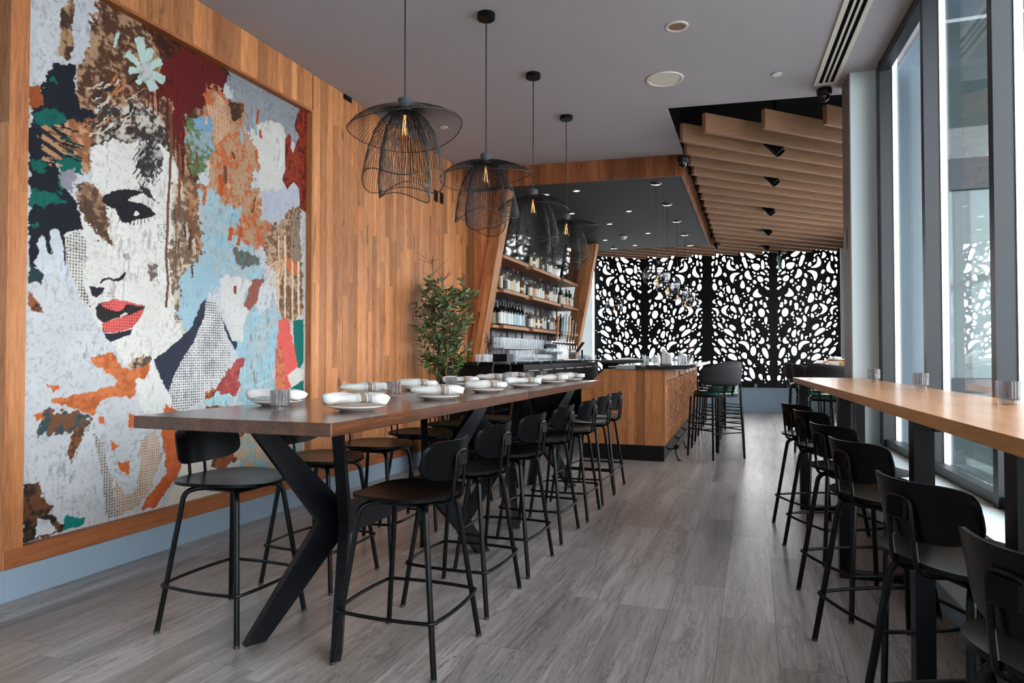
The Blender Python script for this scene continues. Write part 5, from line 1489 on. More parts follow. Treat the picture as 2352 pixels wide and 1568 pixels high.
def make_stool(name, label, group):
    """faces +X; base at the floor between the feet"""
    t = T(name, label, 'stool', group=group)
    SZ = 0.652
    # moulded seat, slightly dished, wider at the back
    NA, NR = 40, 7
    vs, fs = [], []

    def rim(a):
        c, s = math.cos(a), math.sin(a)
        p = 2.7
        k = (abs(c) ** p + abs(s) ** p) ** (-1 / p)
        x = 0.212 * k * c
        y = 0.222 * k * s * (1 - 0.10 * c)
        return x, y
    for layer in (0, 1):
        vs.append((0, 0, SZ - 0.012 - layer * 0.014))
        for r_ in range(1, NR + 1):
            q = r_ / NR
            for k in range(NA):
                x, y = rim(2 * PI * k / NA)
                dish = -0.012 * (1 - q * q) + (0.006 * q ** 6)
                front = -0.016 * max(0, q * math.cos(2 * PI * k / NA)) ** 4
                vs.append((x * q, y * q, SZ + dish + front - layer * 0.014))
    base1 = 1 + NR * NA
    for layer in (0, 1):
        b0 = layer * base1
        for k in range(NA):
            k2 = (k + 1) % NA
            fs.append((b0, b0 + 1 + k, b0 + 1 + k2) if layer == 0 else (b0, b0 + 1 + k2, b0 + 1 + k))
            for r_ in range(NR - 1):
                a = b0 + 1 + r_ * NA
                f = (a + k, a + NA + k, a + NA + k2, a + k2)
                fs.append(f if layer == 0 else f[::-1])
    ra, rb = 1 + (NR - 1) * NA, base1 + 1 + (NR - 1) * NA
    for k in range(NA):
        k2 = (k + 1) % NA
        fs.append((ra + k, rb + k, rb + k2, ra + k2))
    O('seat', MB().add(vs, fs), 'black_ply', t, True, 60)
    # legs: bent in under the seat at the top
    for sx in (-1, 1):
        for sy in (-1, 1):
            pts = [(sx * 0.2175, sy * 0.2175, 0.004), (sx * 0.148, sy * 0.148, 0.575), (sx * 0.140, sy * 0.140, 0.598), (sx * 0.118, sy * 0.118, 0.612), (sx * 0.06, sy * 0.06, 0.613)]
            pts = [pts[0]] + [tuple(p) for p in smooth_path(pts[1:], 2)]
            lg = O('leg', MB().tube(pts, 0.0115, 10), 'black_metal', t, True)
            O('foot_cap', MB().lathe([(0.0122, 0), (0.0122, 0.012)], 10, (sx * 0.2175, sy * 0.2175, 0)), 'dark_steel', lg, True)
    O('seat_bracket', MB().box(-0.12, 0.12, -0.10, 0.10, 0.604, 0.612).box(-0.13, 0.13, -0.012, 0.012, 0.612, 0.624), 'black_metal', t)
    # foot ring outside the legs
    q = 0.2175 - (0.2175 - 0.148) * 0.205 / 0.575 + 0.012
    ring = []
    for (cx, cy, a0) in ((q - .02, q - .02, 0), (-q + .02, q - .02, PI / 2), (-q + .02, -q + .02, PI), (q - .02, -q + .02, 1.5 * PI)):
        ring += [(p[0], p[1], 0.205) for p in arc(cx, cy, 0.028, a0, a0 + PI / 2, 5)]
    bow = []
    for i, p in enumerate(ring):
        bow.append(p)
        n = ring[(i + 1) % len(ring)]
        if (Vector(n) - Vector(p)).length > 0.1:
            m_ = (Vector(n) + Vector(p)) / 2
            d = Vector((m_.x, m_.y, 0)).normalized() * 0.014
            for f in (.25, .5, .75):
                bow.append(tuple(Vector(p).lerp(Vector(n), f) + d * (1 - (2 * f - 1) ** 2)))
    O('foot_ring', MB().tube(bow, 0.0075, 8, closed=True), 'black_metal', t, True)
    # back bow: bent tube from under the seat to the backrest
    xb = -0.206
    pts = [(-0.10, -0.045, 0.614), (xb + .03, -0.045, 0.616), (xb - .006, -0.045, 0.632), (xb - .012, -0.045, 0.67), (xb - .024, -0.045, 0.80), (xb - .026, -0.036, 0.825), (xb - .026, 0.036, 0.825), (xb - .024, 0.045, 0.80), (xb - .012, 0.045, 0.67), (xb - .006, 0.045, 0.632), (xb + .03, 0.045, 0.616), (-0.10, 0.045, 0.614)]
    O('back_bow', MB().tube(smooth_path(pts, 2), 0.007, 8), 'black_metal', t, True)
    O('back_pad', MB().bbox(xb - .036, xb - 0.0198, -0.038, 0.038, 0.765, 0.818, .006), 'black_ply', t)
    # backrest shell: curved in plan, rounded corners
    vs, fs = [], []
    NU, NV = 22, 10
    hw, z0, z1 = 0.186, 0.708, 0.868
    for layer in (0, 1):
        for i in range(NU + 1):
            u = -1 + 2 * i / NU
            for j in range(NV + 1):
                v = -1 + 2 * j / NV
                p = 4.5
                k = max(abs(u), abs(v))
                rr = (abs(u) ** p + abs(v) ** p) ** (1 / p)
                sc = (k / rr) if rr > 1e-6 else 1
                uu, vv = u * sc, v * sc
                y = hw * uu
                zz = (z0 + z1) / 2 + (z1 - z0) / 2 * vv + 0.010 * uu * uu * (1 if vv > 0 else 1.6)
                x = xb + 0.006 + 0.072 * uu * uu - 0.030 * (vv * 0.5 + .5) - layer * 0.010
                vs.append((x, y, zz))
    nn = (NU + 1) * (NV + 1)
    for i in range(NU):
        for j in range(NV):
            a = i * (NV + 1) + j
            f = (a, a + 1, a + NV + 2, a + NV + 1)
            fs.append(f)
            fs.append(tuple(nn + q_ for q_ in f[::-1]))
    edge = [i * (NV + 1) for i in range(NU + 1)] + [NU * (NV + 1) + j for j in range(1, NV + 1)] + [i * (NV + 1) + NV for i in range(NU - 1, -1, -1)] + [j for j in range(NV - 1, 0, -1)]
    for a, b_ in zip(edge, edge[1:] + edge[:1]):
        fs.append((a, b_, nn + b_, nn + a))
    O('backrest', MB().add(vs, fs), 'black_ply', t, True, 60)
    return t


YS = (2.509, 3.136, 3.731, 4.412, 5.032, 5.613, 6.132)
AISLE = 'black counter stool on the aisle side of the long table, %s from the wooden bar'
st0 = make_stool('counter_stool', AISLE % ORD[6], 'counter stools on the aisle side of the long table')
st0.location = (-1.333, YS[0], 0)
st0.rotation_euler = (0, 0, PI)
jit = random.Random(4)
for k, y in enumerate(YS[1:]):
    dup(st0, (-1.36 + jit.uniform(-.01, .01), y, 0), PI + jit.uniform(-.03, .03), AISLE % ORD[5 - k])
for k, y in enumerate((2.505, 3.166, 3.76, 4.43, 5.05, 5.64)):
    dup(st0, (-2.218 - (.0 if k < 2 else jit.uniform(0, .05)), y, 0), jit.uniform(-.03, .03), 'black counter stool between long table and plank wall, %s from the mural end' % ORD[k], 'counter stools on the wall side of the long table')
for k, p in enumerate(((0.419, 5.171), (0.467, 4.56), (0.50, 3.71), (0.527, 3.065), (0.57, 2.19), (0.615, 1.505))):
    dup(st0, (p[0], p[1], 0), math.radians(27), 'black counter stool turned to the window bar table, %s from the pale pillar' % ORD[k], 'counter stools at the window bar table')

# ================================================================== long communal table (two tables end to end)
TZ = 0.965


def make_table(name, label, y0, y1):
    cx = -1.829
    t = T(name, label, 'table', (cx, y0, 0), 0, 'long communal tables')
    ln = y1 - y0
    top = O('tabletop', MB().bbox(-0.452, 0.452, 0.0005, ln - .0005, TZ - 0.048, TZ, 0.004), 'table_wood', t)
    lc = 0.06                       # leg frame centre
    ka, kb = 0.34, 0.34
    fy = (0.325, ln - 0.30)
    cy = (0.665, ln - 0.64)
    for e in (0, 1):
        sgn = 1 if e == 0 else -1
        for sx in (-1, 1):
            foot = Vector((lc + sx * 0.20, fy[e], 0))
            kink = Vector((lc + sx * 0.018, cy[e], 0))
            d = (kink - foot)
            d.z = 0
            h = d.normalized()                       # horizontal axis of the leg plane
            L_ = d.length
            wid = 0.043                               # half width in the plane, measured level
            off = Vector((-h.y, h.x, 0)) * 0.021
            zt = TZ - 0.054
            zk = 0.46
            prof = [(-wid, 0.006), (wid, 0.006), (L_, zk - 0.085), (L_, zk + 0.085), (wid, zt), (-wid, zt), (L_ - 2 * wid - .02, zk)]
            a = [foot + h * p[0] + off + Vector((0, 0, p[1])) for p in prof]
            b_ = [foot + h * p[0] - off + Vector((0, 0, p[1])) for p in prof]
            n = len(prof)
            mb = MB()
            mb.add([tuple(p) for p in a + b_], [tuple(range(n)), tuple(range(2 * n - 1, n - 1, -1))] + [(i, n + i, n + (i + 1) % n, (i + 1) % n) for i in range(n)])
            lg = O('leg', mb, 'table_steel', t)
            O('leveller', MB().lathe([(0.014, 0), (0.014, 0.007)], 10, tuple(foot)), 'dark_steel', lg)
        O('mounting_plate', MB().box(lc - .30, lc + .30, fy[e] - .05, fy[e] + .05, TZ - 0.0535, TZ - 0.0485), 'table_steel', t)
    O('stretcher', MB().box(lc - .03, lc + .03, cy[0] + .012, cy[1] - .012, 0.39, 0.52), 'table_steel', t)
    return t


make_table('communal_table', 'dark stained oak table with black spider legs, its end grain facing the mural', 2.02, 4.19)
make_table('communal_table', 'dark stained oak table with black spider legs, set against the bar', 4.193, 6.36)

# ================================================================== place settings


def stripe_cloth():
    m, nt, b = new_mat('striped_linen')
    tc = N(nt, 'ShaderNodeTexCoord')
    sp = N(nt, 'ShaderNodeSeparateXYZ')
    nt.links.new(tc.outputs['Object'], sp.inputs[0])
    # bands run across the folded napkin
    a = N(nt, 'ShaderNodeMath', operation='MULTIPLY_ADD')
    a.inputs[1].default_value = 0.45
    nt.links.new(sp.outputs['Y'], a.inputs[0])
    nt.links.new(sp.outputs['X'], a.inputs[2])
    r = ramp(nt, [(0.0, rgb(214, 213, 210)), (1.0, rgb(214, 213, 210))])
    e = r.color_ramp
    e.interpolation = 'CONSTANT'
    for p, c in ((.43, (96, 90, 84)), (.437, (214, 213, 210)), (.45, (96, 90, 84)), (.457, (214, 213, 210)), (.475, (150, 132, 112)), (.535, (214, 213, 210)), (.553, (96, 90, 84)), (.56, (214, 213, 210)), (.573, (96, 90, 84)), (.58, (214, 213, 210))):
        k = e.elements.new(p)
        k.color = rgb(*c)
    mr = N(nt, 'ShaderNodeMapRange')
    mr.inputs[1].default_value, mr.inputs[2].default_value = -0.18, 0.22
    nt.links.new(a.outputs[0], mr.inputs[0])
    nt.links.new(mr.outputs[0], r.inputs[0])
    nt.links.new(r.outputs[0], b.inputs['Base Color'])
    b.inputs['Roughness'].default_value = 0.85
    return m


M['linen'] = stripe_cloth()


def plate_mesh():
    return MB().lathe([(0.0, 0.004), (0.065, 0.0), (0.07, 0.003), (0.095, 0.012), (0.118, 0.019), (0.1195, 0.022), (0.117, 0.0235), (0.09, 0.016), (0.07, 0.010), (0.0, 0.009)], 40).mesh('plate', True, 50)


def napkin_mesh(seed):
    """napkin folded into a loose long roll"""
    r = random.Random(seed)
    NU, NV = 26, 20
    vs, fs = [], []
    ph = [r.uniform(0, 6.28) for _ in range(6)]
    for i in range(NU + 1):
        u = -1 + 2 * i / NU
        for j in range(NV):
            a = 2 * PI * j / NV
            hx = 0.132 + 0.004 * math.sin(ph[0] + 3 * a)
            wy = 0.066 + 0.007 * math.sin(2.3 * u + ph[1])
            hz = 0.022 + 0.004 * math.sin(3.1 * u + ph[2])
            endf = 1 - 0.28 * abs(u) ** 8
            c, s = math.cos(a), math.sin(a)
            sq = (abs(c) ** 3 + abs(s) ** 3) ** (-1 / 3)
            y = wy * c * sq * endf + 0.008 * math.sin(2 * u + ph[3])
            z = hz * s * sq * endf + 0.003 * math.sin(7 * u + 2 * a + ph[4]) + 0.0022 * math.sin(11 * c + ph[5])
            z = max(z, -hz) + 0.004 * abs(u) ** 3 * -1
            vs.append((u * hx, y, z))
    for i in range(NU):
        for j in range(NV):
            j2 = (j + 1) % NV
            fs.append((i * NV + j, (i + 1) * NV + j, (i + 1) * NV + j2, i * NV + j2))
    fs.append(tuple(range(NV)))
    fs.append(tuple(NU * NV + j for j in range(NV - 1, -1, -1)))
    return MB().add(vs, fs).mesh('napkin', True, 70)


PL = plate_mesh()
NK = [napkin_mesh(s) for s in (1, 2, 3)]
pr = random.Random(12)
SIDE = {0: ('white plate on the aisle side of the long table, %s from the bar', 'striped white napkin on the aisle side of the long table, %s from the bar'),
        1: ('white plate on the wall side of the long table, %s from the bar', 'striped white napkin on the wall side of the long table, %s from the bar')}
for side, xs, ys in ((0, -1.60, (2.53, 3.31, 4.06, 4.78, 5.5, 6.12)), (1, -2.12, (2.68, 3.46, 4.12, 4.84, 5.5, 6.1))):
    for k, y in enumerate(ys):
        xx = xs + pr.uniform(-.015, .015)
        o = O('plate', PL, 'ceramic')
        o.location = (xx, y, TZ)
        tag(o, SIDE[side][0] % ORD[5 - k], 'plate', 'plates on the long table')
        nk = O('napkin', NK[k % 3], 'linen')
        nk.location = (xx, y, TZ + 0.0525)
        nk.rotation_euler = (0, 0, math.radians(6 if side else 14) + pr.uniform(-.15, .15))
        tag(nk, SIDE[side][1] % ORD[5 - k], 'napkin', 'napkins on the long table')


def tumbler_meshes(r=0.039, h=0.088, n=44):
    out = [(r * .80, 0.0), (r * .82, 0.004), (r * .82, 0.018), (r, 0.022), (r, h * .62), (r * 1.01, h)]
    mb = MB()
    vs = []
    for (rr, z) in out:
        for j in range(n):
            a = 2 * PI * j / n
            k = rr * (1 + (0.030 if j % 2 else -0.030) * (1 if z > .019 else 0.1))
            vs.append((k * math.cos(a), k * math.sin(a), z))
    inn = [(r * .92, h), (r * .90, 0.026), (0.0, 0.022)]
    for (rr, z) in inn:
        for j in range(n):
            a = 2 * PI * j / n
            vs.append((rr * math.cos(a), rr * math.sin(a), z))
    rings = len(out) + len(inn)
    fs = [tuple(range(n - 1, -1, -1))]
    for i in range(rings - 1):
        for j in range(n):
            j2 = (j + 1) % n
            fs.append((i * n + j, i * n + j2, (i + 1) * n + j2, (i + 1) * n + j))
    return mb.add(vs, fs).mesh('tumbler', False)


TM = tumbler_meshes()
for k, (gx, gy) in enumerate(((-1.90, 2.412), (-1.92, 3.42), (-1.92, 4.2), (-1.92, 5.3), (-1.86, 5.72), (-1.88, 6.2))):
    o = O('tumbler', TM, 'smoke_glass')
    o.location = (gx, gy, TZ + .0005)
    tag(o, 'smoky ribbed tumbler on the long table, %s from the bar' % ORD[5 - k], 'glass', 'ribbed tumblers on the long table')

# ================================================================== window bar table
BT = 1.015
bt = T('window_bar_table', 'long honey oak bar table on black frames along the windows', 'table')


def Wl(s, n, z=0):
    return W(s, n, z)


f0, f1 = Vector((0.312, 6.247, 0)), Vector((0.600, 1.10, 0))
bk0, bk1 = Vector((0.845, 6.272, 0)), Vector((1.125, 1.13, 0))


def Lp(a, b, t, z):
    p = a.lerp(b, t)
    return (p.x, p.y, z)


mb = MB()
mb.hexa([(f0.x, f0.y, BT - .042), (f1.x, f1.y, BT - .042), (bk1.x, bk1.y, BT - .042), (bk0.x, bk0.y, BT - .042)],
        [(f0.x, f0.y, BT), (f1.x, f1.y, BT), (bk1.x, bk1.y, BT), (bk0.x, bk0.y, BT)])
O('tabletop', mb, 'bartop_wood', bt)
for tt in (0.08, 0.411, 0.69, 0.849):
    a = f0.lerp(f1, tt) + Vector((0.031, 0, 0))
    b_ = bk0.lerp(bk1, tt) + Vector((-0.10, 0, 0))
    hw = 0.042
    mb = MB()
    for q in (a, b_):
        mb.box(q.x - .03, q.x + .03, q.y - hw, q.y + hw, 0.0, BT - .043)
    mb.box(a.x + .025, b_.x - .025, a.y - hw, a.y + hw, 0.0, 0.03)
    mb.box(a.x + .025, b_.x - .025, a.y - hw, a.y + hw, BT - .073, BT - .043)
    O('leg_frame', mb, 'table_steel', bt)
for k, (gx, gy) in enumerate(((0.80, 5.40), (0.865, 4.30), (0.905, 3.06))):
    o = O('tumbler', TM, 'smoke_glass')
    o.location = (gx, gy, BT + .0005)
    tag(o, 'smoky ribbed tumbler on the window bar table, %s from the pale pillar' % ORD[k], 'glass', 'ribbed tumblers on the window bar table')

# ================================================================== upholstered bar stools


def make_bar_stool(name, label, group, seat_mat):
    """faces +X"""
    t = T(name, label, 'stool', group=group)
    SZ = 0.79
    NA, NR = 36, 6
    vs, fs = [], []

    def rim(a):
        c, s = math.cos(a), math.sin(a)
        p = 3.0
        k = (abs(c) ** p + abs(s) ** p) ** (-1 / p)
        return 0.225 * k * c, 0.235 * k * s
    prof = [(0.0, SZ), (0.5, SZ - .001), (0.85, SZ - .006), (0.97, SZ - .020), (1.0, SZ - .036), (0.98, SZ - .052)]
    for q, z in prof[1:]:
        for k in range(NA):
            x, y = rim(2 * PI * k / NA)
            vs.append((x * q, y * q, z))
    for i in range(len(prof) - 2):
        for k in range(NA):
            k2 = (k + 1) % NA
            fs.append((i * NA + k, i * NA + k2, (i + 1) * NA + k2, (i + 1) * NA + k))
    fs.append(tuple(range(NA)))
    fs.append(tuple((len(prof) - 2) * NA + k for k in range(NA - 1, -1, -1)))
    O('seat_cushion', MB().add(vs, fs), seat_mat, t, True, 60)
    O('seat_frame', MB().prism([(rim(2 * PI * k / NA)[0] * 1.0, rim(2 * PI * k / NA)[1] * 1.0) for k in range(NA)], SZ - .075, SZ - .0525), 'black_metal', t)
    for sx in (-1, 1):
        for sy in (-1, 1):
            top = (sx * 0.195, sy * 0.205, SZ - .076)
            O('leg', MB().tube([(sx * 0.228, sy * 0.228, 0), top], 0.0135, 8), 'black_metal', t, True)
    for z, ra in ((0.30, 1), (0.33, 0)):
        k = 0.228 - 0.03 * z / .71
        for sd in (-1, 1):
            pts = [(sd * k, -k, z), (sd * k, k, z)] if ra else [(-k, sd * k, z), (k, sd * k, z)]
            O('stretcher', MB().tube(pts, 0.008, 8), 'black_metal', t, True)
    # wrapped padded back
    vs, fs = [], []
    NU, NV = 28, 10
    A_ = math.radians(82)
    for layer in (0, 1):
        for i in range(NU + 1):
            u = -1 + 2 * i / NU
            th = PI + u * A_
            for j in range(NV + 1):
                v = -1 + 2 * j / NV
                p = 5
                rr = (abs(u) ** p + abs(v) ** p) ** (1 / p)
                k = max(abs(u), abs(v)) / rr if rr > 1e-6 else 1
                uu, vv = u * k, v * k
                th = PI + uu * A_
                zc, hh = SZ + 0.185, 0.125 * (1 - .30 * abs(uu) ** 2.2)
                pad = 0.024 * (1 - max(abs(uu) ** 8, abs(vv) ** 6))
                rad = 0.235 + 0.012 * vv - (0.012 + pad) * (1 if layer == 0 else -1)
                vs.append((rad * math.cos(th) * 1.02 - 0.01, rad * math.sin(th) * 1.12, zc + hh * vv - .02 * abs(uu) ** 2))
    nn = (NU + 1) * (NV + 1)
    for i in range(NU):
        for j in range(NV):
            a = i * (NV + 1) + j
            f = (a, a + 1, a + NV + 2, a + NV + 1)
            fs.append(f)
            fs.append(tuple(nn + q_ for q_ in f[::-1]))
    edge = [i * (NV + 1) for i in range(NU + 1)] + [NU * (NV + 1) + j for j in range(1, NV + 1)] + [i * (NV + 1) + NV for i in range(NU - 1, -1, -1)] + [j for j in range(NV - 1, 0, -1)]
    for a, b_ in zip(edge, edge[1:] + edge[:1]):
        fs.append((a, b_, nn + b_, nn + a))
    O('backrest', MB().add(vs, fs), 'grey_fabric', t, True, 60)
    for sy in (-1, 1):
        O('back_post', MB().tube([(-0.215, sy * 0.06, SZ - .06), (-0.243, sy * 0.062, SZ + .085)], 0.012, 8), 'black_metal', t, True)
        O('arm_post', MB().tube([(0.0, sy * 0.232, SZ - .06), (-0.01, sy * 0.272, SZ + .04), (-0.02, sy * 0.276, SZ + .17)], 0.010, 8), 'black_metal', t, True)
    return t


BSL = 'charcoal backed bar stool with green seat, %s along the bar from its wooden end'
bs0 = make_bar_stool('bar_stool', BSL % ORD[0], 'upholstered bar stools along the bar', 'green_leather')
bs0.location = (-0.43, 8.445, 0)
bs0.rotation_euler = (0, 0, math.radians(133))
for k in range(1, 7):
    dup(bs0, (-0.43 - k * 0.012, 8.445 + k * 0.71, 0), math.radians(133 + jit.uniform(-5, 5)), BSL % ORD[k])
# stools and high tables in the alcove
for k, (x_, y_, tx_) in enumerate(((1.27, 8.7, 0), (1.30, 10.9, 1))):
    t = T('high_table', ['oak high table nearest the pale pillar, plates on it', 'oak high table beyond the first one, plates on it'][k], 'table', (x_, y_, 0), -WANG, 'high tables in the alcove')
    O('tabletop', MB().bbox(-0.40, 0.42, -0.38, 0.38, 1.085, 1.125, 0.004), 'bartop_wood', t)
    O('column', MB().box(-.05, .05, -.05, .05, 0.021, 1.084), 'table_steel', t)
    O('base', MB().bbox(-.28, .28, -.28, .28, 0.0, 0.02, .003), 'table_steel', t)
    for j, (dx_, dy_) in enumerate(((-0.18, -0.14), (0.14, 0.16), (-0.2, 0.18))):
        o = O('plate', PL, 'ceramic')
        o.location = (x_ + dx_, y_ + dy_, 1.1255)
        tag(o, 'white round plate on a high table in the alcove', 'plate', 'plates in the alcove')
        nk = O('napkin', NK[k % 3], 'linen')
        nk.scale = (.6, .8, .8)
        nk.location = (x_ + dx_, y_ + dy_, 1.161)
        nk.rotation_euler = (0, 0, dx_ * 9)
        tag(nk, 'rolled napkin on a plate in the alcove', 'napkin', 'napkins in the alcove')
for k, (x_, y_, a) in enumerate(((0.82, 8.05, 60), (1.45, 8.0, 95), (0.72, 8.95, 5), (0.85, 10.2, 65), (1.4, 10.15, 90), (0.72, 11.1, 0))):
    dup(bs0, (x_, y_, 0), math.radians(a), 'charcoal backed stool around the alcove high tables, %s from the pale pillar' % ORD[k], 'upholstered stools in the alcove')

# ================================================================== bar counter
def TL(name, label, cat, loc, group=None):
    """thing whose parts are given in room coordinates"""
    t = T(name, label, cat, loc, 0, group)
    t['_o'] = tuple(loc)
    return t


def P(name, mb, mat, t, smooth=False, angle=40):
    base = t
    lx = (0, 0, 0)
    if '_o' in t.keys():
        lx = tuple(-c for c in t['_o'])
    return O(name, mb, mat, base, smooth, angle, loc=lx)


BS0, BS1 = Vector((-0.957, 7.87, 0)), Vector((-1.062, 14.0, 0))
bdir = (BS1 - BS0).normalized()
bnor = Vector((bdir.y, -bdir.x, 0))            # out of the bar, to the aisle
bar = TL('bar_counter', 'wooden bar with plain end boards and a carved aisle side', 'bar', (-1.3, 7.9, 0))
edges = [-1.92, -1.80, -1.66, -1.52, -1.365, -1.27, -1.176, -0.957]
for a, b_ in zip(edges, edges[1:]):
    def topz(x):
        return min(1.042, 0.789 + (x + 1.92) / 0.287 * 0.259)
    za, zb = topz(a), topz(b_)
    xm = None
    q = [(a + .0006, .176), (b_ - .0006, .176), (b_ - .0006, zb), (a + .0006, za)]
    if za < 1.042 and zb >= 1.042:
        q = [(a + .0006, .176), (b_ - .0006, .176), (b_ - .0006, 1.042), (-1.64, 1.042), (a + .0006, za)]
    n = len(q)
    mb = MB().add([(p[0], 7.87, p[1]) for p in q] + [(p[0], 7.90, p[1]) for p in q], [tuple(range(n)), tuple(range(2 * n - 1, n - 1, -1))] + [(i, n + i, n + (i + 1) % n, (i + 1) % n) for i in range(n)])
    P('board', mb, 'bar_wood', bar)
P('kickplate', MB().box(-1.925, -0.962, 7.872, 7.90, 0, 0.175), 'black_plastic', bar)


def bq(t, n, z):
    p = BS0 + bdir * t + bnor * n
    return (p.x, p.y, z)


def barbox(mb, t0, t1, n0, n1, z0, z1):
    return mb.hexa([bq(t0, n0, z0), bq(t1, n0, z0), bq(t1, n1, z0), bq(t0, n1, z0)], [bq(t0, n0, z1), bq(t1, n0, z1), bq(t1, n1, z1), bq(t0, n1, z1)])


P('side_kickplate', barbox(MB(), 0.0, 6.1, -0.03, -0.012, 0, 0.175), 'black_plastic', bar)
P('carcass', barbox(MB(), 0.035, 6.1, -0.62, -0.031, 0.0, 1.042), 'black_plastic', bar)
P('corner_post', barbox(MB(), 0.0, 0.03, -0.03, 0.012, 0.176, 1.042), 'bar_wood', bar)
P('upper_band', barbox(MB(), 0.031, 6.1, -0.03, 0.0, 0.905, 1.042), M['jamb_grey'] if False else 'bar_wood', bar)
# rough hand-carved strips, one relief
cr = random.Random(21)
mb = MB()
t_ = 0.035
while t_ < 6.08:
    w_ = cr.uniform(0.016, 0.034)
    zs = [0.178]
    while zs[-1] < 0.9:
        zs.append(min(0.9, zs[-1] + cr.uniform(0.05, 0.17)))
    for za, zb in zip(zs, zs[1:]):
        d0_, d1_, d2_ = cr.uniform(0.0, 0.02), cr.uniform(0.006, 0.03), cr.uniform(0.0, 0.02)
        zm = (za + zb) / 2 + cr.uniform(-.02, .02)
        vs = [bq(t_, -.03, za), bq(t_ + w_, -.03, za), bq(t_ + w_, -.03, zb), bq(t_, -.03, zb),
              bq(t_, d0_ * .4, za), bq(t_ + w_, d2_ * .4, za), bq(t_ + w_, d0_ * .4, zb), bq(t_, d2_ * .4, zb), bq(t_ + w_ / 2, d1_, zm)]
        mb.add(vs, [(4, 5, 8), (5, 6, 8), (6, 7, 8), (7, 4, 8), (0, 1, 5, 4), (1, 2, 6, 5), (2, 3, 7, 6), (3, 0, 4, 7)])
    t_ += w_
tag(P('carved_panel', mb, 'carved_wood', bar), kind='stuff', label='rough carved wooden strips')
for y in (9.9, 10.83, 11.76, 12.69, 13.6):
    t = y - 7.87
    mb = barbox(MB(), t - .014, t + .014, 0.0, 0.006, 0.90, 0.985)
    pts = [bq(t, .006, .93), bq(t, .045, .915), bq(t, .05, .935)]
    mb.tube(pts, 0.006, 6)
    P('bag_hook', mb, 'black_metal', bar)
for y in (9.3, 11.3, 13.2):
    t = y - 7.87
    P('outlet_plate', barbox(MB(), t - .04, t + .04, 0.0005, 0.006, 0.935, 1.03), 'steel', bar)
P('drip_tray', MB().box(-1.50, -1.275, 7.83, 8.2, 1.0425, 1.085), 'steel', bar)
P('ice_scoop', MB().lathe([(0.0, 0.0), (0.04, 0.004), (0.055, 0.02), (0.05, 0.03)], 14, (-1.57, 8.0, 1.0425)), 'steel', bar, True)
ctop = O('bar_countertop', MB().prism([(-1.27, 7.80), (-0.71, 7.80), (-0.815, 14.05), (-1.7, 14.05), (-1.55, 8.25), (-1.27, 8.25)], 1.0435, 1.09), 'stone')
tag(ctop, 'polished black marble slab with pale veins on the bar', 'countertop')

# foot rail bolted to the bar
frl = P('foot_rail', MB().tube([bq(0.05, .125, .165), bq(6.0, .125, .165)], 0.028, 14), 'black_metal', bar, True)
for k in range(6):
    t = 0.12 + k * 1.1
    mb = MB()
    mb.tube(smooth_path([bq(t, -.01, .19), bq(t, .02, .13), bq(t, .07, .125), bq(t, .105, .15)], 2), 0.009, 6)
    mb.tube(smooth_path([bq(t, .105, .15), bq(t, .115, .08), bq(t, .14, .02), bq(t, .16, .006)], 2), 0.009, 6)
    mb.lathe([(0.03, 0), (0.03, 0.006)], 10, bq(t, .155, 0))
    O('rail_bracket', mb, 'black_metal', frl, True)

# things on the marble


def thing_glass(name, prof, n, mat, loc, label, cat, group=None, scale=1.0):
    me = MB().lathe(prof, n).mesh(name, True, 50)
    o = O(name, me, mat)
    o.location = loc
    o.scale = (scale,) * 3
    return tag(o, label, cat, group)


CT = 1.0905
TUMB = MB().lathe([(0.034, 0), (0.038, 0.10), (0.035, 0.10), (0.031, 0.008), (0, 0.008)], 16).mesh('straight_glass', True, 50)
for k, (gx, gy) in enumerate(((-1.17, 7.98), (-1.09, 8.03), (-0.98, 9.2), (-0.93, 9.6), (-1.0, 10.0))):
    o = O('straight_glass', TUMB, 'clear_glass')
    o.location = (gx, gy, CT)
    tag(o, 'clear straight glass on the marble bar, %s from its wooden end' % ORD[k], 'glass', 'clear glasses on the marble bar')
JAR = MB().lathe([(0.045, 0), (0.05, 0.01), (0.05, 0.09), (0.04, 0.105), (0.04, 0.115), (0.037, 0.115), (0.037, 0.1), (0.046, 0.085), (0.045, 0.008), (0, 0.008)], 18).mesh('jar', True, 50)


def make_jar(loc, label, filling):
    t = T('glass_jar', label, 'jar', loc, 0, 'jars on the marble bar')
    O('jar_wall', JAR, 'clear_glass', t)
    O('contents', MB().lathe([(0.0, 0.01), (0.043, 0.011), (0.043, 0.07), (0.02, 0.078), (0.0, 0.074)], 14), filling, t, True)
    return t


M['straw_fill'] = plain('pale_bar_snacks', rgb(206, 186, 150), 0.8, noise=.4, nscale=90)
make_jar((-1.1, 8.32, CT), 'open glass jar of pale garnish beside the napkin stack', 'straw_fill')
make_jar((-1.0, 10.6, CT), 'glass jar of garnish under the dried twigs', 'straw_fill')


def straw_stack(loc, label, h):
    t = T('napkin_holder', label, 'napkins', loc, 0)
    O('holder', MB().box(-.07, -.055, -.06, .06, 0, h * .8).box(-.07, .07, -.06, .06, 0, .006), 'dark_steel', t)
    r = random.Random(int(h * 1000))
    for k in range(7):
        x = -.05 + k * .016
        hh = h * (1 - .07 * k + r.uniform(-.03, .03))
        O('paper_napkin', MB().box(x, x + .014, -.058 + r.uniform(0, .01), .058, .0065, hh), 'white', t)
    return t


straw_stack((-1.02, 8.62, CT), 'tall stack of white paper napkins beside the garnish jar', 0.20)
straw_stack((-0.98, 10.25, CT), 'shorter stack of white paper napkins before the dried twigs', 0.17)


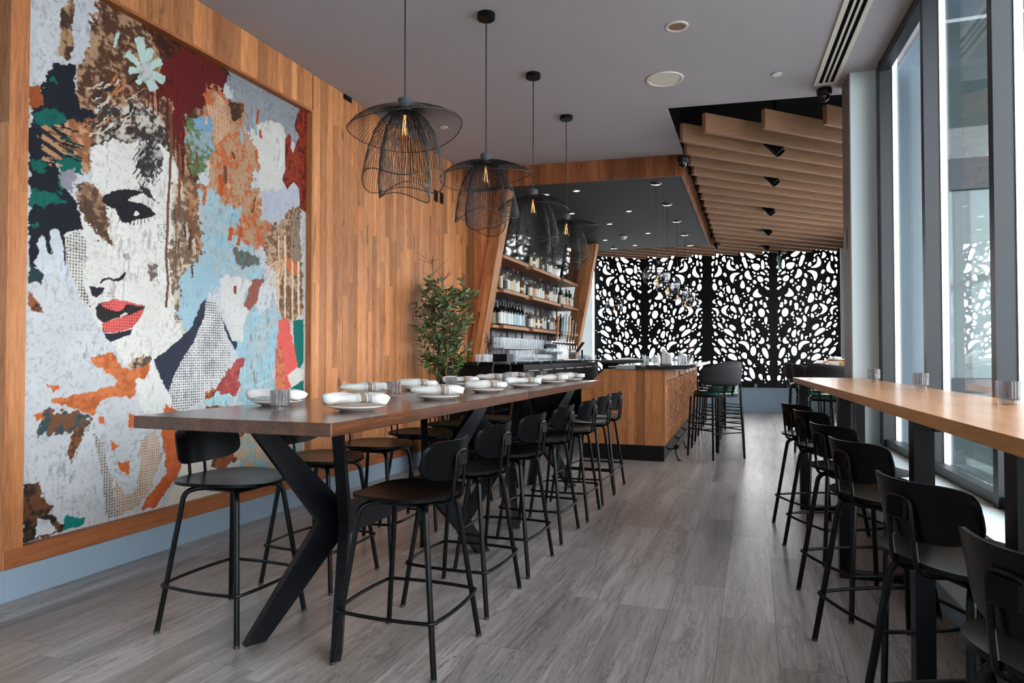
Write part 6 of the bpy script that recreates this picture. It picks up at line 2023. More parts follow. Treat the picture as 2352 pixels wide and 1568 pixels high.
def twig_vase(loc, label, seed, hh=0.16):
    t = T('twig_vase', label, 'vase', loc)
    O('vase', MB().lathe([(0.03, 0), (0.042, 0.02), (0.042, 0.07), (0.022, 0.10), (0.026, 0.115), (0.022, 0.113), (0.019, 0.1), (0.038, 0.065), (0.036, 0.008), (0, 0.008)], 16), 'clear_glass', t, True)
    r = random.Random(seed)
    mb = MB()
    for k in range(22):
        a, sp_ = r.uniform(0, 6.28), r.uniform(.02, .09)
        h = hh + r.uniform(.02, .14)
        tip = Vector((sp_ * math.cos(a), sp_ * math.sin(a), h))
        mb.tube([(0.008 * math.cos(a), .008 * math.sin(a), .03), (0.012 * math.cos(a), .012 * math.sin(a), .11), tip], 0.0014, 3)
        for q in range(5):
            f = r.uniform(.55, 1)
            p = Vector((0.012 * math.cos(a), .012 * math.sin(a), .11)).lerp(tip, f)
            e = p + Vector((r.uniform(-.025, .025), r.uniform(-.025, .025), r.uniform(.005, .03)))
            mb.tube([p, e], [0.001, 0.0028], 3)
    O('dried_twigs', mb, M['twig'], t)
    return t


M['twig'] = plain('dry_brown_twigs', rgb(84, 62, 52), 0.9)
twig_vase((-0.92, 10.95, CT), 'small vase of dried brown twigs standing on the marble bar', 5)

# ================================================================== return counter at the far end of the bar
rt = TL('service_counter', 'steel topped service counter closing the far end of the bar', 'counter', (-2.2, 12.9, 0))
P('body', MB().box(-2.70, -1.70, 12.75, 13.35, 0, 1.06), 'black_plastic', rt)
P('worktop', MB().box(-2.73, -1.705, 12.70, 13.4, 1.0605, 1.115), 'dark_steel', rt)
o = O('sink_cover', MB().lathe([(0.0, 0.045), (0.12, 0.035), (0.26, 0.006), (0.27, 0.0), (0.0, 0.0)], 24), 'dark_steel')
o.location = (-2.25, 13.0, 1.1155)
tag(o, 'low dark domed cover on the service counter', 'cover')
o = O('straight_glass', TUMB, 'smoke_glass')
o.location = (-1.95, 12.95, 1.1155)
tag(o, 'smoky glass beside the domed cover on the service counter', 'glass')

# ================================================================== back counter under the shelves
bc = TL('back_counter', 'black back counter along the bottle wall', 'counter', (-3.1, 7.2, 0))
XF = -2.765
P('end_panel', MB().box(XL + .006, XF, 7.14, 7.17, 0.0, 1.09), 'black_plastic', bc)
P('carcass', MB().box(XL + .006, XF - .28, 7.1705, 12.7, 0.0, 1.09), 'black_plastic', bc)
for (a, b_) in ((7.1705, 7.19), (7.75, 7.78), (8.25, 8.28)):
    P('divider', MB().box(XF - .2795, XF, a, b_, 0.0, 1.09), 'black_plastic', bc)
P('niche_shelf', MB().box(XF - .2795, XF - .01, 7.191, 7.749, 0.55, 0.57), 'black_plastic', bc)
for k in range(7):
    a = 8.285 + k * .63
    d = P('door', MB().box(XF - .2795, XF, a, a + .62, 0.1, 1.08), 'black_metal', bc)
    O('handle', MB().tube([(XF + .03, a + .08, 1.0), (XF + .03, a + .54, 1.0)], 0.007, 8).tube([(XF, a + .1, 1.0), (XF + .03, a + .1, 1.0)], .005, 6).tube([(XF, a + .52, 1.0), (XF + .03, a + .52, 1.0)], .005, 6), 'steel', d, True)
wt = O('back_worktop', MB().bbox(XL + .006, XF + .03, 7.12, 12.72, 1.0905, 1.127, .004), 'stone')
tag(wt, 'black marble worktop with pale veins on the back counter', 'countertop')
for k, (y, z) in enumerate(((8.9, 0.86), (9.7, 0.82), (10.6, .8))):
    t = TL('speed_rail', 'steel speed rail on the back counter front, %s from the potted tree' % ORD[k], 'rail', (XF + .06, y, z), 'steel speed rails on the back counter')
    P('tray', MB().box(XF + .0005, XF + .11, y - .35, y + .35, z, z + .01).box(XF + .10, XF + .11, y - .35, y + .35, z + .01, z + .07).box(XF + .0005, XF + .10, y - .35, y - .342, z + .01, z + .07), 'steel', t)

# ================================================================== bottle shelving with slanted side panels
sh = TL('bottle_shelving', 'oak bottle shelves between two slanted oak side panels', 'shelving', (-3.2, 8.0, 1.128))


def slant(y0, y1, z0, z1, xl, xr, sl_):
    """board leaning out to the room as it rises"""
    xa, xb = sl_ * (z0 - 1.128), sl_ * (z1 - 1.128)
    return MB().hexa([(xl + xa, y0, z0), (xr + xa, y0, z0), (xr + xa, y1, z0), (xl + xa, y1, z0)], [(xl + xb, y0, z1), (xr + xb, y0, z1), (xr + xb, y1, z1), (xl + xb, y1, z1)])


for (ya, yb, off) in ((7.99, 8.2, 0.0), (12.46, 12.66, 0.14)):
    panel = P('side_panel', slant(ya + .02, yb, 1.128, 3.285, -3.425 + off * .2, -3.30 + off, 0.186), 'frame_wood', sh)
    xs = [-3.43 + off * .2, -3.365 + off * .6, -3.30 + off]
    ci = 0
    for a, b_ in zip(xs, xs[1:]):
        zz = 1.128
        for zc_ in ((1.75, 2.6, 3.285) if ci == 0 else (2.2, 3.285)):
            O('board', slant(ya, ya + .0195, zz, zc_ - .001, a + .0004, b_ - .0004, 0.186), 'wall_wood', panel)
            zz = zc_
        ci += 1
    zz = 1.128
    for zc_ in (1.9, 2.75, 3.285):
        O('board', slant(ya, yb, zz, zc_ - .001, -3.2995 + off, -3.281 + off, 0.186), 'wall_wood', panel)
        zz = zc_
XS0 = XL + .006
for z in (1.60, 2.073, 2.525):
    for (a, b_) in ((8.40, 9.47), (9.68, 11.22), (11.40, 12.455)):
        P('shelf', MB().bbox(XS0, -3.09, a, b_, z - .042, z, .002), 'shelf_wood', sh)
    for (a, b_) in ((8.205, 8.3995), (9.4705, 9.6795), (11.2205, 11.3995)):
        P('shelf_link', MB().box(XS0, -3.16, a, b_, z - .042, z - .0005), 'shelf_wood', sh)
for y in (8.7, 9.36, 10.03, 11.0, 11.47, 12.0):
    mb = MB()
    for za, zb in ((1.6005, 2.03), (2.0735, 2.482)):
        mb.tube([(-3.385, y, za), (-3.385, y, zb)], 0.0125, 8)
        mb.lathe([(0.032, 0), (0.032, 0.008)], 10, (-3.385, y, zb - .008))
    P('pipe', mb, 'black_metal', sh, True)
    mb = MB().tube([(-3.385, y, 1.557), (-3.385, y, 1.36), (-3.40, y, 1.345), (-3.425, y, 1.345)], 0.0125, 8)
    mb.lathe([(0.022, -.03), (0.022, 0.02)], 8, (-3.385, y, 1.38))
    mb.tube([(-3.40, y, 1.345), (XS0, y, 1.345)], 0.034, 10)
    P('pipe_elbow', mb, 'black_metal', sh, True)

# ------------------------------------------------------------------ bottles
BOT = {
    'wine': [(0.036, 0), (0.038, .006), (0.038, .19), (0.030, .222), (0.016, .245), (0.0145, .30), (0.0155, .302), (0.0155, .312), (0.0, .312)],
    'spirit': [(0.040, 0), (0.042, .006), (0.042, .165), (0.036, .19), (0.017, .21), (0.0155, .255), (0.0, .255)],
    'round': [(0.046, 0), (0.052, .01), (0.054, .08), (0.050, .13), (0.026, .165), (0.017, .18), (0.0165, .225), (0.0, .225)],
    'slim': [(0.030, 0), (0.032, .006), (0.032, .20), (0.024, .235), (0.013, .26), (0.013, .325), (0.0, .325)],
    'square': [(0.046, 0), (0.048, .004), (0.048, .15), (0.042, .168), (0.018, .182), (0.0175, .215), (0.0, .215)],
    'short': [(0.028, 0), (0.030, .006), (0.030, .10), (0.014, .13), (0.012, .165), (0.0, .165)],
}


def bottle_glass(name, col, body):
    return thin_glass(name, col, ior=1.5, refl=1.4, body=body, body_col=tuple(c * .6 for c in col[:3]) + (1,))


M['b_dark'] = plain('dark_wine_bottle', rgb(12, 14, 14), 0.1, spec=.7)
M['b_green'] = plain('green_bottle', rgb(26, 48, 30), 0.1, spec=.7)
M['b_amber'] = bottle_glass('amber_spirit', (0.55, 0.28, 0.10, 1), .35)
M['b_clear'] = bottle_glass('clear_spirit', (0.86, 0.88, 0.9, 1), .16)
M['b_smoke'] = bottle_glass('smoky_spirit', (0.45, 0.42, 0.40, 1), .25)
for nm, c in (('lab_white', (222, 220, 214)), ('lab_blue', (164, 196, 210)), ('lab_cream', (212, 196, 164)), ('lab_orange', (196, 112, 66)), ('lab_red', (176, 60, 56)), ('lab_black', (34, 34, 36)), ('cap_cork', (176, 138, 98)), ('cap_black', (22, 22, 24)), ('cap_red', (150, 40, 34)), ('cap_silver', (190, 190, 188))):
    M[nm] = plain(nm + '_print', rgb(*c), 0.55, noise=.12, nscale=60)
BMESH = {}


def bottle(kind, glass, lab, cap, loc, label, group, rz=0.0):
    if kind not in BMESH:
        pr_ = BOT[kind]
        n = 4 if kind == 'square' else 14
        hmax = pr_[-1][1]
        nb = [p for p in pr_ if p[0] > 0.02]
        r0 = max(p[0] for p in pr_)
        hb = [p[1] for p in pr_ if p[0] > r0 * .97]
        za, zb = min(hb) + .018, max(hb) - .02
        capz = hmax - .035
        if kind == 'square':
            k = 1 / math.cos(PI / 4)
            body = MB().lathe([(r * .92 * k if r > .03 else r, z) for r, z in pr_], 4).xf(Matrix.Rotation(PI / 4, 4, 'Z'))
            labm = MB().lathe([(r0 * .92 * k + .001, za), (r0 * .92 * k + .001, zb)], 4, caps=False).xf(Matrix.Rotation(PI / 4, 4, 'Z'))
        else:
            body = MB().lathe(pr_, n)
            labm = MB().lathe([(r0 + .0008, za), (r0 + .0008, zb)], n, caps=False)
        rc = pr_[-2][0] + .0012
        capm = MB().lathe([(rc, capz), (rc, hmax + .003), (0, hmax + .003)], 10)
        BMESH[kind] = (body.mesh('bottle_body', kind != 'square', 50), labm.mesh('bottle_label', True), capm.mesh('bottle_cap', True, 50))
    t = T('bottle', label, 'bottle', loc, rz, group)
    for nm, me, mt in zip(('body', 'paper_label', 'cap'), BMESH[kind], (glass, lab, cap)):
        if mt is None:
            continue
        o = bpy.data.objects.new(nm, me)
        if not me.materials:
            me.materials.append(M[mt])
        o.material_slots[0].link = 'OBJECT'
        o.material_slots[0].material = M[mt]
        link(o, t)
    return t


br_ = random.Random(77)
LBL = {'b_dark': 'dark wine bottle', 'b_green': 'green glass bottle', 'b_amber': 'amber spirit bottle', 'b_clear': 'clear spirit bottle', 'b_smoke': 'smoky brown spirit bottle'}
LN = {'lab_white': 'white', 'lab_blue': 'pale blue', 'lab_cream': 'cream', 'lab_orange': 'orange', 'lab_red': 'red', 'lab_black': 'black'}
SHN = {1.60: 'lowest', 2.073: 'middle', 2.525: 'top'}


def row(z, y0, y1, choices, step, xoff=(-3.16, -3.275), rows=2):
    for rw_ in range(rows):
        y = y0 + rw_ * .045
        while y < y1:
            kind, glass, labs, caps = br_.choice(choices)
            lab, cap = br_.choice(labs), br_.choice(caps)
            label = '%s, %s label, %s cap, %s section of the %s bottle shelf' % (LBL[glass], LN[lab], cap[4:], ORD[0 if y0 < 9.5 else (1 if y0 < 11.3 else 2)], SHN[z])
            bottle(kind, glass, lab, cap, (xoff[rw_] + br_.uniform(-.008, .008), y, z + .0008), label, 'bottles on the %s bottle shelf' % SHN[z], br_.uniform(-.3, .3))
            y += step * br_.uniform(.95, 1.3)


WINE = [('wine', 'b_dark', ('lab_blue', 'lab_white', 'lab_white', 'lab_cream'), ('cap_black', 'cap_black', 'cap_red'))]
MIX = [('spirit', 'b_clear', ('lab_white', 'lab_cream', 'lab_white'), ('cap_cork', 'cap_black', 'cap_silver')), ('round', 'b_amber', ('lab_cream', 'lab_white', 'lab_orange'), ('cap_cork', 'cap_black')), ('square', 'b_clear', ('lab_white', 'lab_black'), ('cap_black', 'cap_cork')), ('slim', 'b_smoke', ('lab_cream', 'lab_white'), ('cap_black', 'cap_red')), ('spirit', 'b_smoke', ('lab_cream', 'lab_white', 'lab_orange'), ('cap_cork',))]
GRN = [('wine', 'b_green', ('lab_cream', 'lab_white', 'lab_red'), ('cap_cork', 'cap_black')), ('spirit', 'b_clear', ('lab_white', 'lab_cream'), ('cap_black', 'cap_silver')), ('short', 'b_amber', ('lab_cream', 'lab_red'), ('cap_black',))]
row(1.60, 8.46, 9.42, WINE, 0.098)
row(1.60, 9.74, 11.15, MIX, 0.105)
row(1.60, 11.46, 12.32, GRN, 0.10)
row(2.073, 8.46, 9.42, MIX, 0.105)
row(2.073, 9.74, 11.15, MIX, 0.11)
row(2.073, 11.46, 12.30, GRN, 0.11)
row(2.525, 9.74, 11.15, MIX, 0.105)

# ------------------------------------------------------------------ two tilted screens over the shelves
for k, (y0_, y1_) in enumerate(((8.46, 9.50), (11.36, 12.36))):
    t = T('television', ['black television leaning over the wine bottles', 'black television leaning out beside the far slanted panel'][k], 'television', (-3.10, (y0_ + y1_) / 2, 2.530), 0, 'televisions over the bottle shelves')
    h = 0.58
    w_ = (y1_ - y0_) / 2
    R_ = Matrix.Rotation(math.radians(9), 4, 'Y')
    O('casing', MB().bbox(-0.05, -0.004, -w_, w_, 0.0, h, .004).xf(R_), 'black_plastic', t)
    O('screen_glass', MB().box(-0.0035, 0.0, -w_ + .012, w_ - .012, 0.014, h - .012).xf(R_), 'mirror_black', t)
    O('wall_arm', MB().box(-0.325, -0.03, -.06, .06, .24, .30), 'black_metal', t)

# ------------------------------------------------------------------ glassware and gear on the back counter
CB = 1.1275
gr = random.Random(9)
HIGH = MB().lathe([(0.030, 0), (0.036, 0.14), (0.033, 0.14), (0.028, 0.010), (0, 0.010)], 14).mesh('highball', True, 50)
STEM = MB().lathe([(0.033, 0), (0.033, 0.003), (0.005, 0.008), (0.004, 0.075), (0.020, 0.088), (0.037, 0.115), (0.038, 0.14), (0.033, 0.18), (0.031, 0.18), (0.035, 0.14), (0.034, 0.116), (0.017, 0.092), (0, 0.09)], 14).mesh('stem_glass', True, 50)
SHT = MB().lathe([(0.038, 0), (0.041, 0.085), (0.038, 0.085), (0.035, 0.008), (0, 0.008)], 14).mesh('rocks_glass', True, 50)


def ranks(me, nm, x0, nx, y0, ny, dx_, dy_, z, label, group):
    for i in range(nx):
        for j in range(ny):
            o = O(nm, me, 'clear_glass')
            o.location = (x0 - i * dx_ + gr.uniform(-.003, .003), y0 + j * dy_ + gr.uniform(-.003, .003), z)
            tag(o, label + ', %s row from the counter edge' % ORD[i], 'glass', group)


ranks(HIGH, 'highball_glass', -2.83, 2, 8.22, 8, .085, .085, CB, 'clear highball glass in the rows before the lowest shelf', 'highball glasses on the back counter')
ranks(SHT, 'rocks_glass', -2.83, 2, 9.0, 8, .092, .092, CB, 'clear rocks glass in the rows next to the highballs', 'rocks glasses on the back counter')
ranks(STEM, 'stem_glass', -2.84, 2, 9.86, 6, .09, .09, CB, 'clear stemmed glass beside the steel tap tower', 'stemmed glasses on the back counter')
rk = TL('glass_rack', 'low steel rack behind the highball glasses', 'rack', (-3.15, 9.0, CB))
P('deck', MB().box(-3.30, -3.02, 8.25, 10.2, CB + .16, CB + .168), 'steel', rk)
for y in (8.28, 9.2, 10.17):
    P('leg', MB().box(-3.28, -3.27, y - .006, y + .006, CB, CB + .1595).box(-3.05, -3.04, y - .006, y + .006, CB, CB + .1595), 'steel', rk)
ranks(HIGH, 'highball_glass', -3.07, 2, 8.32, 16, .1, .115, CB + .1685, 'clear highball glass on the low steel rack', 'highball glasses on the steel rack')
ranks(SHT, 'rocks_glass', -2.81, 3, 12.0, 7, .092, .092, CB, 'clear rocks glass in the cluster past the tap tower', 'rocks glasses past the tap tower')
ranks(STEM, 'stem_glass', -3.12, 2, 11.9, 5, .1, .1, CB, 'clear stemmed glass in the cluster past the tap tower', 'stemmed glasses past the tap tower')

tp = TL('beer_tap_tower', 'steel beer tap tower with a row of long wooden tap handles', 'tap tower', (-3.0, 11.0, CB))
P('column', MB().bbox(-3.16, -2.96, 10.55, 11.25, CB, 1.375, .006), 'steel', tp)
P('header', MB().bbox(-3.14, -2.98, 10.30, 11.62, 1.376, 1.43, .006), 'chrome', tp)
P('drip_plate', MB().bbox(-3.1, -2.80, 10.35, 11.3, CB, CB + .012, .003), 'steel', tp)
hm = ('shelf_wood', 'cap_black', 'lab_blue', 'lab_white', 'lab_cream', 'shelf_wood', 'dark_steel')
for k in range(7):
    y = 10.42 + k * .18
    mb = MB().tube(smooth_path([(-2.98, y, 1.40), (-2.92, y, 1.40), (-2.89, y, 1.37), (-2.885, y, 1.31)], 2), 0.011, 8)
    mb.tube([(-2.94, y, 1.40), (-2.935, y, 1.46)], 0.009, 8)
    sp_ = P('spout', mb, 'chrome', tp, True)
    hh = (0.36, .34, .38, .42, .40, .34, .30)[k]
    O('tap_handle', MB().hexa([(-2.945, y - .012, 1.46), (-2.925, y - .012, 1.46), (-2.925, y + .012, 1.46), (-2.945, y + .012, 1.46)], [(-2.93, y - .03, 1.46 + hh), (-2.895, y - .03, 1.46 + hh), (-2.895, y + .03, 1.46 + hh), (-2.93, y + .03, 1.46 + hh)]), hm[k], sp_)
t = T('register_screen', 'black tilted order screen past the tap tower', 'screen', (-2.86, 11.77, CB), math.radians(-70))
O('stand', MB().box(-.08, .08, -.07, .07, 0, .012).box(-.02, .02, -.01, .02, .012, .17), 'black_plastic', t)
O('display', MB().bbox(-.15, .15, -.012, .012, -.1, .1, .004).xf(Matrix.Translation((0, -.03, .22)) @ Matrix.Rotation(math.radians(-35), 4, 'X')), 'black_plastic', t)
t = T('bar_caddy', 'black bar caddy with straws next to the dried twigs', 'caddy', (-2.92, 7.9, CB))
O('box', MB().box(-.1, .1, -.12, .12, 0, .008).box(-.1, -.092, -.12, .12, .008, .09).box(.092, .1, -.12, .12, .008, .09).box(-.092, .092, -.12, -.112, .008, .09).box(-.092, .092, .112, .12, .008, .09), 'black_plastic', t)
O('divider', MB().box(-.0915, .0915, -.004, .004, .0085, .085), 'black_plastic', t)
twig_vase((-2.98, 7.62, CB), 'vase of dried twigs on the back counter beside the slanted panel', 15, .20)
ranks(SHT, 'rocks_glass', -2.9, 2, 7.32, 2, .1, .1, CB, 'clear rocks glass at the potted tree end', 'rocks glasses at the end of the back counter')
o = O('menu_pad', MB().box(-.09, .09, -.12, .12, 0, .006), 'white')
o.location = (-2.85, 11.46, CB + .0005)
tag(o, 'white paper menu lying before the tap tower', 'menu')
for k, tt in enumerate((-0.16, 0.49)):
    o = O('votive_glass', SHT, 'clear_glass')
    o.location = Bk(tt, -0.028, 0.511)
    tag(o, ['small clear glass on the back sill close to the bar stools', 'small clear glass on the back sill close to the window bar table'][k], 'glass', 'glasses on the back sill')

# ================================================================== wire pendants over the long table


def make_pendant(label):
    t = T('wire_pendant', label, 'pendant lamp', group='wire pendants over the long table')
    # origin at the ceiling
    O('canopy', MB().lathe([(0.062, 0.0), (0.062, -0.034), (0.058, -0.038), (0, -0.038)], 28), 'black_metal', t, True)
    ztop = 2.572 - CEIL
    O('cord', MB().tube([(0, 0, -0.037), (0, 0, ztop)], 0.0042, 8), 'black_wire', t, True)
    O('cap', MB().lathe([(0.0, ztop), (0.036, ztop), (0.038, ztop - .004), (0.038, ztop - .062), (0.030, ztop - .064), (0, ztop - .064)], 24), 'charcoal_cap', t, True)
    z0 = ztop - 0.055

    def tier(name, n, prof, wave, nw, ph, tilt, wr, twist):
        """prof: list of (r, z) from the neck to the hem"""
        mb = MB()
        hem = []
        K = len(prof)
        for k in range(n):
            a = 2 * PI * k / n
            pts = []
            for i, (r, z) in enumerate(prof):
                f = (i / (K - 1)) ** 2
                aa = a + twist * i / (K - 1)
                zz = z0 + z + f * (wave * math.cos(nw * aa + ph) + tilt * math.cos(aa + 0.6))
                rr = r * (1 + 0.03 * f * math.cos(nw * aa + ph + 1))
                pts.append((rr * math.cos(aa), rr * math.sin(aa), zz))
            mb.tube(pts, wr, 3, caps=False)
            hem.append(pts[-1])
        o = O(name, mb, 'black_wire', t)
        O('hem_wire', MB().tube(hem, wr * 1.9, 5, closed=True), 'black_wire', o, True)
        neck = [(prof[0][0] * math.cos(2 * PI * k / 24), prof[0][0] * math.sin(2 * PI * k / 24), z0 + prof[0][1]) for k in range(24)]
        O('neck_wire', MB().tube(neck, wr * 1.6, 5, closed=True), 'black_wire', o, True)
        return o
    tier('wire_brim', 84, [(0.034, 0.0), (0.10, -0.008), (0.17, -0.022), (0.23, -0.046), (0.275, -0.075), (0.305, -0.108)], 0.018, 2, 0.4, 0.026, 0.0014, 0.0)
    bell = [(0.036, -0.012), (0.085, -0.030), (0.130, -0.075), (0.165, -0.140), (0.190, -0.22), (0.208, -0.31), (0.218, -0.385)]
    tier('wire_bell', 72, bell, 0.030, 3, 1.0, 0.012, 0.0014, 0.16)
    inner = [(0.034, -0.016), (0.07, -0.04), (0.10, -0.10), (0.122, -0.19), (0.136, -0.30), (0.142, -0.38), (0.136, -0.452)]
    tier('wire_inner', 66, inner, 0.034, 2, 2.2, 0.0, 0.0014, -0.16)
    bulb = O('bulb', MB().lathe([(0.013, z0 - .02), (0.014, z0 - .045), (0.020, z0 - .075), (0.029, z0 - .115), (0.0315, z0 - .138), (0.026, z0 - .158), (0.012, z0 - .169), (0.0, z0 - .171)], 18), 'amber_glass', t, True)
    O('socket', MB().lathe([(0.017, z0 + .004), (0.017, z0 - .022), (0.0, z0 - .022)], 14), 'black_plastic', bulb, True)
    fm_ = MB()
    for k in range(4):
        a = 2 * PI * k / 4
        fm_.tube([(0.006 * math.cos(a), 0.006 * math.sin(a), z0 - .03), (0.013 * math.cos(a), 0.013 * math.sin(a), z0 - .135), (0.005 * math.cos(a + .5), 0.005 * math.sin(a + .5), z0 - .045)], 0.0008, 4)
    O('filament_wires', fm_, 'filament', bulb)
    return t


PDL = 'black wire pendant over the long table, %s from the bar'
pd0 = make_pendant(PDL % ORD[3])
pd0.location = (-1.754, 3.234, CEIL)
pd0.rotation_euler = (0, 0, 0.3)
for k, y in enumerate((4.306, 5.363, 6.426)):
    dup(pd0, (-1.712, y, CEIL), (1.1, 2.2, 0.6)[k], PDL % ORD[2 - k])

# ================================================================== globe pendants over the bar


def make_globe(label):
    t = T('globe_pendant', label, 'pendant lamp', group='smoked globe pendants over the bar')
    O('canopy', MB().lathe([(0.066, 0.0), (0.066, -0.012), (0.05, -0.020), (0, -0.020)], 24), 'chrome', t, True)
    O('cord', MB().tube([(0, 0, -.02), (0, 0, -0.96)], 0.0035, 6), 'black_wire', t, True)
    O('cap', MB().lathe([(0.0, -.955), (0.035, -.955), (0.035, -1.0), (0.0, -1.0)], 18), 'black_metal', t, True)
    prof = []
    for i in range(13):
        a = math.radians(12 + i * 9.5)
        prof.append((0.165 * math.sin(a), -1.13 + 0.15 * math.cos(a)))
    sh_ = O('glass_shade', MB().lathe(prof, 32, caps=False), 'lamp_globe_glass', t, True)
    for i, k in ((0, 1), (6, 1), (12, 1)):
        r, z = prof[i]
        O('shade_ring', MB().tube([(r * math.cos(2 * PI * j / 32), r * math.sin(2 * PI * j / 32), z) for j in range(32)], 0.005, 6, closed=True), 'black_wire', sh_, True)
    O('stem', MB().tube([(0, 0, -1.0), (0, 0, -1.15)], 0.008, 8), 'black_metal', t, True)
    b_ = O('bulb', MB().lathe([(0.018, -1.15), (0.024, -1.17), (0.026, -1.25), (0.022, -1.275), (0, -1.28)], 14), 'amber_glass', t, True)
    O('filament_wires', MB().tube([(0.008, 0, -1.16), (0.012, 0, -1.25), (0, .008, -1.17), (-.01, 0, -1.25), (0, -.008, -1.16)], 0.0018, 4), 'filament', b_)
    return t


GPL = 'smoked globe pendant over the marble bar, %s from its wooden end'
gp0 = make_globe(GPL % ORD[0])
gp0.location = (-1.106, 8.387, 3.299)
for k, y in enumerate((9.604, 10.867, 12.128, 13.30)):
    dup(gp0, (-1.115, y, 3.299), 0, GPL % ORD[k + 1])
dup(gp0, (-2.562, 13.20, 3.299), 0, 'smoked glass globe pendant above the service counter')

# ================================================================== ceiling fittings
o = T('ceiling_speaker', 'large round cream ceiling speaker', 'speaker', (-0.692, 5.828, CEIL))
O('grille', MB().lathe([(0.0, -0.005), (0.125, -0.006), (0.128, -0.001)], 40), 'white_grille', o, True)
O('bezel', MB().lathe([(0.130, -0.001), (0.134, -0.010), (0.152, -0.010), (0.156, -0.001)], 40, caps=False), 'white_grille', o, True)
o = T('recessed_downlight', 'recessed downlight with a bronze reflector in the grey ceiling', 'downlight', (-0.497, 4.917, CEIL))
O('trim_ring', MB().lathe([(0.060, -0.001), (0.062, -0.008), (0.078, -0.008), (0.080, -0.001)], 32, caps=False), 'white_grille', o, True)
M['bronze'] = plain('bronze_reflector', rgb(176, 138, 112), 0.3, metal=0.7)
O('reflector', MB().lathe([(0.0, -0.002), (0.062, -0.004)], 32), 'bronze', o, True)
for k, p in enumerate(((0.199, 6.031), (-2.969, 6.306))):
    o = T('sprinkler_cover', ['small white sprinkler cover beside the ceiling recess', 'small white sprinkler cover next to the plank wall'][k], 'sprinkler', (p[0], p[1], CEIL))
    O('cover_disc', MB().lathe([(0.0, -0.012), (0.038, -0.012), (0.040, -0.009), (0.040, -0.005)], 28), 'white', o, True)
    O('gap_ring', MB().lathe([(0.030, -0.005), (0.030, -0.0005)], 20), 'black_plastic', o)
# linear slot diffuser
vt = T('slot_diffuser', 'long cream slot air diffuser with three black slots', 'air diffuser', (0.595, 6.39, CEIL), math.atan2(WD.y, WD.x) - PI / 2)
LV = 4.4
O('frame', MB().box(-.092, -.058, -LV, 0, -.012, -.0008).box(.058, .092, -LV, 0, -.012, -.0008).box(-.058, .058, -.03, 0, -.012, -.0008), 'white_grille', vt)
O('slot_back', MB().box(-.058, .058, -LV, -.03, -.003, -.0008), 'black_void', vt)
for k in (-0.02, 0.02):
    O('slat', MB().box(k - .0085, k + .0085, -LV, -.0305, -.0115, -.0035), 'white_grille', vt)


def make_dome(loc, label):
    t = T('dome_camera', label, 'security camera', loc, 0, 'dome security cameras')
    O('housing', MB().lathe([(0.062, 0.0), (0.064, -0.03), (0.058, -0.055), (0.048, -0.062), (0, -0.062)], 24), 'black_plastic', t, True)
    O('dome', MB().lathe([(0.046, -0.062), (0.044, -0.082), (0.034, -0.102), (0.018, -0.114), (0, -0.117)], 20), 'mirror_black', t, True)
    return t


make_dome((0.600, 6.52, CEIL - .0005), 'black dome camera under the end of the slot diffuser')
make_dome((-0.70, 7.45, CEIL - .215), 'black dome camera on the first slat ends beside the bar soffit')
make_dome((-0.64, 13.35, 3.311), 'black dome camera at the far corner of the bar soffit')
sp0 = None
SPL = 'black cylinder spotlight between the oak slats, %s from the cut metal screens'
for k, y in enumerate((7.47, 8.77, 10.62, 12.37, 14.15)):
    if sp0 is None:
        sp0 = T('slat_spotlight', SPL % ORD[4], 'spotlight', (0.22, y, 3.335), 0, 'spotlights between the slats')
        Rm = Matrix.Rotation(math.radians(-12), 4, 'X') @ Matrix.Rotation(math.radians(-38), 4, 'Y')
        O('barrel', MB().lathe([(0.0, 0.12), (0.056, 0.12), (0.058, 0.11), (0.058, -0.085), (0.052, -0.088), (0.050, -0.06), (0.0, -0.06)], 22).xf(Rm), 'black_plastic', sp0, True)
        O('stem', MB().tube([(0, 0, 0.10), (0, 0.02, 0.155), (0, 0.02, 0.62)], 0.012, 8), 'black_metal', sp0, True)
    else:
        dup(sp0, (0.22, y, 3.335), None, SPL % ORD[4 - k])
dl0 = None
for (x_, y_) in ((-2.546, 8.523), (-2.118, 8.449), (-2.525, 9.78), (-2.157, 10.762), (-2.534, 12.244), (-2.123, 13.015), (-1.7, 9.9), (-1.7, 11.8)):
    if dl0 is None:
        dl0 = T('soffit_downlight', 'small round downlight in the charcoal bar soffit', 'downlight', (x_, y_, 3.2995), 0, 'downlights in the bar soffit')
        O('trim_ring', MB().lathe([(0.032, -0.001), (0.033, -0.006), (0.048, -0.006), (0.050, -0.001)], 22, caps=False), 'white', dl0, True)
        O('lens', MB().lathe([(0.0, -0.0015), (0.032, -0.0015)], 18), 'downlight', dl0)
    else:
        dup(dl0, (x_, y_, 3.2995))
o = T('smoke_detector', 'white smoke detector on the charcoal bar soffit', 'smoke detector', (-2.155, 11.992, 3.2995))
O('base', MB().lathe([(0.07, 0.0), (0.07, -0.015), (0.062, -0.022), (0, -0.022)], 24), 'white', o, True)
O('sensor', MB().lathe([(0.045, -0.022), (0.042, -0.045), (0.03, -0.052), (0, -0.053)], 20), 'white', o, True)
# green exit sign, seen edge on
o = T('exit_sign', 'green exit sign hung edge on from the slats before the screens', 'sign', (0.50, 14.75, 3.312))
O('box', MB().box(-.02, .02, -.15, .15, -.36, -.12), M.setdefault('exit_green', plain('exit_green', rgb(16, 120, 98), .4)), o)
O('bracket', MB().box(-.03, .03, -.05, .05, -.1195, 0), 'black_plastic', o)
O('battery_case', MB().box(-.045, -.0205, -.1, .1, -.2, -.1205), 'white', o)
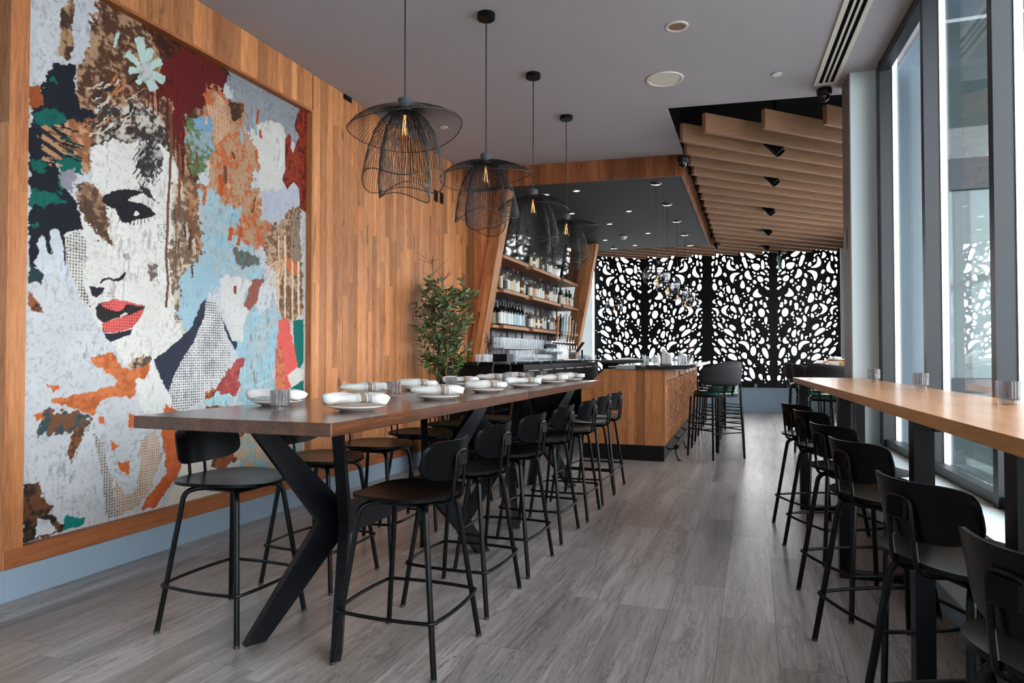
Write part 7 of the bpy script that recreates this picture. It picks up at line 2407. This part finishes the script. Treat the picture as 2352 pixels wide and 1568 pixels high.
# wall plates and bracket on the plank wall
for k, (y, z) in enumerate(((7.082, 3.034), (7.23, 3.040))):
    o = T('wall_switch', ['black wall plate above the plant, next to its twin', 'black wall plate close to the bar soffit'][k], 'switch', (XL + .0005, y, z))
    O('plate', MB().bbox(0.0, 0.007, -.045, .045, -.065, .065, .002), 'black_plastic', o)
    O('rocker', MB().box(0.0072, 0.010, -.018, .018, -.035, .035), 'black_metal', o)
o = T('wall_clip', 'small black metal clip at the top edge of the plank wall', 'clip', (XL + .0005, 5.26, CEIL - .045))
O('tab', MB().box(0, .008, -.06, .06, 0, .044), 'black_metal', o)
O('screw', MB().lathe([(0.008, 0), (0.008, .003)], 8).xf(Matrix.Translation((.0085, 0, .02)) @ Matrix.Rotation(PI / 2, 4, 'Y')), 'dark_steel', o)

# ================================================================== potted olive tree by the plank wall
tr = T('potted_olive_tree', 'potted evergreen tree with small dark leaves before the plank wall', 'plant', (-3.09, 6.56, 0))
ribn = 56
mbp = MB()
O('pot', MB().lathe([(0.15, 0.0), (0.165, 0.01), (0.215, 0.36), (0.22, 0.385), (0.195, 0.385), (0.19, 0.35), (0.0, 0.345)], ribn, rib=0.018), 'black_plastic', tr)
O('soil', MB().lathe([(0.0, 0.357), (0.187, 0.350)], 24), M.setdefault('soil', plain('potting_soil', rgb(44, 34, 28), .95, noise=.4, nscale=60)), tr)
M['bark'] = plain('grey_brown_bark', rgb(112, 86, 66), 0.85, noise=.25, nscale=40, bump=.4)


def leaf_mat():
    m, nt, b = new_mat('olive_leaf')
    oi = N(nt, 'ShaderNodeObjectInfo')
    ge = N(nt, 'ShaderNodeNewGeometry')
    tc = N(nt, 'ShaderNodeTexCoord')
    nz = N(nt, 'ShaderNodeTexNoise', Scale=7.0, Detail=2.0)
    nt.links.new(tc.outputs['Object'], nz.inputs['Vector'])
    ad = N(nt, 'ShaderNodeMath', operation='MULTIPLY_ADD')
    ad.inputs[1].default_value = .5
    nt.links.new(oi.outputs['Random'], ad.inputs[0])
    nt.links.new(nz.outputs['Fac'], ad.inputs[2])
    r = ramp(nt, [(.35, rgb(36, 58, 22)), (.6, rgb(60, 90, 38)), (.9, rgb(112, 130, 84))])
    nt.links.new(ad.outputs[0], r.inputs[0])
    mx = N(nt, 'ShaderNodeMix', data_type='RGBA')
    nt.links.new(ge.outputs['Backfacing'], mx.inputs[0])
    nt.links.new(r.outputs[0], mx.inputs[6])
    mx.inputs[7].default_value = rgb(128, 140, 102)
    nt.links.new(mx.outputs[2], b.inputs['Base Color'])
    b.inputs['Roughness'].default_value = .45
    return m


M['leaf'] = leaf_mat()
lr = random.Random(31)
LEAF = MB().add([(0, 0, 0), (.018, .014, .004), (.040, .019, .006), (.062, .012, .003), (.078, 0, -.004), (.062, -.012, .003), (.040, -.019, .006), (.018, -.014, .004), (.036, 0, 0)],
                [(0, 8, 1), (1, 8, 2), (2, 8, 3), (3, 8, 4), (4, 8, 5), (5, 8, 6), (6, 8, 7), (7, 8, 0)]).mesh('leaf')
LEAF.materials.append(M['leaf'])
leaves = []
stems = [((0.02, 0.03), (-0.06, 0.10), 1.66), ((0.0, -0.03), (-0.10, -0.16), 1.42), ((-0.03, 0.0), (-0.14, 0.02), 1.86), ((0.03, -0.02), (0.12, -0.12), 1.36), ((0.03, 0.02), (0.15, 0.14), 1.45)]


def keep_in(p):
    # branches stay clear of the wall behind
    return Vector((max(p.x, -0.315), p.y, p.z))


def twig(base, d, ln, n, thick):
    pts = [Vector(base)]
    d = Vector(d).normalized()
    for i in range(n):
        d = (d + Vector((lr.gauss(0, .16), lr.gauss(0, .16), lr.gauss(.05, .10)))).normalized()
        pts.append(keep_in(pts[-1] + d * ln / n))
    return pts


for (b0, tp_, h) in stems:
    pts = []
    for i in range(9):
        f = i / 8
        pts.append(keep_in(Vector((b0[0] + (tp_[0] - b0[0]) * f ** 1.2 + lr.gauss(0, .012), b0[1] + (tp_[1] - b0[1]) * f ** 1.2 + lr.gauss(0, .012), 0.345 + h * f))))
    pts[0] = Vector((b0[0], b0[1], 0.345))
    stem = O('stem', MB().tube(pts, [0.013 * (1 - .75 * i / 8) for i in range(9)], 7), 'bark', tr, True)
    bm_ = MB()
    for i in range(3, 9):
        for k in range(5):
            p = pts[i].lerp(pts[min(8, i + 1)], lr.random())
            a = lr.uniform(0, 2 * PI)
            low = 1 - i / 8
            tw = twig(p, (math.cos(a), math.sin(a), lr.uniform(.1, .9)), lr.uniform(.16, .30) * (.75 + low * .7), 5, .003)
            bm_.tube(tw, [0.0035, .003, .0026, .0022, .0018, .001], 4)
            for q in range(1, 6):
                for s_ in (-1, 1, 0):
                    if s_ == 0 and q < 4:
                        continue
                    base = tw[q].lerp(tw[q - 1], lr.random() * .6)
                    dd = (tw[q] - tw[q - 1]).normalized()
                    side = dd.cross(Vector((lr.gauss(0, .3), lr.gauss(0, .3), 1))).normalized() * s_
                    ld = (dd * .8 + side * .9 + Vector((0, 0, lr.uniform(-.5, .3)))).normalized()
                    leaves.append((base, ld, lr.uniform(.75, 1.2)))
    O('twigs', bm_, 'bark', stem, True)


def leaf_matrix(base, d, s):
    up = Vector((lr.gauss(0, .4), lr.gauss(0, .4), 1)).normalized()
    y = up.cross(d).normalized()
    z = d.cross(y)
    m_ = Matrix((d, y, z)).transposed().to_4x4()
    return Matrix.Translation(base) @ m_ @ Matrix.Scale(s, 4)


lr.shuffle(leaves)
leaves = [l for l in leaves if l[0].z < 2.0]
rest = MB()
for i, (b0, d, s) in enumerate(leaves):
    mt = leaf_matrix(b0, d, s)
    tipx = (mt @ Vector((.074, 0, 0))).x
    if tipx < -0.335:
        continue
    if i < 290:
        o = bpy.data.objects.new('leaf', LEAF)
        link(o, tr)
        o.matrix_local = mt
    else:
        vs = [tuple(mt @ v.co) for v in LEAF.vertices]
        rest.add(vs, [tuple(p.vertices) for p in LEAF.polygons])
fo = O('foliage', rest, 'leaf', tr)
fo['kind'] = 'stuff'

# ================================================================== outside the windows
S('ground', MB().box(1.0, 40, -12, 6.35, -0.2, -0.121).box(2.3, 40, 6.35, 40, -0.2, -0.121).box(-20, 2.4, 15.9, 40, -.2, -.12), M.setdefault('paving', plain('pale_paving', rgb(176, 178, 178), .8, noise=.1, nscale=2)), label='pale paving outside')
# entrance porch seen through the glass
ep = TL('entrance_porch', 'grey glazed entrance porch outside the window bay', 'porch', (2.0, 6.3, -0.12))
M['porch_grey'] = plain('porch_grey_panel', rgb(92, 108, 120), .5)
M['porch_dark'] = plain('porch_dark_beam', rgb(44, 52, 60), .5)
P('panel', MB().box(1.14, 1.50, 6.36, 6.41, -0.12, 3.9), 'porch_grey', ep)
P('header_beam', MB().box(1.5005, 3.4, 6.33, 6.41, 2.53, 2.78), 'porch_dark', ep)
P('post', MB().box(3.3, 3.4, 6.33, 6.41, -0.12, 2.529), 'porch_dark', ep)
P('lower_rail', MB().box(1.5005, 3.299, 6.34, 6.40, 0.9, 1.02), 'porch_dark', ep)
P('roof_slab', MB().box(1.14, 3.5, 3.2, 6.41, 3.95, 4.1), 'porch_grey', ep)
M['porch_glass'] = thin_glass('porch_glass', (0.5, 0.58, 0.58, 1), ior=1.5, body=.5, body_col=(.10, .14, .145, 1))
P('transom_pane', MB().box(1.5005, 3.4, 6.365, 6.375, 2.7805, 3.9), 'porch_glass', ep)
P('door_pane', MB().box(1.5005, 3.299, 6.365, 6.375, 1.0205, 2.529), 'porch_glass', ep)
P('door_pane', MB().box(1.5005, 3.299, 6.365, 6.375, -0.1, .899), 'porch_glass', ep)
hr = random.Random(3)
for k, (x_, y_, r_) in enumerate(((2.2, 5.5, .32), (2.35, 4.7, .30), (2.4, 3.9, .34), (2.6, 3.0, .3))):
    t = T('shrub', 'low green shrub outside the windows, %s from the entrance porch' % ORD[k], 'shrub', (x_, y_, -.12), 0, 'shrubs outside the windows')
    mb = MB()
    for j in range(420):
        a, c_ = hr.uniform(0, 6.28), hr.uniform(-1, 1)
        rr = r_ * hr.uniform(.55, 1) ** .5
        p = Vector((rr * math.cos(a) * math.sqrt(1 - c_ * c_), rr * math.sin(a) * math.sqrt(1 - c_ * c_), .42 + rr * c_ * 1.1))
        d = Vector((hr.gauss(0, 1), hr.gauss(0, 1), hr.gauss(.4, 1))).normalized()
        mt = leaf_matrix(p, d, 1.1)
        mb.add([tuple(mt @ v.co) for v in LEAF.vertices], [tuple(q.vertices) for q in LEAF.polygons])
    O('foliage', mb, 'leaf', t)['kind'] = 'stuff'
    O('stem', MB().tube([(0, 0, 0), (.02, 0, .45)], .02, 6), 'bark', t)
